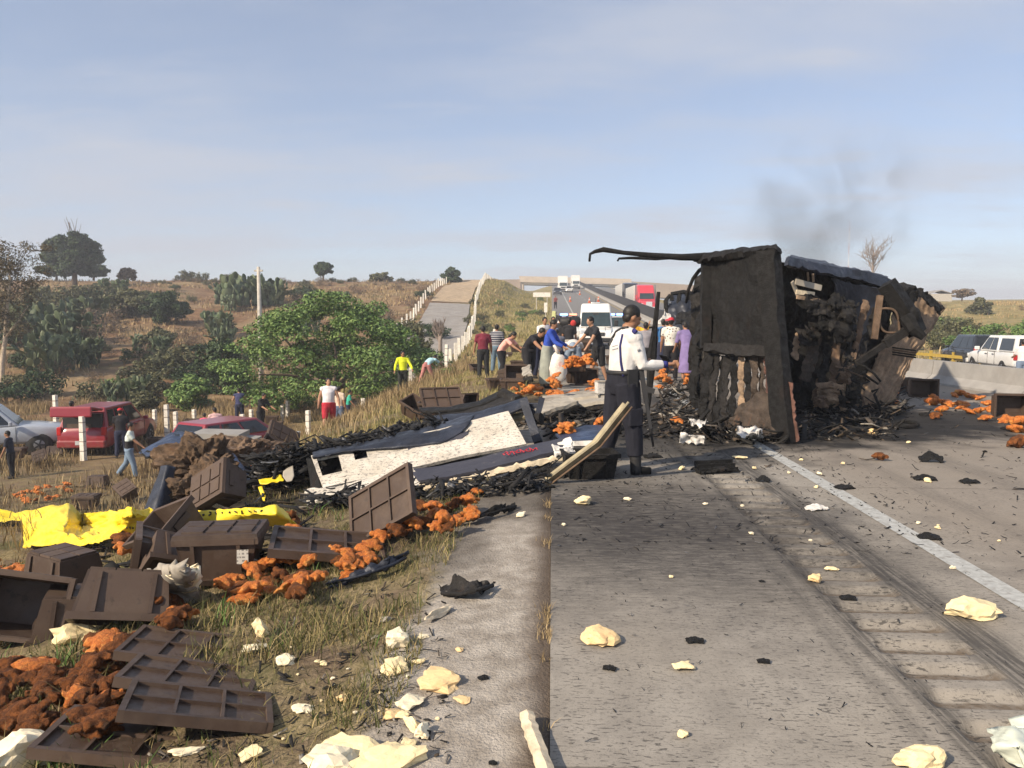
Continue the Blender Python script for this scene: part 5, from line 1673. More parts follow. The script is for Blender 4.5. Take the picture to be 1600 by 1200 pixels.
def crate_parts():
    res = []
    mb = MB()
    tp = .045
    for sx in (-1, 1):
        mb = MB(); x0, x1 = sx * (L / 2 - tp), sx * L / 2
        V = []
        for (zz, hx, hy) in ((-H / 2, L / 2 - tp, W_ / 2 - tp), (H / 2, L / 2, W_ / 2)):
            V += [(sx * hx, -hy, zz), (sx * hx, hy, zz), (sx * (hx - TH), hy, zz), (sx * (hx - TH), -hy, zz)]
        mb.add(V, [(0, 1, 5, 4), (2, 3, 7, 6), (1, 2, 6, 5), (3, 0, 4, 7), (4, 5, 6, 7), (3, 2, 1, 0)])
        res.append(('end_wall', mb))
        mb = MB(); V = []
        for (zz, hx, hy) in ((-H / 2, L / 2 - tp - TH, W_ / 2 - tp), (H / 2, L / 2 - TH, W_ / 2)):
            V += [(-hx, sx * hy, zz), (hx, sx * hy, zz), (hx, sx * (hy - TH), zz), (-hx, sx * (hy - TH), zz)]
        mb.add(V, [(0, 1, 5, 4), (2, 3, 7, 6), (1, 2, 6, 5), (3, 0, 4, 7), (4, 5, 6, 7), (3, 2, 1, 0)])
        res.append(('side_wall', mb))
    mb = MB(); mb.box((0, 0, -H / 2 + .012), (L - 2 * tp - .002, W_ - 2 * tp - .002, .02)); res.append(('base', mb))
    for i in range(3):
        for j in range(2):
            mb = MB(); mb.box(((i - 1) * .143, (j - .5) * .138, -H / 2 - .006), (.132, .127, .02), taper=1.04); res.append(('base_pad', mb))
    mb = MB()
    for sx in (-1, 1):
        mb.box((sx * (L / 2 + .006), 0, H / 2 - .02), (.024, W_ + .03, .045)); mb.box((0, sx * (W_ / 2 + .006), H / 2 - .021), (L - .012, .024, .043))
    res.append(('rim', mb))
    for sy in (-1, 1):
        for x in (-.15, .15):
            V = []
            for (zz, hy) in ((-H / 2 + .01, W_ / 2 - tp), (H / 2 - .045, W_ / 2)):
                V += [(x - .012, sy * hy, zz), (x + .012, sy * hy, zz), (x + .012, sy * (hy + .016), zz), (x - .012, sy * (hy + .016), zz)]
            mb = MB(); mb.add(V, [(0, 1, 5, 4), (2, 3, 7, 6), (1, 2, 6, 5), (3, 0, 4, 7), (4, 5, 6, 7), (3, 2, 1, 0)]); res.append(('rib', mb))
        mb = MB(); mb.box((sy * (L / 2 - .012), 0, .06), (.03, .17, .05)); res.append(('hand_hold', mb))
    out = []
    for nm, mb in res:
        o = mb.build(nm, M['crate'])
        out.append((nm, o.data)); bpy.data.objects.remove(o)
    return out


CP_ = crate_parts()
mb = MB(); mb.box((0, -W_ / 2 - .0, .02), (.075, .006, .095), Euler((-.122, 0, 0)))
_o = mb.build('label_sticker', M['sticker']); ST_SIDE = _o.data; bpy.data.objects.remove(_o)
mb = MB(); mb.box((L / 2 - .006, .1, .03), (.006, .09, .14), Euler((0, .122, 0)))
_o = mb.build('label_sticker', M['sticker']); ST_END = _o.data; bpy.data.objects.remove(_o)


mb = MB(); mb.box((0, 0, H / 2 + .012), (L + .035, W_ + .035, .035), taper=.97)
for i in range(3):
    for j in range(2):
        mb.box(((i - 1) * .16, (j - .5) * .16, H / 2 + .034), (.145, .145, .016), taper=.95)
_o = mb.build('cover', M['crate']); COVER = _o.data; bpy.data.objects.remove(_o)


def crate(u, v, off, yaw, label, rx=0, ry=0, st='', group='brown plastic crates', sc_=1.0, d=None):
    p = AT(u, v, d) if d else GO(u, v, off)
    t = thing('crate', label, 'crate', p, (R(rx), R(ry), R(yaw)), group)
    t.scale = (sc_,) * 3
    for nm, me in CP_:
        o = bpy.data.objects.new(nm, me); C.objects.link(o); o.parent = t
    if 'l' in st:
        o = bpy.data.objects.new('cover', COVER); C.objects.link(o); o.parent = t
    if 's' in st:
        o = bpy.data.objects.new('label_sticker', ST_SIDE); C.objects.link(o); o.parent = t
        o.location = (.18 if 'r' in st else 0, .012 - .03, 0)
    if 'e' in st:
        o = bpy.data.objects.new('label_sticker', ST_END); C.objects.link(o); o.parent = t
        o.location = (.003, 0, 0)
    return t


CR = [
    (100, 893, .19, -28, 'upside down brown crate in front of the yellow tarpaulin with grooved base up', 180, 0, ''),
    (40, 945, .22, 15, 'tipped brown crate at the left edge with its cracked base facing out', 74, 12, ''),
    (196, 935, .16, 24, 'brown crate lying on its side before the pale foam slab', 155, 10, ''),
    (265, 832, .26, -30, 'open brown crate tilted up against the yellow tarpaulin', 35, -20, ''),
    (240, 872, .16, -62, 'empty brown crate on its side with its mouth to the right', 80, 0, ''),
    (348, 862, .18, 10, 'upright brown crate with white label right of the open crates', 0, 0, 'srl'),
    (135, 784, .18, 5, 'brown crate half hidden behind the yellow tarpaulin', 0, 0, 'l'),
    (198, 768, .28, -35, 'tilted brown crate behind the tarpaulin left of the rubber flap', 30, 20, 'l'),
    (153, 752, .17, 4, 'long brown crate lying behind the tilted one near the tarpaulin', 180, 0, ''),
    (345, 764, .32, -24, 'greyish brown crate standing tilted with a clear white label', 62, -28, 'sl'),
    (25, 708, .3, 10, 'brown crate at the far left in front of the boy by the silver pickup', 0, 0, 'l'),
    (64, 718, .22, -50, 'brown crate leaning beside another at the far left with ridged side', 20, 30, 'l'),
    (86, 705, .2, 20, 'brown crate below the silver pickup front wheel', 160, 0, ''),
    (437, 688, .34, 30, 'brown crate balanced high beside the black wreckage', 40, 30, 'l'),
    (425, 712, .2, 20, 'brown crate under the balanced one left of the black wreckage', 30, 40, ''),
    (683, 625, .16, 15, 'small looking brown crate on the bank right of the neon jacket', 0, 0, 'l'),
    (676, 640, .16, 5, 'brown crate below another on the bank behind the black sheets', 0, 0, ''),
    (704, 637, .2, -20, 'brown crate tipped on the bank beside two stacked ones', 50, 0, ''),
    (722, 632, .2, 35, 'brown crate lying flat on the bank just left of black sheet end', 85, 0, ''),
    (745, 577, .17, 35, 'brown crate on the bank left of the man in maroon', 20, 0, ''),
    (792, 556, .18, 10, 'brown crate with white label in front of the woman in pink', 0, 0, 'sl'),
    (806, 545, .45, 12, 'brown crate with white label stacked behind the one the pink woman holds', 0, 0, 's'),
    (810, 570, .18, -5, 'brown crate between the pink woman and the blue sweater', 0, 0, ''),
    (826, 556, .42, 15, 'brown crate tilted under the hands of the man in black', 15, 15, ''),
    (838, 545, .5, 20, 'brown crate held at the edge by the man in black', 12, 10, ''),
    (790, 590, .2, -8, 'brown crate standing on end left of the pale board on the bank', 0, 80, ''),
    (806, 585, .3, 5, 'brown crate with slotted side beside the pale board', 60, 0, ''),
    (778, 600, .15, 20, 'brown crate with white dot label at the front of the pile', 0, 0, ''),
    (800, 602, .15, 0, 'brown crate behind the front heap of orange chickens', 0, 0, ''),
    (900, 588, .2, 4, 'big brown crate in the middle before the van', 0, 0, 'l'),
    (918, 588, .22, -12, 'brown crate tipped beside the big middle crate', 90, 0, ''),
    (900, 570, .5, 0, 'brown crate stacked under the row of orange chickens', 0, 0, ''),
    (910, 553, .52, 3, 'brown crate with round white label below the bending person', 0, 0, 's'),
    (908, 540, .85, -4, 'topmost brown crate by the bending person in jeans', 8, 0, ''),
    (875, 552, .2, 20, 'brown crate behind the woman in the blue sweater', 0, 0, ''),
    (1052, 560, .3, 10, 'brown crate behind the person in the floral shirt', 0, 0, ''),
    (1078, 575, .2, 30, 'brown crate beside the burnt trailer left flank', 0, 0, ''),
    (960, 562, .3, 10, 'brown crate hidden behind the officer', 0, 0, ''),
    (1440, 607, .17, -4, 'brown crate lying by the barrier among orange chickens', 90, 0, ''),
    (1578, 634, .18, -8, 'brown crate against the barrier at the right edge', 90, 0, ''),
    (1412, 601, .17, 12, 'greyish crate tucked beside the burnt trailer near the barrier', 0, 0, ''),
    (425, 655, .35, 8, 'brown crate lifted by the man in black by the big tree', 0, 0, ''),
    (432, 664, .2, 4, 'brown crate on the ground by the big tree foot', 0, 0, ''),
    (243, 690, .3, 5, 'brown crate stack the man in the white and black shirt reaches for', 0, 0, ''),
    (246, 706, .15, 2, 'brown crate under the one being lifted behind the torn sheet', 0, 0, ''),
    (300, 660, .4, 6, 'dark brown crate behind the child in pink', 0, 0, ''),
    (650, 640, .2, -25, 'brown crate holding a yellow scrap beside the neon jacket', 20, 25, ''),
    (280, 880, .12, 40, 'brown crate wall sticking up between the tipped crates', 130, 20, ''),
    (130, 960, .04, 25, 'flattened brown crate half buried in weeds at lower left', 180, 8, ''),
]
for c_ in CR:
    crate(c_[0], c_[1], c_[2], c_[3], c_[4], c_[5], c_[6], c_[7])
crate(921, 727, 0, 8, 'blackened burnt crate at the officer boots', 0, 0, '', sc_=.95, d=7.55)
for o in bpy.data.objects:
    if o.get('label') == 'blackened burnt crate at the officer boots':
        for c_ in o.children:
            c_.data = c_.data.copy(); c_.data.materials[0] = M['char']


def lid_parts():
    res = []
    mb = MB(); mb.box((0, 0, 0), (.66, .44, .014)); res.append(('panel', mb))
    for s_ in (-1, 1):
        mb = MB(); mb.box((s_ * .335, 0, 0), (.03, .47, .055)); res.append(('edge', mb))
        mb = MB(); mb.box((0, s_ * .222, 0), (.64, .03, .053)); res.append(('edge', mb))
    for x in (-.11, .11):
        mb = MB(); mb.box((x, 0, .012), (.016, .41, .03)); res.append(('rib', mb))
    mb = MB(); mb.box((0, 0, .013), (.64, .016, .026)); res.append(('rib', mb))
    out = []
    for nm, mb in res:
        o = mb.build(nm, M['crate']); out.append((nm, o.data)); bpy.data.objects.remove(o)
    return out


LP = lid_parts()


def lid(p, rot, label, s=1.0):
    t = thing('lid_tray', label, 'crate lid', p, tuple(R(a) for a in rot), 'brown crate lids')
    t.scale = (s,) * 3
    for nm, me in LP:
        o = bpy.data.objects.new(nm, me); C.objects.link(o); o.parent = t


lid(GO(290, 1012, .05), (-3, 9, 8), 'uppermost of the lids lying in a row in the grass', .82)
lid(GO(300, 1058, .07), (-9, 12, 12), 'bluish wet lid second from the top of the row in the grass', .82)
lid(GO(312, 1103, .09), (-8, 14, 20), 'brown lid third from the top of the row in the grass', .82)
lid(GO(195, 1152, .04), (-4, 9, 8), 'partly hidden lid lowest of the row in the grass', .8)
lid(GO(596, 789, .26), (58, -30, -22), 'brown crate lid leaning against the white wreck panel', .92)
lid(GO(512, 851, .10), (3, 8, 16), 'brown crate lid lying flat below the leaning one', 1.12)
lid(AT(690, 622, 13.0), (40, 0, 20), 'brown crate lid on the bank above the black sheets', 1.0)
lid(GO(355, 895, .03), (5, 5, 30), 'narrow lid edge showing under the labelled crate', .7)

# ================================================================== chickens
def chicken_mesh(seed):
    rr = random.Random(seed)
    mb = MB()
    mb.ell((0, 0, .055), (.105, .078, .062), Euler((0, .1, 0)), 14, 10)
    mb.ell((-.045, 0, .06), (.06, .068, .055), None, 10, 8)
    for s_ in (-1, 1):
        a = rr.uniform(.2, .7)
        mb.tube([(-.04, s_ * .055, .05), (-.075, s_ * (.068 + .015 * a), .045), (-.112 - .015 * a, s_ * (.045 + .03 * a), .03 + rr.uniform(0, .03))], [.043, .04, .02], 8)
        mb.tube([(.06, s_ * .06, .06), (.035, s_ * (.088 + .01 * a), .045), (.06, s_ * .092, .028)], [.028, .026, .018], 7)
    mb.tube([(.085, 0, .06), (.115, rr.uniform(-.02, .02), .05), (.135, rr.uniform(-.03, .03), .03)], [.038, .028, .02], 8)
    for v in range(len(mb.v)):
        q = Vector(mb.v[v])
        mb.v[v] = tuple(q + (noise.noise_vector(q * 14 + Vector((seed, 0, 0))) * .02 + noise.noise_vector(q * 35 + Vector((0, seed, 0))) * .009))
    me = remeshed(mb, .009, 0)
    me.materials.append(None)
    return me


CH = []
for s_ in range(5):
    a = chicken_mesh(s_ + 1); a.materials[0] = M['chicken']
    b = a.copy(); b.materials[0] = M['chicken_brown']
    CH.append((a, b))


def chicken(p, label, group, brown=.2, s=1.0):
    me = rng.choice(CH)[1 if rng.random() < brown else 0]
    o = bpy.data.objects.new('dressed_chicken', me); C.objects.link(o)
    o.location = p
    o.rotation_euler = (rng.uniform(-.5, .5), rng.uniform(-.5, .5), rng.uniform(0, 6.28))
    k = .74 * s * rng.uniform(.85, 1.15)
    o.scale = (k * rng.uniform(.8, 1.25), k * rng.uniform(.75, 1.2), k * rng.uniform(.7, 1.15))
    return tag(o, label, 'chicken', group)


def heap(u0, u1, v0, v1, n, off, label, brown=.2, s=1.0, slope=0.0, d=None):
    for k in range(n):
        f = rng.random()
        u = u0 + (u1 - u0) * f; v = v0 + (v1 - v0) * rng.random() + slope * (f - .5)
        p = AT(u, v, d + rng.uniform(-.1, .1)) if d else GO(u, v, rng.uniform(0, off))
        lb_ = label
        if n > 17: lb_ = label + (', left part' if f < .34 else ', middle part' if f < .67 else ', right part')
        chicken(p, lb_, lb_, brown, s)


for u, v in ((1412, 606), (1425, 603), (1405, 611), (1388, 626), (1383, 632), (1400, 631), (1420, 612), (1432, 606), (1450, 630), (1462, 632), (1474, 632), (1500, 617), (1490, 619), (1510, 620), (1520, 622), (1532, 624), (1545, 632), (1505, 638), (1513, 645), (1530, 644), (1548, 642), (1473, 642), (1460, 622), (1395, 620), (1480, 633), (1555, 640), (1500, 634)):
    chicken(GO(u, v, .02), 'orange dressed chicken strewn on the lane near the median barrier', 'chickens by the barrier', .08, 1.15)
chicken(GO(1540, 656, .02), 'orange chicken lying alone before the crate at the right edge', None, .0, 1.2)
chicken(GO(1570, 658, .02), 'orange chicken just right of the lone one before the right edge crate', None, .0, 1.2)
chicken(GO(1596, 662, .02), 'orange chicken cut off by the right edge beside the crate', None, .0, 1.3)
chicken(GO(1588, 674, .02), 'orange chicken beside a black scrap at the right edge', None, .0, 1.3)
chicken(GO(1592, 697, .02), 'dark orange chicken nearest the camera at the right edge', None, 1.0, 1.5)
chicken(GO(1463, 653, .02), 'orange chicken next to a black charred scrap on the lane', None, .3, 1.15)
chicken(GO(1374, 717, .02), 'brownish chicken flat on the lane in front of the trailer', None, 1.0, 1.0)
heap(795, 872, 604, 622, 24, .14, 'orange chicken in the heap before the woman in the blue sweater', .0, 1.15)
heap(862, 876, 578, 605, 10, .5, 'orange chicken in the column beside the standing grey skirt', .0, 1.1)
heap(885, 932, 562, 574, 18, .62, 'orange chicken in the row lying on the middle crates', .0, 1.1, d=14.2)
heap(918, 950, 598, 624, 10, .2, 'orange chicken beside the big crate behind the officer', .0, 1.1)
heap(868, 905, 615, 630, 8, .15, 'orange chicken on the pale boards behind the officer', .0, 1.1)
heap(1028, 1046, 575, 606, 12, .35, 'orange chicken between the boy and the floral shirt', .0, 1.1)
heap(1056, 1078, 565, 602, 9, .35, 'orange chicken between the floral shirt and the burnt trailer', .0, 1.1)
heap(878, 896, 668, 676, 3, .12, 'orange chicken on the dark blue panel', .0, 1.0, d=8.8)
chicken(AT(940, 663, 9.2), 'single orange chicken left of the officer trousers', None, 0, 1.0)
chicken(GO(1058, 659, .1), 'orange chicken in black debris left of the trailer base', None, 0, 1.1)
heap(345, 475, 868, 935, 30, .10, 'orange chicken on the grass below the labelled crate', .45, .8)
heap(480, 580, 865, 905, 18, .10, 'orange chicken along the foot of the flat crate lid', .4, .8, slope=-22)
heap(590, 745, 785, 832, 36, .12, 'orange chicken spilled under the long fairing panel', .35, .85, slope=-26)
heap(150, 225, 985, 1018, 6, .08, 'reddish chicken in the weeds left of the crate lids', .5, .95)
heap(248, 285, 940, 985, 7, .10, 'orange chicken at the foot of the pale foam slab', .3, .95)
heap(375, 410, 930, 945, 3, .06, 'orange chicken apart in the grass below the main spill', .3, .9)
heap(-10, 185, 1040, 1150, 46, .10, 'large brownish chicken in the heap at lower left', .8, .78)
heap(175, 215, 838, 862, 6, .14, 'orange chicken below the yellow tarpaulin hem', .25, 1.0)
heap(-10, 32, 875, 900, 7, .14, 'orange chicken at the left edge above the cracked crate', .25, 1.0)
heap(10, 112, 762, 788, 20, .12, 'orange chicken on the grass above the yellow tarpaulin', .2, 1.1, slope=-14)
heap(445, 470, 815, 835, 6, .10, 'orange chicken between the yellow strip and the crate lid', .3, .95)
heap(395, 412, 728, 742, 4, .2, 'orange chicken on the brown mound by the navy sheet', .1, 1.0, d=10.8)

# ================================================================== foam chunks
def foam(u, v, px, label, mat='foam', asp=(1, .6, .42), yaw=0.0, seed=0, group=None, off=None, sharp=.34):
    p0 = GO(u, v, .02)
    d = (p0 - CP).length
    r = px / FPX * d / 2
    rr = random.Random(seed * 7 + int(u))
    bm = bmesh.new()
    bmesh.ops.create_icosphere(bm, subdivisions=3, radius=1)
    cuts = [(Vector((rr.uniform(-1, 1), rr.uniform(-1, 1), rr.uniform(-.5, 1))).normalized(), rr.uniform(.45, .8)) for _ in range(9)]
    for vv in bm.verts:
        q = vv.co.copy()
        for n_, dd in cuts:
            e = q.dot(n_) - dd
            if e > 0: q -= n_ * e * .92
        q *= 1 + sharp * (noise.noise(q * 2.0 + Vector((seed * 2.3 + u, 0, 0))) + .5 * noise.noise(q * 5 + Vector((0, seed + v, 0))))
        vv.co = Vector((q.x * r * asp[0], q.y * r * asp[1] * 1.6, max(q.z, -.5) * r * asp[2]))
    mb = MB(); mb.add([vv.co for vv in bm.verts], [[x.index for x in f.verts] for f in bm.faces]); bm.free()
    zmin = min(q[2] for q in mb.v)
    o = mb.build('foam_chunk', M[mat])
    o.location = p0 + Vector((0, 0, -zmin - .015))
    o.rotation_euler = (0, 0, R(yaw))
    return tag(o, label, 'foam chunk', group)


FO = [
    (935, 993, 54, 'rounded peach and cream foam chunk on the concrete near centre', 'foam_peach', (1, .8, .5), 10),
    (1065, 1038, 42, 'thin triangular cream foam flake on the concrete', 'foam', (1, .4, .22), 15), (1515, 958, 82, 'long jagged cream foam chunk beside the tyre marks on the right', 'foam', (1, .42, .42), -4),
    (1434, 1184, 68, 'notched cream foam chunk at the bottom right on concrete', 'foam', (1, .45, .55), 5), (912, 784, 34, 'small cream foam chunk on the sooty slab ahead of the officer', 'foam', (1, .6, .5), 20),
    (980, 778, 13, 'tiny cream foam bit right of the small sooty slab chunk', 'foam_white', (1, .7, .4), 0), (815, 803, 20, 'narrow pale foam flake beside the slab edge', 'foam_white', (1, .5, .5), 30),
    (1298, 885, 22, 'small rectangular foam scrap on the rumble strip', 'foam', (1, .5, .25), 0), (1272, 903, 22, 'browned foam lump beside the rumble strip', 'foam_peach', (1, .8, .6), 0),
    (1067, 1141, 20, 'little cream foam chip on the bottom concrete', 'foam', (1, .8, .4), 0), (686, 1064, 88, 'long peach streaked foam slab on the bare strip', 'foam_peach', (1, .42, .3), -8),
    (721, 1087, 27, 'square tan board scrap touching the long peach slab', 'foam_peach', (1, .8, .12), 12), (640, 1096, 50, 'pale angular foam chunk below the long peach slab', 'foam_white', (1, .5, .35), 8),
    (616, 1042, 46, 'rounded cream foam chunk at the grass edge', 'foam', (1, .55, .5), 8), (625, 1003, 42, 'upright pale foam chunk at the grass edge', 'foam_white', (1, .7, .8), 0),
    (654, 1030, 22, 'small foam piece between two larger ones at the strip edge', 'foam', (1, .45, .35), 15), (660, 990, 20, 'flat white foam flake high on the bare strip', 'foam_white', (1, .5, .25), 0),
    (717, 1011, 14, 'tiny orange tinted foam bit alone on the bare strip', 'foam_peach', (1, .7, .4), 20), (688, 957, 34, 'short cream foam stick below the crumpled dark sheet', 'cream', (.5, 1.4, .5), -30),
    (644, 1132, 30, 'pointed foam shard leaning at the strip edge', 'foam', (.6, .8, .8), 40), (662, 1142, 32, 'pale foam shard right of the pointed one', 'foam_white', (.8, .8, .7), 0), (636, 1158, 26, 'small foam shard under the two leaning shards', 'foam', (1, .7, .5), 0),
    (606, 1188, 130, 'long cream foam slab cut by the bottom edge', 'foam', (1, .34, .28), 24), (545, 1172, 90, 'foam slab with smooth face at the bottom edge', 'foam', (1, .4, .35), -16), (520, 1196, 100, 'large white foam wedge at the bottom edge', 'foam_white', (1, .45, .45), 18),
    (393, 1174, 36, 'pentagon shaped foam chunk in the bottom grass', 'foam', (1, .7, .4), 0), (474, 1103, 36, 'slim white foam chunk in the middle of the grass', 'foam_white', (1, .45, .35), 18), (448, 1031, 38, 'oval pale foam chunk in the grass right of the lids', 'foam_white', (1, .6, .4), 4),
    (394, 1011, 38, 'flat pale foam chunk beside the top lid', 'foam_white', (1, .5, .35), 8), (408, 987, 30, 'upright cream foam chunk above the top lid', 'foam', (.8, .6, 1.0), 0), (120, 995, 60, 'big blocky cream foam chunk in the left weeds', 'foam', (1, .5, .55), 8),
    (157, 1099, 20, 'round white foam bit right of the brownish heap', 'foam_white', (1, .8, .7), 0), (48, 1186, 120, 'large white foam block at the lower left corner', 'foam_white', (1, .5, .6), 15), (4, 1000, 34, 'cream foam block cut by the left edge', 'foam', (1, .7, .9), 0),
    (330, 1130, 22, 'small yellow foam bit right of the third lid', 'foam', (1, .7, .7), 0), (288, 1170, 50, 'thin broken foam crust in the bottom grass', 'foam_white', (1, .3, .2), 20), (612, 1115, 34, 'small tan foam crust at the grass edge', 'foam_peach', (1, .5, .4), 0),
    (630, 1112, 26, 'pale foam crust right of the tan one', 'foam', (1, .5, .3), 0), (536, 1088, 20, 'dull foam bit in the grass left of the pale angular chunk', 'foam_peach', (1, .6, .5), 0), (505, 1033, 14, 'small dull foam bit in the grass right of the oval chunk', 'foam', (1, .6, .5), 0),
    (604, 965, 22, 'grey foam curl in the grass under the dark strip', 'boards', (1, .5, .4), 10), (497, 1030, 10, 'tiny foam bit beside the small dull one', 'foam', (1, .7, .5), 0), (1365, 675, 18, 'round tan foam lump on the soot by the trailer', 'foam_peach', (1, .8, .7), 0),
    (1155, 714, 22, 'small yellow foam bit on the road before the trailer', 'foam', (1, .6, .3), 0), (1065, 731, 12, 'tiny yellow foam bit left of the black crushed box', 'foam', (1, .8, .7), 0), (1450, 750, 12, 'tiny cream foam bit stuck on a black scrap', 'foam', (1, .8, .6), 0),
]
for k, f_ in enumerate(FO):
    foam(f_[0], f_[1], f_[2], f_[3], f_[4], f_[5], f_[6], k)
for k in range(46):
    u, v = rng.choice(((rng.uniform(250, 700), rng.uniform(960, 1195)), (rng.uniform(880, 1500), rng.uniform(720, 900)), (rng.uniform(560, 690), rng.uniform(1000, 1195)), (rng.uniform(1100, 1590), rng.uniform(690, 860))))
    foam(u, v, rng.uniform(4, 9), 'tiny pale foam crumb scattered over grass and concrete', rng.choice(('foam', 'foam_white')), (1, .7, .6), rng.uniform(0, 180), 100 + k, 'scattered foam crumbs')

# leaning foam slab with paper facing
t = thing('foam_slab', 'thick broken foam slab with grey facing leaning by the crates', 'foam slab', GO(275, 930, .0))
sheet([[GO(238, 893, .22), GO(262, 887, .30), GO(290, 884, .34)], [GO(255, 915, .14), GO(272, 912, .16), GO(298, 906, .2)], [GO(262, 938, .02), GO(280, 942, .02), GO(300, 930, .04)]], 22, 18, .03, 7, .05, 401, rag=.035).build('facing', M['boards'], t, True, world=True)
sheet([[GO(272, 884, .33), GO(305, 892, .26)], [GO(282, 915, .12), GO(306, 915, .12)], [GO(276, 945, .0), GO(300, 938, .0)]], 16, 18, .05, 8, .05, 402, rag=.04).build('broken_foam', M['foam_white'], t, True, world=True)
# foam stick, bag at the right edge, strut
a, b = GP(822, 1122, .02), GP(858, 1225, .02)
t = thing('foam_stick', 'long cream wooden looking stick beside the slab edge at the bottom', 'stick', a)
mb = MB()
pth = [a.lerp(b, f) + Vector((rng.uniform(-.004, .004), 0, .012)) for f in np.linspace(0, 1, 14)]
mb.tube(pth, [(.022 + rng.uniform(-.003, .003), .03) for _ in pth], 6); mb.build('stick_body', M['cream'], t, world=True)
t = thing('plastic_bag', 'crumpled translucent white plastic sheet at the lower right corner', 'plastic sheet', GP(1590, 1170))
M['plastic'] = plain('milky plastic', (.62, .66, .56), .3, var=.1, scale=8, spec=.6)
sheet([[GP(1548, 1140, .04), GP(1580, 1138, .09), GP(1640, 1140, .05)], [GP(1552, 1165, .06), GP(1590, 1165, .10), GP(1650, 1170, .06)], [GP(1575, 1195, .0), GP(1610, 1210, .02), GP(1660, 1215, .0)]], 22, 18, .025, 9, .003, 403, rag=.02).build('crumpled_face', M['plastic'], t, True, world=True)
sheet([[GP(1575, 1122, .01), GP(1620, 1118, .03)], [GP(1582, 1136, .01), GP(1620, 1138, .02)]], 8, 5, .01, 9, .003, 404).build('folded_corner', M['plastic'], t, True, world=True)
a, b = AT(979, 633, 7.15), AT(853, 753, 7.25)
t = thing('metal_strut', 'bent olive aluminium strut slanting up in front of the officer legs', 'strut', tuple(b))
q1, q2 = AT(930, 695, 7.2), AT(890, 725, 7.2)
mb = MB(); mb.tube([a, q1, q2, b], [(.045, .02), (.045, .02), (.045, .02), (.04, .02)], 4); mb.build('web', M['olive_metal'], t, world=True)
mb = MB(); mb.tube([x + Vector((.018, -.02, .03)) for x in (a, q1, q2, b)], [(.014, .03)] * 4, 4); mb.build('flange', M['olive_metal'], t, world=True)
mb = MB(); mb.tube([x + Vector((.05, -.02, -.012)) for x in (a, q1, q2, b)], [(.010, .03)] * 4, 4); mb.build('flange', M['char_brown'], t, world=True)

# flat pale boards behind the officer
for k, (us, lb) in enumerate(((((845, 652), (835, 640), (885, 622), (905, 632)), 'pale grey board lying left in the pile behind the officer'), (((880, 640), (878, 628), (955, 614), (960, 630)), 'pale grey board nearest the officer belt'), (((850, 632), (848, 622), (940, 612), (935, 622)), 'pale grey board farthest back in the pile'),
                              (((818, 590), (817, 576), (830, 572), (832, 588)), 'small pale board with black marks among the crates'))):
    t = thing('panel_board', lb, 'board', GP(*us[0]))
    off = .12 if k < 3 else .3
    pts = [GP(u, v, off + .05 * i) for i, (u, v) in enumerate(us)]
    sheet([[pts[1], pts[2]], [pts[0], pts[3]]], 16, 6, .02, 3, .05, 410 + k, rag=.02).build('board_face', M['boards'], t, world=True)
    mb = MB(); mb.beam(pts[0] + Vector((0, -.03, -.03)), pts[3] + Vector((0, -.03, -.03)), .03, .05); mb.build('board_edge', M['char_ash'], t, world=True)
# board with printed white notice right of the crates
t = thing('notice_box', 'small white box with red marks behind the officer waist', 'box', AT(942, 605, 13.2))
mb = MB(); mb.box((0, 0, 0), (.24, .2, .2), Euler((0, 0, .2))); mb.build('carton', M['ashcloth'], t)
mb = MB(); mb.box((0, -.02, .105), (.25, .2, .02), Euler((0, 0, .2))); mb.build('lid', M['boards'], t)

# dark strips and sheets on the verge
for nm, lb, rows, mat in (('rubber_strip', 'long dark blue grey rubber strip lying in the grass', [[GO(505, 908, .02), GO(560, 890, .08), GO(610, 870, .12), GO(636, 862, .06)], [GO(510, 916, .02), GO(565, 902, .04), GO(612, 886, .06), GO(634, 874, .03)]], 'blackmetal'),
                          ('crumpled_sheet', 'crumpled dark plastic sheet on the bare strip', [[GO(684, 915, .02), GO(715, 905, .05), GO(745, 902, .09), GO(775, 910, .03)], [GO(690, 930, .01), GO(720, 932, .02), GO(742, 926, .06), GO(770, 918, .02)]], 'char_ash'),
                          ('charred_beam', 'charred black beam end lying on the slab edge below the fairing', [[GO(697, 816, .05), GO(740, 802, .08), GO(780, 790, .08), GO(806, 784, .05)], [GO(704, 822, .02), GO(742, 812, .04), GO(784, 799, .04), GO(806, 794, .02)]], 'char')):
    t = thing(nm, lb, nm.split('_')[1], rows[0][0])
    sheet(rows, 34, 14, .05, 9, .006, len(nm), rag=.02, ridge=True).build('face', M[mat], t, True, world=True)
    mb = MB(); mb.tube([a + Vector((0, 0, .012)) for a in rows[1]], .012, 5); mb.build('hem', M[mat], t, True, world=True)

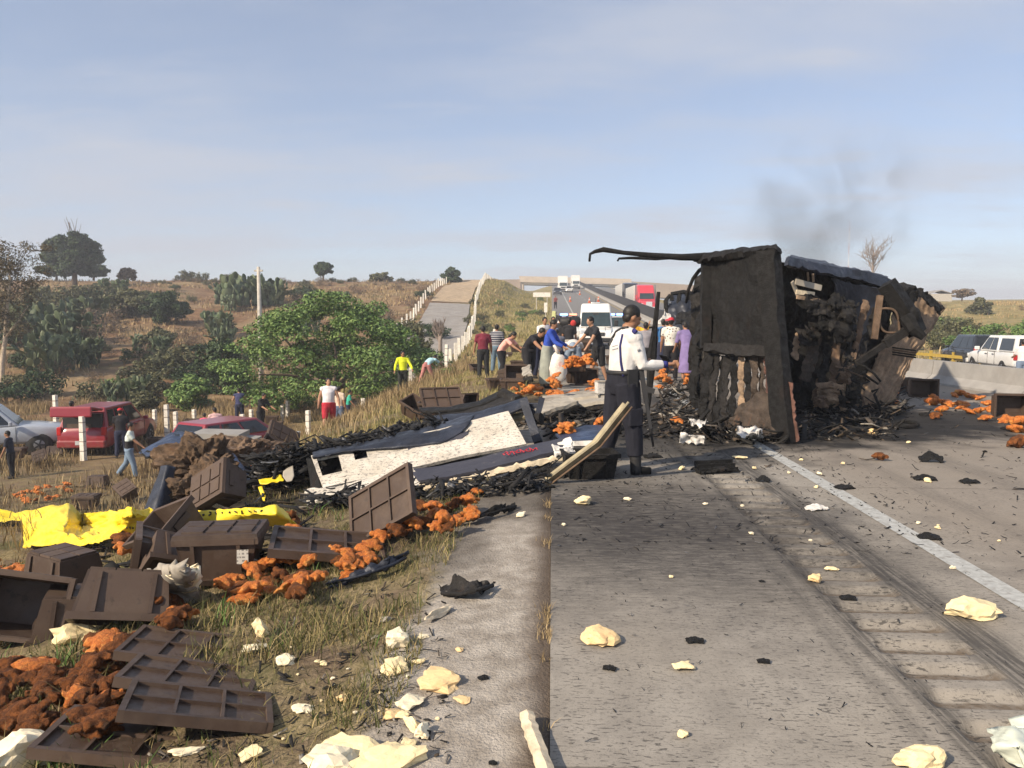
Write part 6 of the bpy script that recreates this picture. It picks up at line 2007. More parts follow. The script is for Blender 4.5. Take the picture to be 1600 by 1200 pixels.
# scraps on the road
SCR = [(1020, 715, 28, 'flat black charred scrap right of the officer boots'), (1118, 738, 66, 'crushed black grille like box on the road before the trailer'), (1192, 753, 20, 'curled black rubber piece on the road'), (952, 1047, 20, 'black square charred flake near the bottom centre'), (1086, 1004, 26, 'thin black charred flake above the triangular foam'), (1193, 1036, 18, 'thin black stick on the concrete'),
       (1325, 937, 22, 'black twig like scrap across the rumble strip'), (1277, 797, 32, 'grey crumpled foil on the rumble strip'), (1455, 722, 30, 'upright black charred scrap on the right lane'), (1445, 750, 30, 'black charred scrap with a foam bit on the right lane'), (1320, 764, 28, 'flat black scrap by the white line'), (1515, 755, 24, 'thin dark scrap far right on the lane'),
       (1450, 650, 20, 'ragged black scrap on the soot edge near the trailer'), (1415, 668, 30, 'burnt tyre like ring on the soot by the trailer'), (1580, 672, 24, 'black plastic scrap beside the chicken at the right'), (1452, 842, 30, 'thin black wire lying across the white line'), (755, 1062, 16, 'small black chip on the bare strip'), (1190, 910, 8, 'tiny black chip in the centre of the slab'), (770, 1195, 12, 'black pebble at the bottom of the bare strip')]
for k, (u, v, px, lb) in enumerate(SCR):
    p = GP(u, v, 0) if u > 850 else GO(u, v, 0)
    r = px / FPX * (p - CP).length / 2
    t = thing('charred_scrap', lb, 'scrap', p + Vector((0, 0, .004)), rng.uniform(-.4, .4))
    hh = r * (.9 if 'upright' in lb or 'curled' in lb else .35)
    mat = 'ashcloth' if 'foil' in lb else 'char'
    if 'ring' in lb:
        mb = MB(); mb.tube([(r * math.cos(a), r * .8 * math.sin(a), .05 + .02 * math.sin(a)) for a in np.linspace(0, 6.28, 18)], .03, 6, cap=False); mb.build('ring', M[mat], t)
    else:
        rows = [[(-r, r * .5, hh * .3), (0, r * .6, hh), (r, r * .45, hh * .4)], [(-r * .9, -r * .4, 0), (0, -r * .5, hh * .35), (r * .9, -r * .45, 0)]]
        sheet(rows, 14, 8, r * .14, 2.2 / r, max(.004, r * .08), k, rag=r * .12).build('scrap_face', M[mat], t, world=False)
    if 'grille' in lb:
        for q in range(3):
            mb = MB(); mb.box((0, -r * .3 + q * r * .25, .03 + .03 * q), (r * 1.9, .012, .05)); mb.build('bar', M['char'], t)
# cloths at the trailer foot
for k, (us, lb) in enumerate(((((1150, 682), (1152, 670), (1185, 668), (1192, 686)), 'dirty white cloth bundle at the foot of the trailer'), (((1072, 668), (1080, 640), (1095, 650), (1112, 672)), 'grey and white plastic bag left of the trailer foot'), (((1060, 692), (1064, 684), (1100, 686), (1100, 694)), 'flat ashy rag on the road left of the trailer foot'))):
    t = thing('cloth_bundle', lb, 'cloth', GP(*us[0]))
    pts = [GP(us[0][0], us[0][1], .03), GP(us[1][0], us[0][1] - 6, .22 if k < 2 else .06), GP(us[2][0], us[3][1] - 6, .24 if k < 2 else .06), GP(us[3][0], us[3][1], .03)]
    mid = [(pts[0] + pts[1]) / 2 + Vector((0, -.05, .1)), (pts[2] + pts[3]) / 2 + Vector((0, -.05, .1))]
    sheet([[pts[1], (pts[1] + pts[2]) / 2, pts[2]], [mid[0], (mid[0] + mid[1]) / 2, mid[1]], [pts[0], (pts[0] + pts[3]) / 2, pts[3]]], 24, 18, .07, 7, .004, 420 + k, rag=.03).build('cloth_face', M['ashcloth'], t, True, world=True)


# ================================================================== uncountable burnt rubble
def rubble(name, label, n, sampler, size, mat, hmax=.25, flat=.25):
    Vs_, Fs_ = [], []
    k = 0
    for i in range(n):
        x, y, z, s = sampler(i)
        s *= rng.uniform(.4, 1.5)
        w_, d_, h_ = s * rng.uniform(.4, 2.4), s * rng.uniform(.08, .55), s * rng.uniform(.02, flat * .55)
        Mx = Euler((rng.uniform(-.6, .6), rng.uniform(-.6, .6), rng.uniform(0, 6.28))).to_matrix()
        bend = rng.uniform(-.28, .28) * w_
        P = []
        for j, fx in enumerate((-1, 0, 1)):
            off = bend * (0 if j == 1 else .5)
            tw = 1 - .5 * rng.random()
            for (a, b) in ((-1, -1), (1, -1), (1, 1), (-1, 1)):
                P.append(Mx @ Vector((fx * w_ / 2, a * d_ / 2 * tw, b * h_ / 2 + off)) + Vector((x, y, z)))
        Vs_ += [tuple(q) for q in P]
        for j in (0, 4):
            for a in range(4):
                b = (a + 1) % 4
                Fs_.append((k + j + a, k + j + b, k + j + 4 + b, k + j + 4 + a))
        Fs_ += [(k, k + 3, k + 2, k + 1), (k + 8, k + 9, k + 10, k + 11)]
        k += 12
    o = np_obj(name, Vs_, Fs_, mat)
    return tag(o, label, 'rubble', kind='stuff')


def mat_rubble(name, stops):
    n = NT(name)
    c = n.ramp(n.island(), stops)
    c = n.mix(n.rng(n.noise(12, 6, .7), .4, .7), c, (.014, .013, .012))
    n.set(c, .8, 0, .35)
    n.bump(n.noise(40, 6), .4, .01)
    return n.m


M['rubble'] = mat_rubble('burnt rubble', [(0, (.008, .008, .008)), (.62, (.016, .015, .015)), (.72, (.05, .036, .026)), (.86, (.11, .08, .055)), (.93, (.2, .18, .16)), (1, (.36, .33, .28))])
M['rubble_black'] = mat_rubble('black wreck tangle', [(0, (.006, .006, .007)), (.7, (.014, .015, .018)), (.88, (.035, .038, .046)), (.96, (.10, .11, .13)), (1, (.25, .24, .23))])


def pxs(boxes, off, size):
    tot = sum(b[4] for b in boxes)

    def f(i):
        r_ = rng.random() * tot
        for u0, u1, v0, v1, wgt in boxes:
            r_ -= wgt
            if r_ <= 0: break
        p = GO(rng.uniform(u0, u1), rng.uniform(v0, v1), 0)
        return p.x, p.y, p.z + rng.random() ** 2 * off, size
    return f


rubble('burnt_rubble', 'black burnt rubble strewn round the trailer and behind the officer', 2300, pxs([(1030, 1110, 598, 668, 4), (1060, 1240, 655, 694, 4), (1250, 1400, 630, 690, 4), (770, 960, 640, 672, 3), (850, 1060, 640, 690, 3), (1240, 1420, 618, 650, 3)], .2, .13), .2, M['rubble'])


def wreck_s(i):
    f = rng.random()
    u = 395 + 300 * f
    v = 735 - 60 * f + rng.uniform(-22, 18)
    p = AT(u, v, 9.3 + rng.uniform(-.4, 1.2))
    return p.x, p.y, max(p.z, zg(p.x, p.y) + .02), .13


rubble('wreck_tangle', 'tangled black wiring and metal behind the white truck panel', 1700, wreck_s, .2, M['rubble_black'])
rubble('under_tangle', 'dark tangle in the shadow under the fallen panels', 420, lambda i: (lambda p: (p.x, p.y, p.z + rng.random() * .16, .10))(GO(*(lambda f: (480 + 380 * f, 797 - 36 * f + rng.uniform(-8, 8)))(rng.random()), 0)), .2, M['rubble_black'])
mb = MB()
for k in range(46):
    f = rng.random()
    a = AT(400 + 290 * f, 735 - 62 * f + rng.uniform(-18, 18), 9.1 + rng.uniform(-.3, .8))
    pts = [a]
    for q in range(4):
        pts.append(pts[-1] + Vector((rng.uniform(-.25, .25), rng.uniform(-.15, .15), rng.uniform(-.12, .12))))
    mb.tube(pts, rng.uniform(.006, .016), 5)
o = mb.build('wire_tangle', M['char'], None, True); tag(o, 'black burnt cables looping over the truck wreckage', 'cables', kind='stuff')


def fleck(i):
    if rng.random() < .6:
        y = 2.6 + 7.5 * rng.random(); x = rng.uniform(.02, 3.2)
    else:
        y = rng.uniform(5, 14); x = rng.uniform(.1, 8.5)
    return x, y, .006, .011 if y < 5 else .026


rubble('ash_flecks', 'small black ash flakes strewn over the concrete', 3200, fleck, .02, M['rubble_black'], .01, .12)
rubble('verge_litter', 'small brown and black litter in the verge grass', 900, lambda i: (lambda p: (p.x, p.y, p.z + .01, .03))(GO(rng.uniform(-20, 700), rng.uniform(900, 1198), 0)), .02, M['rubble'], .02, .15)
rubble('heap_litter', 'burnt scraps between the crates of the left heap', 420, lambda i: (lambda p: (p.x, p.y, p.z + rng.random() * .12, .11))(GO(rng.uniform(100, 480), rng.uniform(760, 900), 0)), .1, M['rubble'])
rubble('road_litter', 'small scraps over the lanes around the spilled load', 300, lambda i: (rng.uniform(2.2, 9), rng.uniform(7, 17), .012, .06), .02, M['rubble'], .02, .12)

# ================================================================== smoke over the wreck
p = AT(1300, 320, 26)
bm_ = MB(); bm_.box((0, 0, 0), (7.4, 4, 6.2))
sm = bm_.build('smoke', None); sm.data.materials.clear()
sm.location = p
n = NT('thin dark smoke')
n.t.nodes.remove(n.b)
vol = n.new('ShaderNodeVolumePrincipled')
vol.inputs['Color'].default_value = (.30, .29, .28, 1)
x, y, z = xyz(n)
wisp = n.rng(n.noise(.42, 5, .6, dist=.6), .42, .74)
cx = n.math('ADD', x, n.math('MULTIPLY', z, -.05))
rad = n.math('SQRT', n.math('ADD', n.math('MULTIPLY', n.math('MULTIPLY', cx, cx), .085), n.math('MULTIPLY', n.math('MULTIPLY', y, y), .35)))
fade = n.rng(rad, .35, 1.0, 1, 0)
vz = n.math('MULTIPLY', n.rng(z, -3.1, -1.2), n.rng(z, .6, 2.9, 1, 0))
den = n.math('MULTIPLY', n.math('MULTIPLY', wisp, fade), n.math('MULTIPLY', vz, .62))
n.link(den, vol.inputs['Density'])
n.link(vol.outputs[0], n.o.inputs['Volume'])
sm.data.materials.append(n.m)
tag(sm, 'faint dark smoke drifting up behind the burnt trailer', 'smoke', kind='stuff')

# ================================================================== light haze in the air
hb = MB(); hb.box((50, 1500, 28), (1500, 3100, 70))
hz = hb.build('haze', None); hz.data.materials.clear()
n = NT('pale air haze')
n.t.nodes.remove(n.b)
vol = n.new('ShaderNodeVolumePrincipled')
vol.inputs['Color'].default_value = (.86, .9, 1.0, 1)
vol.inputs['Density'].default_value = .0011
n.link(vol.outputs[0], n.o.inputs['Volume'])
hz.data.materials.append(n.m)
tag(hz, kind='stuff')


# ================================================================== vehicles
M['glass'] = plain('dark tinted glass', (.012, .015, .018), .08, 0, .1, spec=.7)
M['glass_green'] = plain('windscreen glass', (.02, .035, .04), .08, 0, .2, spec=.8)
M['tyre'] = plain('tyre rubber', (.022, .021, .02), .85, var=.3)
M['rim'] = plain('grey wheel rim', (.26, .26, .27), .4, .6)
M['plastic_black'] = plain('black trim', (.02, .02, .022), .6)
M['lamp'] = plain('clear lamp glass', (.62, .64, .66), .15, .2)
M['tail'] = plain('red tail lamp', (.45, .02, .02), .25)


def carpaint(name, col, rough=.28, dirt=None):
    n = NT(name)
    c = n.mix(n.rng(n.noise(2.2, 6, .6), .35, .7), tuple(k * .9 for k in col), col)
    if dirt:
        x, y, z = xyz(n)
        k = n.math('MULTIPLY', n.rng(z, .9, .25), n.rng(n.noise(5, 6, .65), .25, .7))
        c = n.mix(n.math('MULTIPLY', k, .6), c, dirt)
    n.set(c, rough, .0, .5)
    n.b.inputs['Coat Weight'].default_value = .4
    n.b.inputs['Coat Roughness'].default_value = .1
    return n.m


M['paint_white'] = carpaint('white vehicle paint', (.78, .77, .74), .3, (.4, .35, .28))
M['paint_silver'] = carpaint('silver blue paint', (.40, .44, .50), .3, (.3, .26, .2))
M['paint_red'] = carpaint('dark red paint', (.27, .018, .03), .28, (.2, .12, .09))
M['paint_truckred'] = carpaint('bright red paint', (.62, .045, .07), .3)
M['paint_black'] = carpaint('black blue paint', (.02, .024, .032), .2, (.12, .1, .08))
n = NT('blue beacon'); n.set((.05, .1, .6)); n.b.inputs['Emission Color'].default_value = (.12, .22, 1, 1); n.b.inputs['Emission Strength'].default_value = 6.0; M['beacon_blue'] = n.m
n = NT('red beacon'); n.set((.6, .1, .05)); n.b.inputs['Emission Color'].default_value = (1, .25, .15, 1); n.b.inputs['Emission Strength'].default_value = 2.2; M['beacon_red'] = n.m


def loft(stations):
    """stations: (x, [(y,z)...]) half sections from outer bottom to centre top; mirrored"""
    mb = MB()
    V, k = [], None
    for x, half in stations:
        full = [(y, z) for y, z in half] + [(-y, z) for y, z in reversed(half)]
        k = len(full)
        V += [(x, y, z) for y, z in full]
    F = []
    for i in range(len(stations) - 1):
        for j in range(k):
            F.append((i * k + j, i * k + (j + 1) % k, (i + 1) * k + (j + 1) % k, (i + 1) * k + j))
    F.append(tuple(range(k))); F.append(tuple(range((len(stations) - 1) * k, len(stations) * k)))
    mb.add(V, F)
    return mb


def bil(q, s, t):
    a, b, c, d = [Vector(x) for x in q]
    return (a * (1 - s) + b * s) * (1 - t) + (d * (1 - s) + c * s) * t


def pane(q, s0, s1, t0, t1, off=.012):
    n_ = (Vector(q[1]) - Vector(q[0])).cross(Vector(q[3]) - Vector(q[0])).normalized()
    mb = MB()
    P = [bil(q, s, t) for s, t in ((s0, t0), (s1, t0), (s1, t1), (s0, t1))]
    mb.add([p - n_ * .01 for p in P] + [p + n_ * off for p in P], [(0, 1, 2, 3), (4, 5, 6, 7), (0, 1, 5, 4), (1, 2, 6, 5), (2, 3, 7, 6), (3, 0, 4, 7)])
    return mb


def body_loft(prof, w, zb, mat, t, name='body'):
    """prof: list of (x, ztop, wfac)"""
    st = []
    for x, zt, wf in prof:
        ww = w * wf
        h = zt - zb
        st.append((x, [(ww * .90, zb), (ww * .985, zb + .12 * h), (ww, zb + .45 * h), (ww * .985, zb + .8 * h), (ww * .93, zb + .96 * h), (ww * .6, zt + .02), (0, zt + .03)]))
    o = loft(st).build(name, mat, t, False)
    m = o.modifiers.new('b', 'BEVEL'); m.width = .03; m.segments = 2; m.limit_method = 'ANGLE'; m.angle_limit = R(35)
    for p in o.data.polygons: p.use_smooth = True
    e = o.modifiers.new('e', 'EDGE_SPLIT'); e.split_angle = R(40)
    return o


def greenhouse(t, mat, gm, xf0, xf1, xr1, xr0, zb, zt, wb, wt, sides, wind=True, rear=True, name='cabin'):
    B = [(xf0, -wb, zb), (xf0, wb, zb), (xr0, wb, zb), (xr0, -wb, zb)]
    T = [(xf1, -wt, zt), (xf1, wt, zt), (xr1, wt, zt), (xr1, -wt, zt)]
    mb = MB(); mb.add(B + T, [(0, 1, 2, 3), (4, 5, 6, 7), (0, 1, 5, 4), (1, 2, 6, 5), (2, 3, 7, 6), (3, 0, 4, 7)])
    o = mb.build(name, mat, t)
    m = o.modifiers.new('b', 'BEVEL'); m.width = .05; m.segments = 3
    L_ = [B[3], B[0], T[0], T[3]]      # right side (-y): s from rear to front
    Rr = [B[1], B[2], T[2], T[1]]      # left side (+y): s from front to rear
    for a, b in sides:
        pane(L_, a, b, .10, .86).build('side_window', gm, t)
        pane(Rr, 1 - b, 1 - a, .10, .86).build('side_window', gm, t)
    if wind: pane([B[0], B[1], T[1], T[0]], .06, .94, .06, .92).build('windscreen', gm, t)
    if rear: pane([B[2], B[3], T[3], T[2]], .08, .92, .12, .86).build('rear_window', gm, t)


def wheels(t, xs_, w, r, wd=.2):
    for x in xs_:
        for s in (-1, 1):
            y = s * (w - wd / 2 + .005)
            mb = MB(); mb.wheel((0, 0, 0), r * 1.16, wd * .9, 'y', 20); o = mb.build('wheel_arch', M['plastic_black'], t, True); o.location = (x, s * (w - wd * .45), r * 1.03)
            mb = MB(); mb.wheel((0, 0, 0), r, wd, 'y', 22); o = mb.build('wheel', M['tyre'], t, True); o.location = (x, y + s * .012, r)
            mb = MB(); mb.wheel((0, s * .02, 0), r * .63, wd * .9, 'y', 14)
            mb.build('rim', M['rim'], o, True)
            mb = MB()
            for q in range(5):
                a = q * 2 * math.pi / 5
                mb.beam((0, s * (wd * .5 + .015), 0), (r * .55 * math.cos(a), s * (wd * .5 + .012), r * .55 * math.sin(a)), .05, .02, (0, 1, 0))
            mb.build('spoke_set', M['plastic_black'], o)


def bx(t, name, c, size, mat, rot=None, bev=0.0):
    mb = MB(); mb.box(c, size, rot); o = mb.build(name, mat if not isinstance(mat, str) else M[mat], t)
    if bev:
        m = o.modifiers.new('b', 'BEVEL'); m.width = bev; m.segments = 2
    return o


def vehicle(name, label, cat, p, heading, local=(0, 0, 0), group=None):
    """heading: world xy vector the front points to; local: the point of the vehicle that stands at p"""
    yaw = math.atan2(heading[1], heading[0])
    t = thing(name, label, cat, (0, 0, 0), yaw, group)
    off = Matrix.Rotation(yaw, 3, 'Z') @ Vector(local)
    q = Vector(p) - off
    t.location = (q.x, q.y, Vector(p).z)
    return t


# ---- pickup
def pickup(t, paint, glassm, canopy=False):
    w = .92
    body_loft([(-2.6, .95, .96), (-2.5, 1.06, 1), (-.75, 1.06, 1), (-.7, 1.02, 1), (.75, 1.04, 1), (1.0, 1.06, 1), (1.6, 1.02, .99), (2.2, .93, .95), (2.48, .80, .88), (2.56, .62, .84)], w, .42, paint, t)
    greenhouse(t, paint, glassm, 1.05, .35, -.75, -.95, 1.03, 1.72, .86, .70, ((.08, .42), (.46, .90)))
    if canopy:
        greenhouse(t, paint, glassm, -.98, -1.0, -2.45, -2.58, 1.05, 1.70, .88, .74, ((.1, .9),), wind=False, name='bed_cover')
    else:
        bx(t, 'bed_liner', (-1.75, 0, 1.075), (1.5, 1.5, .03), 'plastic_black')
    wheels(t, (1.62, -1.55), w, .36)
    bx(t, 'front_bumper', (2.5, 0, .52), (.22, 1.7, .2), paint, None, .04)
    bx(t, 'grille', (2.535, 0, .76), (.06, 1.0, .14), 'plastic_black')
    bx(t, 'rear_bumper', (-2.62, 0, .55), (.16, 1.75, .18), 'lamp', None, .04)
    for s in (-1, 1):
        bx(t, 'headlight', (2.42, s * .68, .78), (.2, .32, .16), 'lamp', Euler((0, 0, -s * .2)), .03)
        bx(t, 'tail_light', (-2.6, s * .83, .90), (.08, .14, .34), 'tail', None, .02)
        bx(t, 'mirror', (.82, s * 1.02, 1.14), (.1, .2, .16), paint, None, .03)
        for x in (.12, -.62):
            bx(t, 'door_handle', (x, s * .925, .92), (.16, .03, .035), 'plastic_black')
        for x in (.95, -.05, -.78):
            bx(t, 'door_gap', (x, s * .918, .75), (.012, .012, .52), 'plastic_black')
    bx(t, 'plate', (-2.65, 0, .8), (.02, .32, .16), 'lamp')
    bx(t, 'tailgate_handle', (-2.62, 0, .98), (.02, .25, .06), 'plastic_black')


def ground_at(u, v, d):
    p = AT(u, v, d)
    return Vector((p.x, p.y, zg(p.x, p.y)))


t = vehicle('pickup_truck', 'dusty silver pickup at the left edge with dark side windows', 'pickup', ground_at(113, 700, 27), (.87, .49), (2.6, -.9, 0))
pickup(t, M['paint_silver'], M['glass'])
p = ground_at(1583, 570, 31.5)
t = vehicle('pickup_truck', 'white double cab pickup with covered bed beyond the median barrier', 'pickup', p, (.14, .99), (-2.6, .9, 0))
pickup(t, M['paint_white'], M['glass'], True)


# ---- SUV / hatchback
def suv(t, paint, glassm, zr=1.62, L_=4.35, gate=False):
    w = .88
    h = L_ / 2
    body_loft([(-h, .80, .90), (-h + .08, .98, .96), (-h + .5, 1.0, 1), (.3, .99, 1), (.75, 1.0, 1), (1.2, .96, .99), (h - .35, .86, .95), (h - .08, .72, .87), (h, .55, .82)], w, .30, paint, t)
    greenhouse(t, paint, glassm, .95, .25, -h + .38, -h + .1, .95, zr, .82, .64, ((.05, .24), (.28, .56), (.60, .92)), rear=not gate)
    wheels(t, (h - .85, -h + .82), w, .34)
    bx(t, 'front_bumper', (h - .03, 0, .45), (.16, 1.5, .22), paint, None, .05)
    bx(t, 'grille', (h - .0, 0, .62), (.06, .8, .12), 'plastic_black')
    bx(t, 'rear_bumper', (-h + .0, 0, .45), (.18, 1.6, .26), paint, None, .05)
    bx(t, 'plate', (-h - .09, 0, .5), (.02, .34, .14), 'lamp')
    for s in (-1, 1):
        bx(t, 'headlight', (h - .16, s * .6, .70), (.24, .3, .14), 'lamp', Euler((0, 0, -s * .3)), .03)
        bx(t, 'tail_light', (-h + .04, s * .74, .88), (.1, .16, .3), 'tail', None, .03)
        bx(t, 'mirror', (.72, s * .96, 1.02), (.1, .18, .13), paint, None, .03)
        for x in (.05, -.85):
            bx(t, 'door_handle', (x, s * .885, .86), (.16, .03, .03), 'plastic_black')
        for x in (.78, -.15, -1.05):
            bx(t, 'door_gap', (x, s * .878, .68), (.012, .012, .5), 'plastic_black')
    if gate:
        bx(t, 'boot_dark_fill', (-h + .16, 0, 1.05), (.12, 1.3, .85), 'plastic_black')  # solid black block standing in for the dark inside of the boot
        bx(t, 'boot_load', (-h + .12, .1, .98), (.1, .8, .3), 'crate')
        mb = MB(); a = R(8)
        g = bx(t, 'tailgate', (-h - .20, 0, zr + .02), (.86, 1.34, .09), paint, Euler((0, .18, 0)), .05)
        bx(g, 'tailgate_glass', (-h - .18, 0, zr - .04), (.5, 1.1, .03), 'glass', Euler((0, .18, 0)))
        bx(t, 'tailgate_edge', (-h - .60, 0, zr - .05), (.10, 1.34, .34), paint, Euler((0, .1, 0)), .04)


p = ground_at(168, 700, 26.2)
t = vehicle('hatchback_car', 'dark red car with its tailgate raised beside the silver pickup', 'car', p, (-.10, .99), (-2.15, -.85, 0))
suv(t, M['paint_red'], M['glass'], 1.66, 4.3, True)
p = ground_at(372, 690, 25.5)
t = vehicle('saloon_car', 'low red car half hidden behind the concrete block', 'car', p, (.45, .89), (0, 0, 0))
suv(t, M['paint_red'], M['glass'], 1.45, 4.3)
p = ground_at(1519, 570, 38)
t = vehicle('sport_utility_car', 'black car waiting ahead of the white pickup beyond the barrier', 'car', p, (.10, .99), (-2.2, .88, 0))
suv(t, M['paint_black'], M['glass'], 1.66, 4.4)


# ---- white ambulance style van, nose to camera
def van(t, paint, roof=2.55):
    w = .98
    body_loft([(-2.9, 1.25, .97), (-2.8, 1.3, 1), (1.2, 1.3, 1), (1.75, 1.22, .99), (2.3, 1.08, .95), (2.65, .92, .9), (2.8, .68, .85)], w, .38, paint, t)
    B = [(1.95, -.93, 1.2), (1.95, .93, 1.2), (-2.85, .95, 1.2), (-2.85, -.95, 1.2)]
    T = [(1.15, -.80, roof), (1.15, .80, roof), (-2.8, .82, roof), (-2.8, -.82, roof)]
    mb = MB(); mb.add(B + T, [(0, 1, 2, 3), (4, 5, 6, 7), (0, 1, 5, 4), (1, 2, 6, 5), (2, 3, 7, 6), (3, 0, 4, 7)])
    o = mb.build('upper_body', paint, t); m = o.modifiers.new('b', 'BEVEL'); m.width = .12; m.segments = 3
    q = [B[0], B[1], T[1], T[0]]
    pane(q, .05, .95, .05, .62, .02).build('windscreen', M['glass_green'], t)
    pane(q, .40, .60, .52, .60, .035).build('mirror_mount', M['plastic_black'], t)
    pane([B[3], B[0], T[0], T[3]], .78, .97, .06, .5).build('side_window', M['glass'], t)
    pane([B[1], B[2], T[2], T[1]], .03, .22, .06, .5).build('side_window', M['glass'], t)
    wheels(t, (1.85, -1.8), w, .35)
    bx(t, 'grille', (2.72, 0, .82), (.12, .95, .20), 'plastic_black', Euler((0, -.3, 0)))
    bx(t, 'badge', (2.80, 0, .86), (.03, .18, .1), 'lamp')
    bx(t, 'front_bumper', (2.78, 0, .52), (.18, 1.75, .24), 'plastic_black', None, .06)
    for s in (-1, 1):
        bx(t, 'headlight', (2.52, s * .72, .92), (.3, .36, .24), 'lamp', Euler((0, -.2, -s * .35)), .05)
        bx(t, 'mirror', (1.55, s * 1.14, 1.45), (.14, .22, .34), 'plastic_black', None, .04)
        bx(t, 'bonnet_gap', (2.2, s * .52, 1.14), (.7, .012, .012), 'plastic_black', Euler((0, .3, 0)))
    bx(t, 'roof_lamp', (1.05, 0, roof + .02), (.2, .5, .08), 'lamp', None, .03)
    mb = MB(); mb.tube([(.9, 0, roof), (.95, 0, roof + .3)], .012, 5); mb.build('antenna', M['plastic_black'], t)


t = vehicle('white_van', 'tall white van facing the camera behind the crowd', 'van', ground_at(931, 548, 42), (-.04, -1), (2.8, 0, 0))
van(t, M['paint_white'])


def patrol(u, v, d, label, beacons):
    t = vehicle('patrol_car', label, 'patrol car', ground_at(u, v, d), (0, -1), (2.1, 0, 0))
    suv(t, M['paint_white'], M['glass_green'], 1.7, 4.3)
    bx(t, 'light_bar_base', (-.3, 0, 1.74), (.3, 1.25, .06), 'plastic_black')
    for y, m_ in beacons:
        bx(t, 'beacon', (-.3, y, 1.83), (.26, .5, .15), m_, None, .03)


patrol(889, 535, 50, 'white patrol car with blue and red beacons left behind the van', ((-.3, 'beacon_blue'), (.32, 'beacon_red')))
patrol(966, 535, 50, 'patrol car with blue beacons hidden right behind the van', ((-.3, 'beacon_blue'), (.32, 'beacon_blue')))


# ---- trucks
def tractor(u, v, d, paint, label, name='semi_truck', box=False):
    t = vehicle(name, label, 'truck', ground_at(u, v, d), (.02, -1), (3.0, 0, 0))
    if not box:
        body_loft([(.8, 1.75, .92), (1.2, 1.72, .9), (2.4, 1.55, .8), (2.85, 1.35, .74), (3.0, 1.0, .72)], 1.15, .6, paint, t, 'bonnet')
        B = [(1.1, -1.15, 1.1), (1.1, 1.15, 1.1), (-2.6, 1.22, 1.1), (-2.6, -1.22, 1.1)]
        T = [(.5, -1.05, 2.75), (.5, 1.05, 2.75), (-2.6, 1.15, 3.9), (-2.6, -1.15, 3.9)]
        mb = MB(); mb.add(B + T, [(0, 1, 2, 3), (4, 5, 6, 7), (0, 1, 5, 4), (1, 2, 6, 5), (2, 3, 7, 6), (3, 0, 4, 7)])
        o = mb.build('cab', paint, t); m = o.modifiers.new('b', 'BEVEL'); m.width = .12; m.segments = 3
        mb = MB(); mb.prism([(.45, 2.7), (-.6, 3.75), (-2.6, 3.95), (-2.6, 2.7)], -1.1, 1.1); o = mb.build('roof_fairing', paint, t); m = o.modifiers.new('b', 'BEVEL'); m.width = .15; m.segments = 3
        pane([B[0], B[1], T[1], T[0]], .07, .93, .46, .93, .03).build('windscreen', M['glass_green'], t)
        bx(t, 'grille', (2.98, 0, 1.1), (.1, .8, .7), 'lamp')
        bx(t, 'bumper', (3.0, 0, .62), (.25, 2.3, .35), 'lamp', None, .08)
        bx(t, 'trailer_box', (-7.8, 0, 2.5), (9.8, 2.5, 2.7), 'paint_white')
        for s in (-1, 1):
            bx(t, 'headlight', (2.75, s * .86, 1.15), (.2, .3, .25), 'lamp', None, .05)
            bx(t, 'mirror', (1.0, s * 1.4, 2.1), (.1, .2, .6), paint, None, .04)
            bx(t, 'exhaust_stack', (-.5, s * 1.3, 2.4), (.15, .15, 2.8), 'rim')
        wheels(t, (2.2, -2.2, -11), 1.2, .5, .3)
    else:
        bx(t, 'cab', (1.9, 0, 1.6), (2.0, 2.3, 2.2), paint, None, .15)
        bx(t, 'windscreen', (2.92, 0, 1.95), (.04, 1.9, .8), 'glass_green')
        bx(t, 'box_body', (-2.4, 0, 2.6), (6.4, 2.5, 3.2), paint, None, .04)
        bx(t, 'bumper', (3.0, 0, .65), (.2, 2.3, .35), 'plastic_black', None, .05)
        bx(t, 'grille', (2.93, 0, 1.15), (.05, 1.2, .35), 'plastic_black')
        for s in (-1, 1):
            bx(t, 'headlight', (2.93, s * .9, 1.0), (.1, .3, .2), 'lamp')
            bx(t, 'mirror', (2.6, s * 1.35, 2.0), (.1, .15, .5), 'plastic_black')
        wheels(t, (2.0, -3.6), 1.15, .48, .3)
    return t


tractor(1014, 490, 100, M['paint_truckred'], 'red semi truck stopped on the opposite carriageway')
tractor(990, 480, 118, M['paint_black'], 'dark truck behind the red semi truck')
tractor(880, 457, 195, M['paint_white'], 'white box truck heading the queue under the overpass', 'box_truck', True)
tractor(900, 455, 225, M['paint_white'], 'second white box truck right in the queue under the overpass', 'box_truck', True)
for k, (u, v, d, m_, lb) in enumerate(((889, 457, 190, 'paint_white', 'small white car between the two box trucks'), (871, 460, 170, 'paint_black', 'dark car on the shoulder left of the box truck'), (922, 453, 215, 'paint_black', 'dark car far up the road beside the barrier'))):
    t = vehicle('distant_car', lb, 'car', ground_at(u, v, d), (0, -1))
    suv(t, M[m_], M['glass'], 1.6, 4.3)
# motorcycle-like officer on the shoulder is built with the people

# traffic cones
M['cone'] = plain('orange cone', (.75, .16, .04), .6)
for k, (u, v, d) in enumerate(((891, 466, 130), (906, 460, 170), (921, 468, 125), (935, 466, 130))):
    p = ground_at(u, v, d)
    t = thing('traffic_cone', ['orange cone by the left lane edge far up the road', 'orange cone farthest up the road', 'orange cone in the middle lane far up the road', 'orange cone nearest the median far up the road'][k], 'cone', p)
    mb = MB(); mb.tube([(0, 0, .03), (0, 0, .9)], [.22, .04], 10); mb.build('body', M['cone'], t, True)
    bx(t, 'foot', (0, 0, .02), (.5, .5, .04), 'cone')
    mb = MB(); mb.tube([(0, 0, .4), (0, 0, .58)], [.152, .112], 10); mb.build('band', M['paint_white'], t, True)


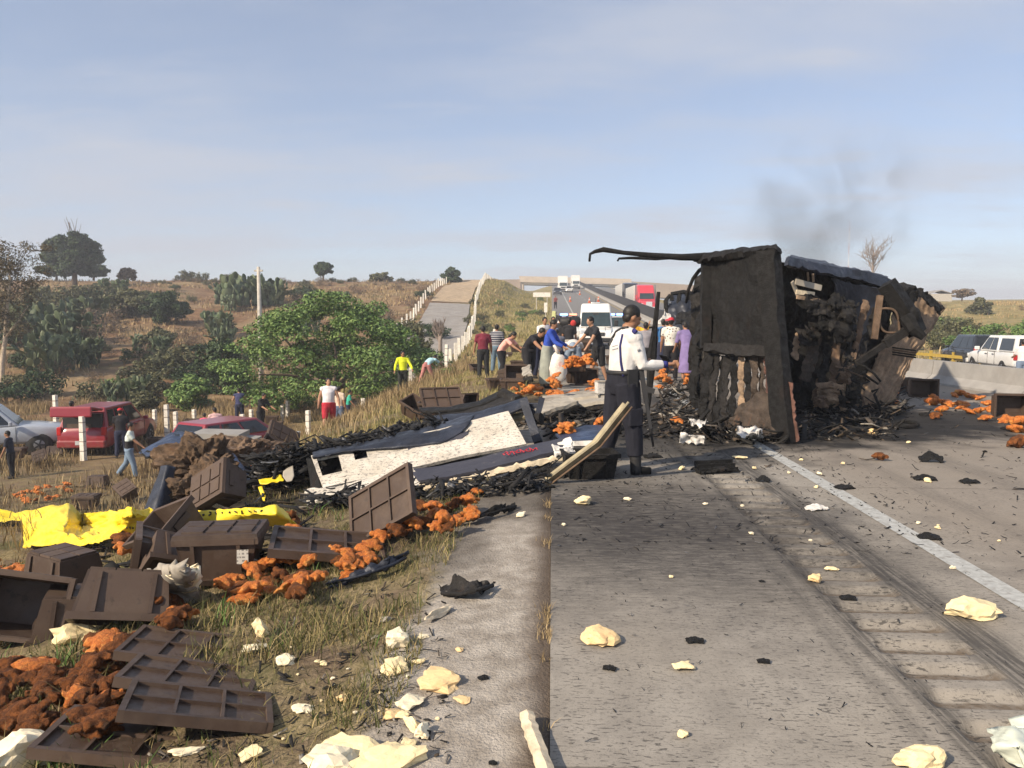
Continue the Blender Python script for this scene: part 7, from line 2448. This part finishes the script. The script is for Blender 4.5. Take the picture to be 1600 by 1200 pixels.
# ================================================================== people
def skinmat(name, col):
    n = NT(name)
    c = n.mix(n.rng(n.noise(14, 4), .3, .7), tuple(k * .88 for k in col), col)
    n.set(c, .55, 0, .4)
    return n.m


M['skin'] = skinmat('brown skin', (.33, .17, .10))
M['skin2'] = skinmat('light brown skin', (.42, .235, .15))
M['hair'] = plain('black hair', (.012, .010, .009), .55, var=.3, scale=30)
CLOTH = {}


def cloth(col, pattern=None):
    k = (col, pattern)
    if k in CLOTH: return CLOTH[k]
    n = NT('cloth %d' % len(CLOTH))
    c = n.mix(n.rng(n.noise(6, 5, .6), .3, .7), tuple(q * .82 for q in col), tuple(min(1, q * 1.08) for q in col))
    if pattern:
        x, y, z = xyz(n)
        if pattern[0] == 'stripes':
            s = n.rng(n.math('FRACT', n.math('MULTIPLY', z, 13.0)), .62, .68)
            c = n.mix(s, c, pattern[1])
        elif pattern[0] == 'spots':
            vn = n.new('ShaderNodeTexVoronoi'); vn.inputs['Scale'].default_value = 13
            n.link(n.coord(), vn.inputs['Vector'])
            s = n.rng(vn.outputs['Distance'], .30, .24)
            c = n.mix(s, c, pattern[1])
        elif pattern[0] == 'half':
            s = n.rng(z, pattern[2] - .004, pattern[2] + .004)
            c = n.mix(s, pattern[1], c)
    n.set(c, .85, 0, .25)
    w_ = n.math('ADD', n.noise(7, 4, .5), n.math('MULTIPLY', n.noise(60, 3), .15))
    n.bump(w_, .55, .03)
    CLOTH[k] = n.m
    return n.m


def rotx(v, a):   # forward lean: facing -Y, positive a tips towards -Y
    c, s = math.cos(a), math.sin(a)
    return Vector((v.x, v.y * c - v.z * s, v.y * s + v.z * c)) if False else Vector((v.x, v.y * c - v.z * s, v.z * c + v.y * s))


def skeleton(h, lean=0, legs=((0, 0), (0, 0)), arms=((10, 8, 15), (10, 8, 15)), head=(0, 0), spread=.0):
    """angles in degrees; legs: (hip forward, knee bend); arms: (shoulder forward, out, elbow)"""
    k = h / 1.70
    J = {}
    pel = Vector((0, 0, 0))
    fwd = lambda a: Vector((0, -math.sin(R(a)), math.cos(R(a))))
    dn = lambda a: Vector((0, -math.sin(R(a)), -math.cos(R(a))))
    J['pel'] = pel
    J['waist'] = pel + fwd(lean * .6) * .16 * k
    J['chest'] = J['waist'] + fwd(lean * 1.05) * .22 * k
    J['neck'] = J['chest'] + fwd(lean * 1.15) * .14 * k
    hd = lean + head[0]
    J['skull'] = J['neck'] + fwd(lean * .9 + head[0] * .5) * .09 * k
    J['head'] = J['skull'] + fwd(hd) * .085 * k
    J['hd'] = hd; J['hturn'] = head[1]
    zmin = 0
    for i, s in enumerate((-1, 1)):
        hip = pel + Vector((s * .095 * k, 0, -.03 * k))
        a, b = legs[i]
        kn = hip + dn(a) * .41 * k + Vector((s * spread * .5, 0, 0))
        an = kn + dn(a - b) * .40 * k + Vector((s * spread * .5, 0, 0))
        J['hip%d' % i], J['knee%d' % i], J['ank%d' % i] = hip, kn, an
        J['toe%d' % i] = an + Vector((s * .03, -.15 * k, -.045 * k))
        zmin = min(zmin, an.z - .075 * k)
        sh = J['neck'] + fwd(lean * 1.1) * (-.045 * k) + Vector((s * .185 * k, 0, 0))
        sf, so, el = arms[i]
        da = dn(sf); da = (da + Vector((s * math.tan(R(so)), 0, 0))).normalized()
        elb = sh + da * .285 * k
        db = dn(sf + el); db = (db + Vector((s * math.tan(R(so * .4)), 0, 0))).normalized()
        wr = elb + db * .25 * k
        J['sh%d' % i], J['elb%d' % i], J['wr%d' % i] = sh, elb, wr
        J['hand%d' % i] = wr + db * .085 * k
        J['hdir%d' % i] = db
    for q in J:
        if isinstance(J[q], Vector) and not q.startswith('hdir'):
            J[q] = J[q] - Vector((0, 0, zmin))
    J['k'] = k
    return J


def torso_mb(mb, J, grow=0.0, to_neck=True, bulk=1.0, hip=True, belly=0.0):
    k = J['k'] * bulk
    pth = [J['pel'] - Vector((0, 0, .07 * k)) if hip else J['pel'].lerp(J['waist'], .5), J['pel'] if hip else J['pel'].lerp(J['waist'], .62), J['waist'], J['chest'], J['neck'] - (J['neck'] - J['chest']) * .18]
    rad = [(.085, .15), (.112, .165), (.105 + belly, .15), (.118 + belly * .4, .172), (.07, .14)]
    V = []
    mb2 = MB()
    n = 16
    for p, (rd, rw), i in zip(pth, rad, range(5)):
        a = pth[max(i - 1, 0)]; b = pth[min(i + 1, 4)]
        t = (b - a).normalized()
        side = Vector((1, 0, 0)); dep = t.cross(side).normalized()
        for q in range(n):
            an = 2 * math.pi * q / n
            V.append(p + side * ((rw * k + grow) * math.cos(an)) + dep * ((rd * k + grow) * math.sin(an)))
    F = [(i * n + q, i * n + (q + 1) % n, (i + 1) * n + (q + 1) % n, (i + 1) * n + q) for i in range(4) for q in range(n)]
    F += [tuple(range(n)), tuple(range(4 * n, 5 * n))]
    mb.add(V, F)
    if to_neck:
        mb.tube([J['neck'] - (J['neck'] - J['chest']) * .25, J['neck'], J['skull']], [.075 * k + grow, .062 * k + grow * .6, .055 * k], 12)
    for i in (0, 1):
        mb.ell(J['sh%d' % i], (.062 * k + grow, .062 * k + grow, .062 * k + grow))
        mb.tube([J['neck'] - (J['neck'] - J['chest']) * .1, J['sh%d' % i]], [.075 * k + grow, .058 * k + grow], 10)


def arm_mb(mb, J, i, grow=0.0, upto=1.0, bulk=1.0):
    k = J['k'] * bulk
    a, b, c = J['sh%d' % i], J['elb%d' % i], J['wr%d' % i]
    if upto <= .5:
        mb.tube([a, a.lerp(b, upto * 2)], [.058 * k + grow, .05 * k + grow * 1.25], 10)
    else:
        f = (upto - .5) * 2
        mb.tube([a, a.lerp(b, .5), b, b.lerp(c, .45 * f), b.lerp(c, f)], [.056 * k + grow, .05 * k + grow, .043 * k + grow, .041 * k + grow, .03 * k + grow], 10)


def leg_mb(mb, J, i, grow=0.0, upto=1.0, bulk=1.0):
    k = J['k'] * bulk
    a, b, c = J['hip%d' % i], J['knee%d' % i], J['ank%d' % i]
    if upto <= .5:
        mb.tube([a + Vector((0, 0, .04 * k)), a.lerp(b, .4), a.lerp(b, upto * 2)], [.098 * k + grow, .088 * k + grow, .07 * k + grow * 1.6], 12)
    else:
        f = (upto - .5) * 2
        mb.tube([a + Vector((0, 0, .04 * k)), a.lerp(b, .45), b, b.lerp(c, .35 * f), b.lerp(c, f)], [.098 * k + grow, .085 * k + grow, .06 * k + grow, .06 * k + grow, .04 * k + grow * 1.3], 12)


def hand_mb(mb, J, i, curl=.5):
    k = J['k']
    d = J['hdir%d' % i].normalized()
    s = -1 if i == 0 else 1
    w_ = J['wr%d' % i]
    side = d.cross(Vector((1, 0, 0)))
    if side.length < .1: side = Vector((0, 1, 0))
    side.normalize()
    nrm = d.cross(side).normalized() * s
    mb.tube([w_ - d * .02, w_ + d * .05 * k, w_ + d * .09 * k], [(.024 * k, .03 * k), (.02 * k, .042 * k), (.016 * k, .04 * k)], 8)
    for j, ln in enumerate((.062, .075, .07, .055)):
        b0 = w_ + d * .085 * k + side * ((j - 1.5) * .0215 * k)
        b1 = b0 + (d * (1 - curl * .3) - nrm * curl * .5) * ln * .55 * k
        b2 = b1 + (d * (1 - curl) - nrm * curl * 1.1) * ln * .55 * k
        mb.tube([b0, b1, b2], [.0105 * k, .0095 * k, .008 * k], 6)
    t0 = w_ + d * .03 * k - side * .035 * k
    t1 = t0 + (d * .7 - side * .6) * .04 * k
    mb.tube([t0, t1, t1 + (d * .9 - nrm * .3) * .035 * k], [.013 * k, .0115 * k, .009 * k], 6)


def head_frame(J):
    hd, tn = R(J['hd']), R(J['hturn'])
    return Euler((-0, 0, 0)).to_matrix() @ (Matrix.Rotation(hd, 3, 'X') @ Matrix.Rotation(tn, 3, 'Z'))


def head_mb(mb, J):
    k = J['k'] * (1.0 if J['k'] > .8 else 1.12)
    Mx = head_frame(J)
    c = J['head']
    at = lambda x, y, z: c + Mx @ (Vector((x, y, z)) * k)
    mb.ell(at(0, .012, .015), (.074 * k, .092 * k, .098 * k), Mx, 16, 12)       # skull
    mb.ell(at(0, -.028, -.045), (.056 * k, .062 * k, .065 * k), Mx, 12, 10)     # jaw
    mb.ell(at(0, -.062, -.085), (.026 * k, .026 * k, .022 * k), Mx, 8, 6)       # chin
    mb.tube([at(0, -.082, .012), at(0, -.10, -.022), at(0, -.092, -.033)], [.010 * k, .016 * k, .015 * k], 8)   # nose
    mb.ell(at(0, -.078, .026), (.052 * k, .018 * k, .012 * k), Mx, 10, 6)       # brow
    mb.ell(at(0, -.084, -.058), (.026 * k, .012 * k, .010 * k), Mx, 8, 6)       # lips
    for s in (-1, 1):
        mb.ell(at(s * .074, .012, -.008), (.011 * k, .02 * k, .032 * k), Mx, 8, 6)
        mb.ell(at(s * .04, -.062, -.025), (.022 * k, .02 * k, .02 * k), Mx, 8, 6)
    return at, k, Mx


def person(u, v, d, label, h=1.68, yaw=0, lean=0, legs=((4, 4), (-4, 6)), arms=((10, 8, 15), (10, 8, 15)), head=(8, 0), shirt=((.6, .6, .6), None), sleeve=.32, pants=(.03, .03, .04), pant_len=1.0,
           skin='skin', hair='short', cap=None, bulk=1.0, belly=0.0, skirt=None, shoes=(.03, .03, .03), vox=.021, z=None, tank=False, spread=.04, tuck=False, pgrow=.02, foot_clear=0.0):
    """yaw 0 faces the camera, 90 faces right, 180 faces away"""
    p = AT(u, v, d)
    g = zg(p.x, p.y) if z is None else z
    t = thing('person', label, 'person', (p.x, p.y, g + foot_clear), R(yaw), None)
    J = skeleton(h, lean, legs, arms, head, spread)
    k = J['k']
    mb = MB()
    torso_mb(mb, J, 0, True, bulk, True, belly)
    for i in (0, 1):
        arm_mb(mb, J, i, 0, 1.0, bulk); leg_mb(mb, J, i, 0, 1.0, bulk); hand_mb(mb, J, i)
        mb.tube([J['ank%d' % i] - Vector((0, -.03 * k, .04 * k)), J['toe%d' % i]], [.038 * k, .028 * k], 8)
    at, hk, Mx = head_mb(mb, J)
    body = link_mesh('body', remeshed(mb, vox, 2), M[skin], t)
    # clothes
    mb = MB()
    torso_mb(mb, J, .014 * k, False, bulk, not tuck, belly)
    if not tank:
        for i in (0, 1): arm_mb(mb, J, i, .012 * k, sleeve, bulk)
    link_mesh('shirt', remeshed(mb, vox, 2), cloth(*shirt), t)
    mb = MB()
    if skirt:
        a = J['waist']
        kz = skirt
        mb.tube([a, J['pel'] + Vector((0, 0, .02)), J['pel'] - Vector((0, 0, .08)), Vector((0, J['pel'].y, kz + (J['pel'].z - kz) * .4)), Vector((0, J['pel'].y, kz))], [(.165 * k * bulk, .125 * k * bulk), (.19 * k * bulk, .145 * k * bulk), (.205 * k, .165 * k), (.225 * k, .2 * k), (.25 * k, .21 * k)], 16)
        link_mesh('skirt', remeshed(mb, vox, 2), cloth(pants), t)
    else:
        mb.tube([J['pel'].lerp(J['waist'], .75 if tuck else .44), J['pel'], J['pel'] - Vector((0, 0, .10 * k))], [((.176 if tuck else .166) * k * bulk, (.136 if tuck else .124) * k * bulk + belly), (.188 * k * bulk, .136 * k * bulk), (.16 * k * bulk, .11 * k * bulk)], 14)
        for i in (0, 1): leg_mb(mb, J, i, pgrow * k, pant_len, bulk)
        link_mesh('shorts' if pant_len < .7 else 'trousers', remeshed(mb, vox, 2), cloth(pants), t)
    for i in (0, 1):
        mb = MB()
        a = J['ank%d' % i]
        mb.tube([a - Vector((0, -.045 * k, .045 * k)), a - Vector((0, .03 * k, .04 * k)), J['toe%d' % i] + Vector((0, -.0, .002))], [.046 * k, .046 * k, .034 * k], 10)
        mb.build('shoe', cloth(shoes), t, True)
    at_h = J['head']
    atf = lambda x, y, z_: J['head'] + Mx @ (Vector((x, y, z_)) * hk)
    if hair:
        mb = MB()
        mb.ell(atf(0, .022, .032), (.082 * hk, .094 * hk, .094 * hk), Mx, 16, 10)
        mb.ell(atf(0, .05, -.012), (.07 * hk, .048 * hk, .068 * hk), Mx, 12, 8)
        if hair == 'long':
            mb.tube([atf(0, .06, 0), atf(0, .09, -.1), atf(0, .08, -.22)], [.065 * hk, .05 * hk, .025 * hk], 10)
        # trim the fringe so the face stays free
        for q in range(len(mb.v)):
            loc = Mx.inverted() @ (Vector(mb.v[q]) - J['head']) / hk
            if loc.y < -.045:
                loc.y = -.045 - (loc.y + .045) * .1
                if loc.z < .05: loc.z = .05 + (loc.z - .05) * .25
                mb.v[q] = tuple(J['head'] + Mx @ (loc * hk))
        mb.build('hair', M['hair'], t, True)
    for s in (-1, 1):
        mb = MB(); mb.ell(atf(s * .03, -.082, .008), (.010 * hk, .006 * hk, .007 * hk), Mx, 8, 6); mb.build('eye', M['hair'], t, True)
    if cap:
        mb = MB(); mb.ell(atf(0, .012, .055), (.092 * hk, .102 * hk, .075 * hk), Mx, 16, 10); o = mb.build('cap', cloth(cap), t, True)
        mb = MB(); mb.ell(atf(0, -.115, .052), (.065 * hk, .06 * hk, .010 * hk), Mx, 12, 6); mb.build('visor', cloth(cap), o, True)
    return t, J


WH = (.72, .71, .69); BK = (.02, .02, .024); NV = (.025, .03, .06); JE = (.16, .21, .30)
ST0 = ((3, 4), (-3, 6))
WALK = ((18, 8), (-16, 22))
BEND = dict(lean=62, legs=((8, 14), (-4, 18)), arms=((55, 6, 10), (50, 6, 14)), head=(-10, 0))

# ---- the officer, nearest figure
of, OJ = person(971, 738, 7.78, 'uniformed officer in white shirt and dark trousers looking at a phone', h=1.665, yaw=112, lean=5, legs=((9, 6), (-7, 6)), arms=((14, 9, 78), (12, 8, 80)), head=(20, 0),
                shirt=((.66, .65, .64), None), sleeve=.93, pants=(.016, .017, .026), skin='skin', hair='short', vox=.009, z=0.0, bulk=1.11, spread=.06, shoes=(.012, .012, .012), belly=.012, tuck=True, pgrow=.026, pant_len=.86)
bpy.context.view_layer.update()
OM = wmat(of)


def bvh_of(names, root):
    V, F = [], []
    for c in root.children:
        if c.name.split('.')[0] in names:
            o = len(V)
            Mw = wmat(c)
            V += [Mw @ v.co for v in c.data.vertices]
            F += [tuple(i + o for i in p.vertices) for p in c.data.polygons]
    return BVHTree.FromPolygons(V, F)


ob = bvh_of(('shirt', 'trousers'), of)


def on_officer(pts, lift=.006):
    out = []
    for u, v in pts:
        r = ray(u, v).normalized()
        h = ob.ray_cast(CP, r)
        if h[0] is not None: out.append(h[0] - r * lift)
    return out


def ribbon(name, pts, w_, mat, n=18):
    us = np.linspace(0, 1, n)
    P = np.array(pts, float)
    tt = np.linspace(0, 1, len(P))
    q = on_officer([(np.interp(a, tt, P[:, 0]), np.interp(a, tt, P[:, 1])) for a in us])
    if len(q) > 2:
        mb = MB(); mb.tube(q, [(w_, w_ * .7)] * len(q), 8); mb.build(name, mat, of, True, world=True)


ribbon('navy_stripe', [(973, 522), (969, 540), (970, 566), (974, 588)], .012, cloth((.03, .03, .12)))
ribbon('sling_strap', [(982, 512), (972, 513), (963, 518), (956, 530), (951, 548), (949, 566)], .016, M['plastic_black'])
ribbon('shoulder_patch', [(990, 517), (994, 520)], .03, cloth((.03, .03, .14)), 5)
ribbon('sleeve_print', [(996, 548), (1000, 546)], .010, cloth((.25, .25, .27)), 5)
for q in range(2):
    ribbon('back_print', [(957, 541 + 5 * q), (965, 539 + 5 * q)], .007, cloth((.45, .45, .47)), 5)
k = OJ['k']
mb = MB(); c0 = OJ['pel'].lerp(OJ['waist'], .78)
mb.tube([c0 + Vector((.198 * math.cos(a), .155 * math.sin(a), 0)) for a in np.linspace(0, 2 * math.pi, 25)], [(.022, .012)] * 25, 6, cap=False); bl = mb.build('belt', M['plastic_black'], of, True)
mb = MB(); mb.box(c0 + Vector((-.19, .0, -.05)), (.05, .10, .17)); mb.build('pouch', M['plastic_black'], of)
for i in (0, 1):
    a, b = OJ['hip%d' % i], OJ['knee%d' % i]
    q = a.lerp(b, .72); s = -1 if i == 0 else 1
    mb = MB(); mb.box(q + Vector((s * .09 * k, 0, 0)), (.04, .15, .18)); o = mb.build('cargo_pocket', cloth((.016, .017, .026)), of); m = o.modifiers.new('b', 'BEVEL'); m.width = .015; m.segments = 2
    mb = MB(); b, c = OJ['knee%d' % i], OJ['ank%d' % i]
    an = c
    mb.tube([b.lerp(c, .52), b.lerp(c, .8), an - Vector((0, -.005, .03)), an - Vector((0, 0, .07))], [.066 * k, .058 * k, .055 * k, .058 * k], 12); mb.build('boot_shaft', M['plastic_black'], of, True)
    mb = MB(); wr, dd = OJ['wr%d' % i], OJ['hdir%d' % i]
    mb.tube([wr - dd * .035, wr + dd * .012], [.036 * k, .034 * k], 12); mb.build('blue_cuff', cloth((.035, .04, .2)), of, True)
hp = OM @ ((OJ['hand0'] + OJ['hand1']) / 2 + Vector((0, -.05, .05)))
t = thing('phone', 'dark phone held in the officer hands', 'phone', hp, (R(50), 0, R(112)))
bx(t, 'case', (0, 0, 0), (.15, .075, .012), 'plastic_black', None, .004)
bx(t, 'screen', (0, 0, .008), (.135, .065, .003), 'glass')
# rifle hanging muzzle down beside the officer
a, b = AT(999, 560, 7.55), AT(1021, 698, 7.45)
t = thing('rifle', 'black rifle slung muzzle down in front of the officer', 'rifle', tuple(b))
mb = MB(); mb.tube([a.lerp(b, .42), b], [.016, .011], 8); mb.build('barrel', M['plastic_black'], t, True, world=True)
mb = MB(); mb.beam(a.lerp(b, .12), a.lerp(b, .5), .03, .045, (1, 0, 0)); mb.build('receiver', M['plastic_black'], t, world=True)
mb = MB(); mb.beam(a.lerp(b,   .48), a.lerp(b, .8), .028, .032, (1, 0, 0)); mb.build('handguard', M['plastic_black'], t, world=True)
mb = MB(); mb.beam(a + (a - b) * .06, a.lerp(b, .14), .03, .06, (1, 0, 0)); mb.build('stock', M['plastic_black'], t, world=True)
q = a.lerp(b, .34); mb = MB(); mb.beam(q, q + Vector((.10, -.02, -.03)), .03, .05); mb.build('magazine', M['plastic_black'], t, world=True)

# ---- the crowd
person(1047, 603, 20.2, 'person in red cap and white floral shirt seen from behind', 1.62, 175, 0, ST0, ((8, 10, 12), (8, 10, 12)), (0, 0), ((.70, .68, .62), ('spots', (.12, .09, .09))), .30, BK, cap=(.5, .04, .06))
person(1008, 606, 20.5, 'boy in grey shirt with his back turned beside the charred post', 1.50, 178, 2, ST0, ((6, 8, 8), (6, 8, 8)), (0, 0), ((.27, .26, .29), None), .32, BK)
person(991, 585, 24, 'person in yellow top raising a camera behind the officer', 1.62, 20, 0, ST0, ((70, 25, 95), (70, 25, 95)), (0, 0), ((.78, .42, .04), None), .9, NV, hair='long')
person(935, 592, 19.5, 'man in black shirt and shorts stooping toward the crates', 1.70, -65, 22, ((16, 14), (-6, 12)), ((38, 10, 10), (30, 8, 10)), (0, 0), ((.025, .027, .034), None), .3, (.02, .02, .022), pant_len=.55, skin='skin2')
person(895, 580, 20.0, 'person in blue jeans bent over with back to the camera', 1.62, 176, 86, ((10, 10), (0, 10)), ((70, 8, 0), (70, 8, 0)), (0, 0), ((.66, .62, .58), None), .4, (.23, .29, .38), spread=.22)
t_, J_ = person(855, 603, 18.0, 'woman in blue sweater and long grey skirt holding a bag', 1.58, 75, 14, ST0, ((34, 8, 30), (30, 8, 40)), (6, 0), ((.035, .08, .42), None), .95, (.30, .32, .28), skirt=.10, bulk=1.06)
person(826, 575, 20.0, 'man in black bending over a crate left of the blue sweater', 1.70, 40, 58, ((14, 24), (0, 26)), ((58, 10, 6), (55, 10, 8)), (-10, 0), ((.022, .022, .028), None), .35, BK, bulk=1.1)
person(842, 578, 21.5, 'person with grey cap stooping behind the man in black', 1.66, 30, 48, ((10, 18), (0, 20)), ((50, 10, 6), (50, 10, 8)), (0, 0), ((.03, .032, .045), None), .5, NV, cap=(.22, .23, .29))
person(850, 568, 24.0, 'man in white shirt and trousers standing behind the blue sweater', 1.68, 20, 4, ST0, ((20, 8, 40), (20, 8, 40)), (10, 0), ((.74, .71, .66), None), .35, (.6, .58, .54))
person(755, 586, 25.5, 'man in maroon polo shirt and black trousers on the bank', 1.70, 190, 3, ST0, ((6, 16, 10), (6, 16, 10)), (6, 0), ((.17, .025, .045), None), .36, (.022, .024, .026), bulk=1.05)
person(776, 575, 27.0, 'man in dark striped shirt behind the man in maroon', 1.68, 170, 4, ST0, ((10, 10, 15), (10, 10, 15)), (6, 0), ((.045, .05, .075), ('stripes', (.38, .38, .4))), .4, (.12, .18, .24), bulk=1.08)
person(783, 583, 23.5, 'woman in pink shirt bending over a labelled crate', 1.58, 70, 44, ((16, 22), (2, 24)), ((50, 8, 10), (48, 8, 12)), (0, 0), ((.78, .40, .34), None), .38, BK, hair='long')
person(630, 645, 30.0, 'person in neon yellow jacket below the bank post', 1.66, 15, 4, ST0, ((14, 22, 20), (20, 26, 30)), (14, 20), ((.72, .80, .03), None), .95, (.03, .035, .03))
person(667, 616, 33.0, 'person in light blue top and pink trousers bent over on the bank', 1.60, 150, 66, ((22, 4), (-18, 4)), ((58, 8, 6), (52, 10, 8)), (0, 0), ((.42, .66, .72), None), .45, (.45, .19, .18), shoes=(.7, .68, .68), spread=.12)
person(515, 700, 25.0, 'man in white tank top and red shorts walking', 1.74, 12, 0, WALK, ((-6, 20, 12), (4, 22, 14)), (0, 20), ((.74, .72, .76), None), .2, (.45, .03, .05), pant_len=.56, tank=True, bulk=1.14, belly=.03, skin='skin2', shoes=(.4, .38, .36))
person(531, 692, 28.0, 'person in pale top walking behind the man in tank top', 1.6, 160, 0, ST0, ((4, 8, 10), (4, 8, 10)), (0, 0), ((.62, .50, .40), None), .35, (.10, .14, .22))
person(545, 686, 27.0, 'child in green shirt behind the black wreckage', 1.12, 100, 10, ST0, ((20, 10, 20), (10, 10, 20)), (0, 0), ((.05, .42, .30), None), .4, NV)
person(375, 672, 35.0, 'person in orange and navy tank top by the big tree', 1.62, 200, 4, ST0, ((20, 20, 70), (20, 20, 70)), (0, 0), ((.055, .06, .14), None), .2, NV, tank=True, skin='skin2', bulk=1.05)
person(408, 672, 32.0, 'man in black shirt lifting a crate by the big tree', 1.70, 65, 18, ((10, 12), (-4, 10)), ((40, 8, 30), (36, 8, 30)), (6, 0), ((.018, .018, .02), None), .5, BK)
person(338, 682, 27.5, 'person in pale pink shirt and jeans by the low red car', 1.55, 215, 14, ((20, 20), (4, 14)), ((30, 10, 30), (30, 10, 30)), (10, 0), ((.70, .46, .45), None), .36, (.30, .36, .40), bulk=1.1)
person(290, 690, 27.0, 'small child in pink near the concrete block', .95, 160, 6, ST0, ((20, 8, 20), (20, 8, 20)), (0, 0), ((.72, .25, .30), None), .35, (.6, .2, .3))
person(320, 685, 29.0, 'person in bright pink crouching beside the low red car', 1.2, 200, 20, ((30, 40), (20, 40)), ((30, 8, 30), (30, 8, 30)), (0, 0), ((.70, .10, .20), None), .35, (.5, .1, .18))
person(203, 737, 22.5, 'man in white and black shirt and jeans reaching for crates', 1.66, 108, 6, WALK, ((42, 6, 8), (8, 8, 10)), (6, 0), ((.62, .70, .66), ('half', (.02, .02, .022), 1.13)), .34, (.18, .25, .34))
person(190, 712, 26.0, 'person in red cap and black shirt beside the red car', 1.66, 200, 6, ST0, ((24, 10, 40), (20, 10, 40)), (0, 0), ((.02, .02, .024), None), .35, NV, cap=(.52, .03, .04))
person(113, 702, 28.0, 'dark haired man leaning at the open tailgate of the red car', 1.72, 165, 6, ST0, ((30, 10, 20), (30, 10, 20)), (0, 0), ((.05, .05, .055), None), .4, BK)
person(18, 735, 22.5, 'boy in navy top at the far left before the silver pickup', 1.38, -75, 6, ST0, ((10, 8, 15), (10, 8, 15)), (6, 0), ((.025, .03, .05), None), .4, BK)
person(875, 560, 27.0, 'person carrying a black and red bag on the shoulder before the patrol car', 1.72, 180, 2, ST0, ((60, 30, 110), (60, 30, 110)), (0, 0), ((.03, .03, .035), None), .4, (.02, .02, .022), bulk=1.05)
t = thing('duffel_bag', 'black duffel bag with red patch carried at shoulder height', 'bag', AT(891, 503, 26.5))
mb = MB(); mb.tube([(-.36, 0, 0), (-.3, 0, 0), (.3, 0, .02), (.36, 0, .02)], [.1, .17, .17, .1], 12); mb.build('bag_body', M['plastic_black'], t, True)
mb = MB(); mb.ell((.1, -.14, -.04), (.11, .06, .11)); mb.build('red_patch', cloth((.5, .05, .05)), t, True)
mb = MB(); mb.tube([(-.2, 0, .15), (0, -.02, .22), (.2, 0, .16)], .015, 6); mb.build('carry_strap', M['plastic_black'], t, True)
person(889, 566, 26.5, 'person in black under the carried duffel bag', 1.66, 175, 2, ST0, ((10, 8, 20), (10, 8, 20)), (0, 0), ((.022, .022, .026), None), .4, (.35, .33, .3))
person(864, 560, 29.0, 'man in black shirt standing behind the pile near the road edge', 1.72, 10, 2, ST0, ((10, 8, 40), (10, 8, 40)), (8, 0), ((.03, .032, .04), None), .35, (.25, .24, .22))
person(872, 580, 20.8, 'person in grey cap crouching right of the blue sweater', 1.5, 190, 30, ((40, 70), (30, 60)), ((40, 8, 20), (40, 8, 20)), (0, 0), ((.12, .13, .17), None), .4, NV, cap=(.16, .18, .26))
person(868, 512, 62.0, 'dark clothed person walking on the shoulder far behind the van', 1.7, 170, 0, WALK, ((10, 10, 20), (10, 10, 20)), (0, 0), ((.05, .045, .05), None), .4, BK)
person(868, 478, 105.0, 'tiny dark figure on the road shoulder near the distant trucks', 1.7, 0, 0, ST0, ((10, 10, 20), (10, 10, 20)), (0, 0), ((.2, .05, .05), None), .4, BK, vox=.03)
person(1035, 590, 24.0, 'person in blue top mostly hidden left of the red cap', 1.6, 150, 4, ST0, ((10, 10, 20), (10, 10, 20)), (0, 0), ((.04, .14, .33), None), .4, NV)
person(1040, 588, 23.0, 'person in dark top with reddish cap behind the floral shirt', 1.6, 140, 8, ST0, ((10, 10, 20), (10, 10, 20)), (0, 0), ((.03, .03, .04), None), .4, NV, cap=(.35, .07, .08))
person(1073, 598, 19.5, 'person in long lilac garment beside the burnt trailer', 1.55, 190, 18, ST0, ((20, 8, 20), (20, 8, 20)), (0, 0), ((.22, .17, .36), None), .5, (.22, .17, .36), skirt=.25)
person(1597, 590, 27.0, 'dark haired person in white top at the right edge beyond the barrier', 1.66, 160, 4, ST0, ((20, 10, 60), (20, 10, 60)), (0, 0), ((.70, .66, .66), None), .4, JE)
# bag hanging from the blue sweater woman's hands
p = AT(872, 572, 17.6)
t = thing('shopping_sack', 'white sack with red print hanging from the blue sweater woman hands', 'sack', p)
M['sack'] = plain('white woven sack', (.70, .68, .62), .75, var=.15, scale=9, dirt=(.55, .1, .08), dirtamt=.75)
lump((0, 0, -.05), (.19, .13, .36), 4.4, .22, 3).build('sack_body', M['sack'], t, True)
mb = MB(); mb.tube([(0, 0, .28), (-.05, 0, .4), (-.1, 0, .48)], [.05, .035, .03], 8); mb.build('sack_neck', M['sack'], t, True)
# tall yellow green plank / folded sign being carried
t = thing('warning_banner', 'pale yellow and green folded banner leaning behind the crowd', 'banner', ground_at(865, 540, 30))
sheet([[AT(863, 486, 30), AT(868, 486, 30)], [AT(859, 520, 30), AT(867, 530, 30)]], 4, 12, .02, 3, .03, 500).build('banner_face', cloth((.60, .62, .30)), t, world=True)
bpy.data.scenes.remove(WS)
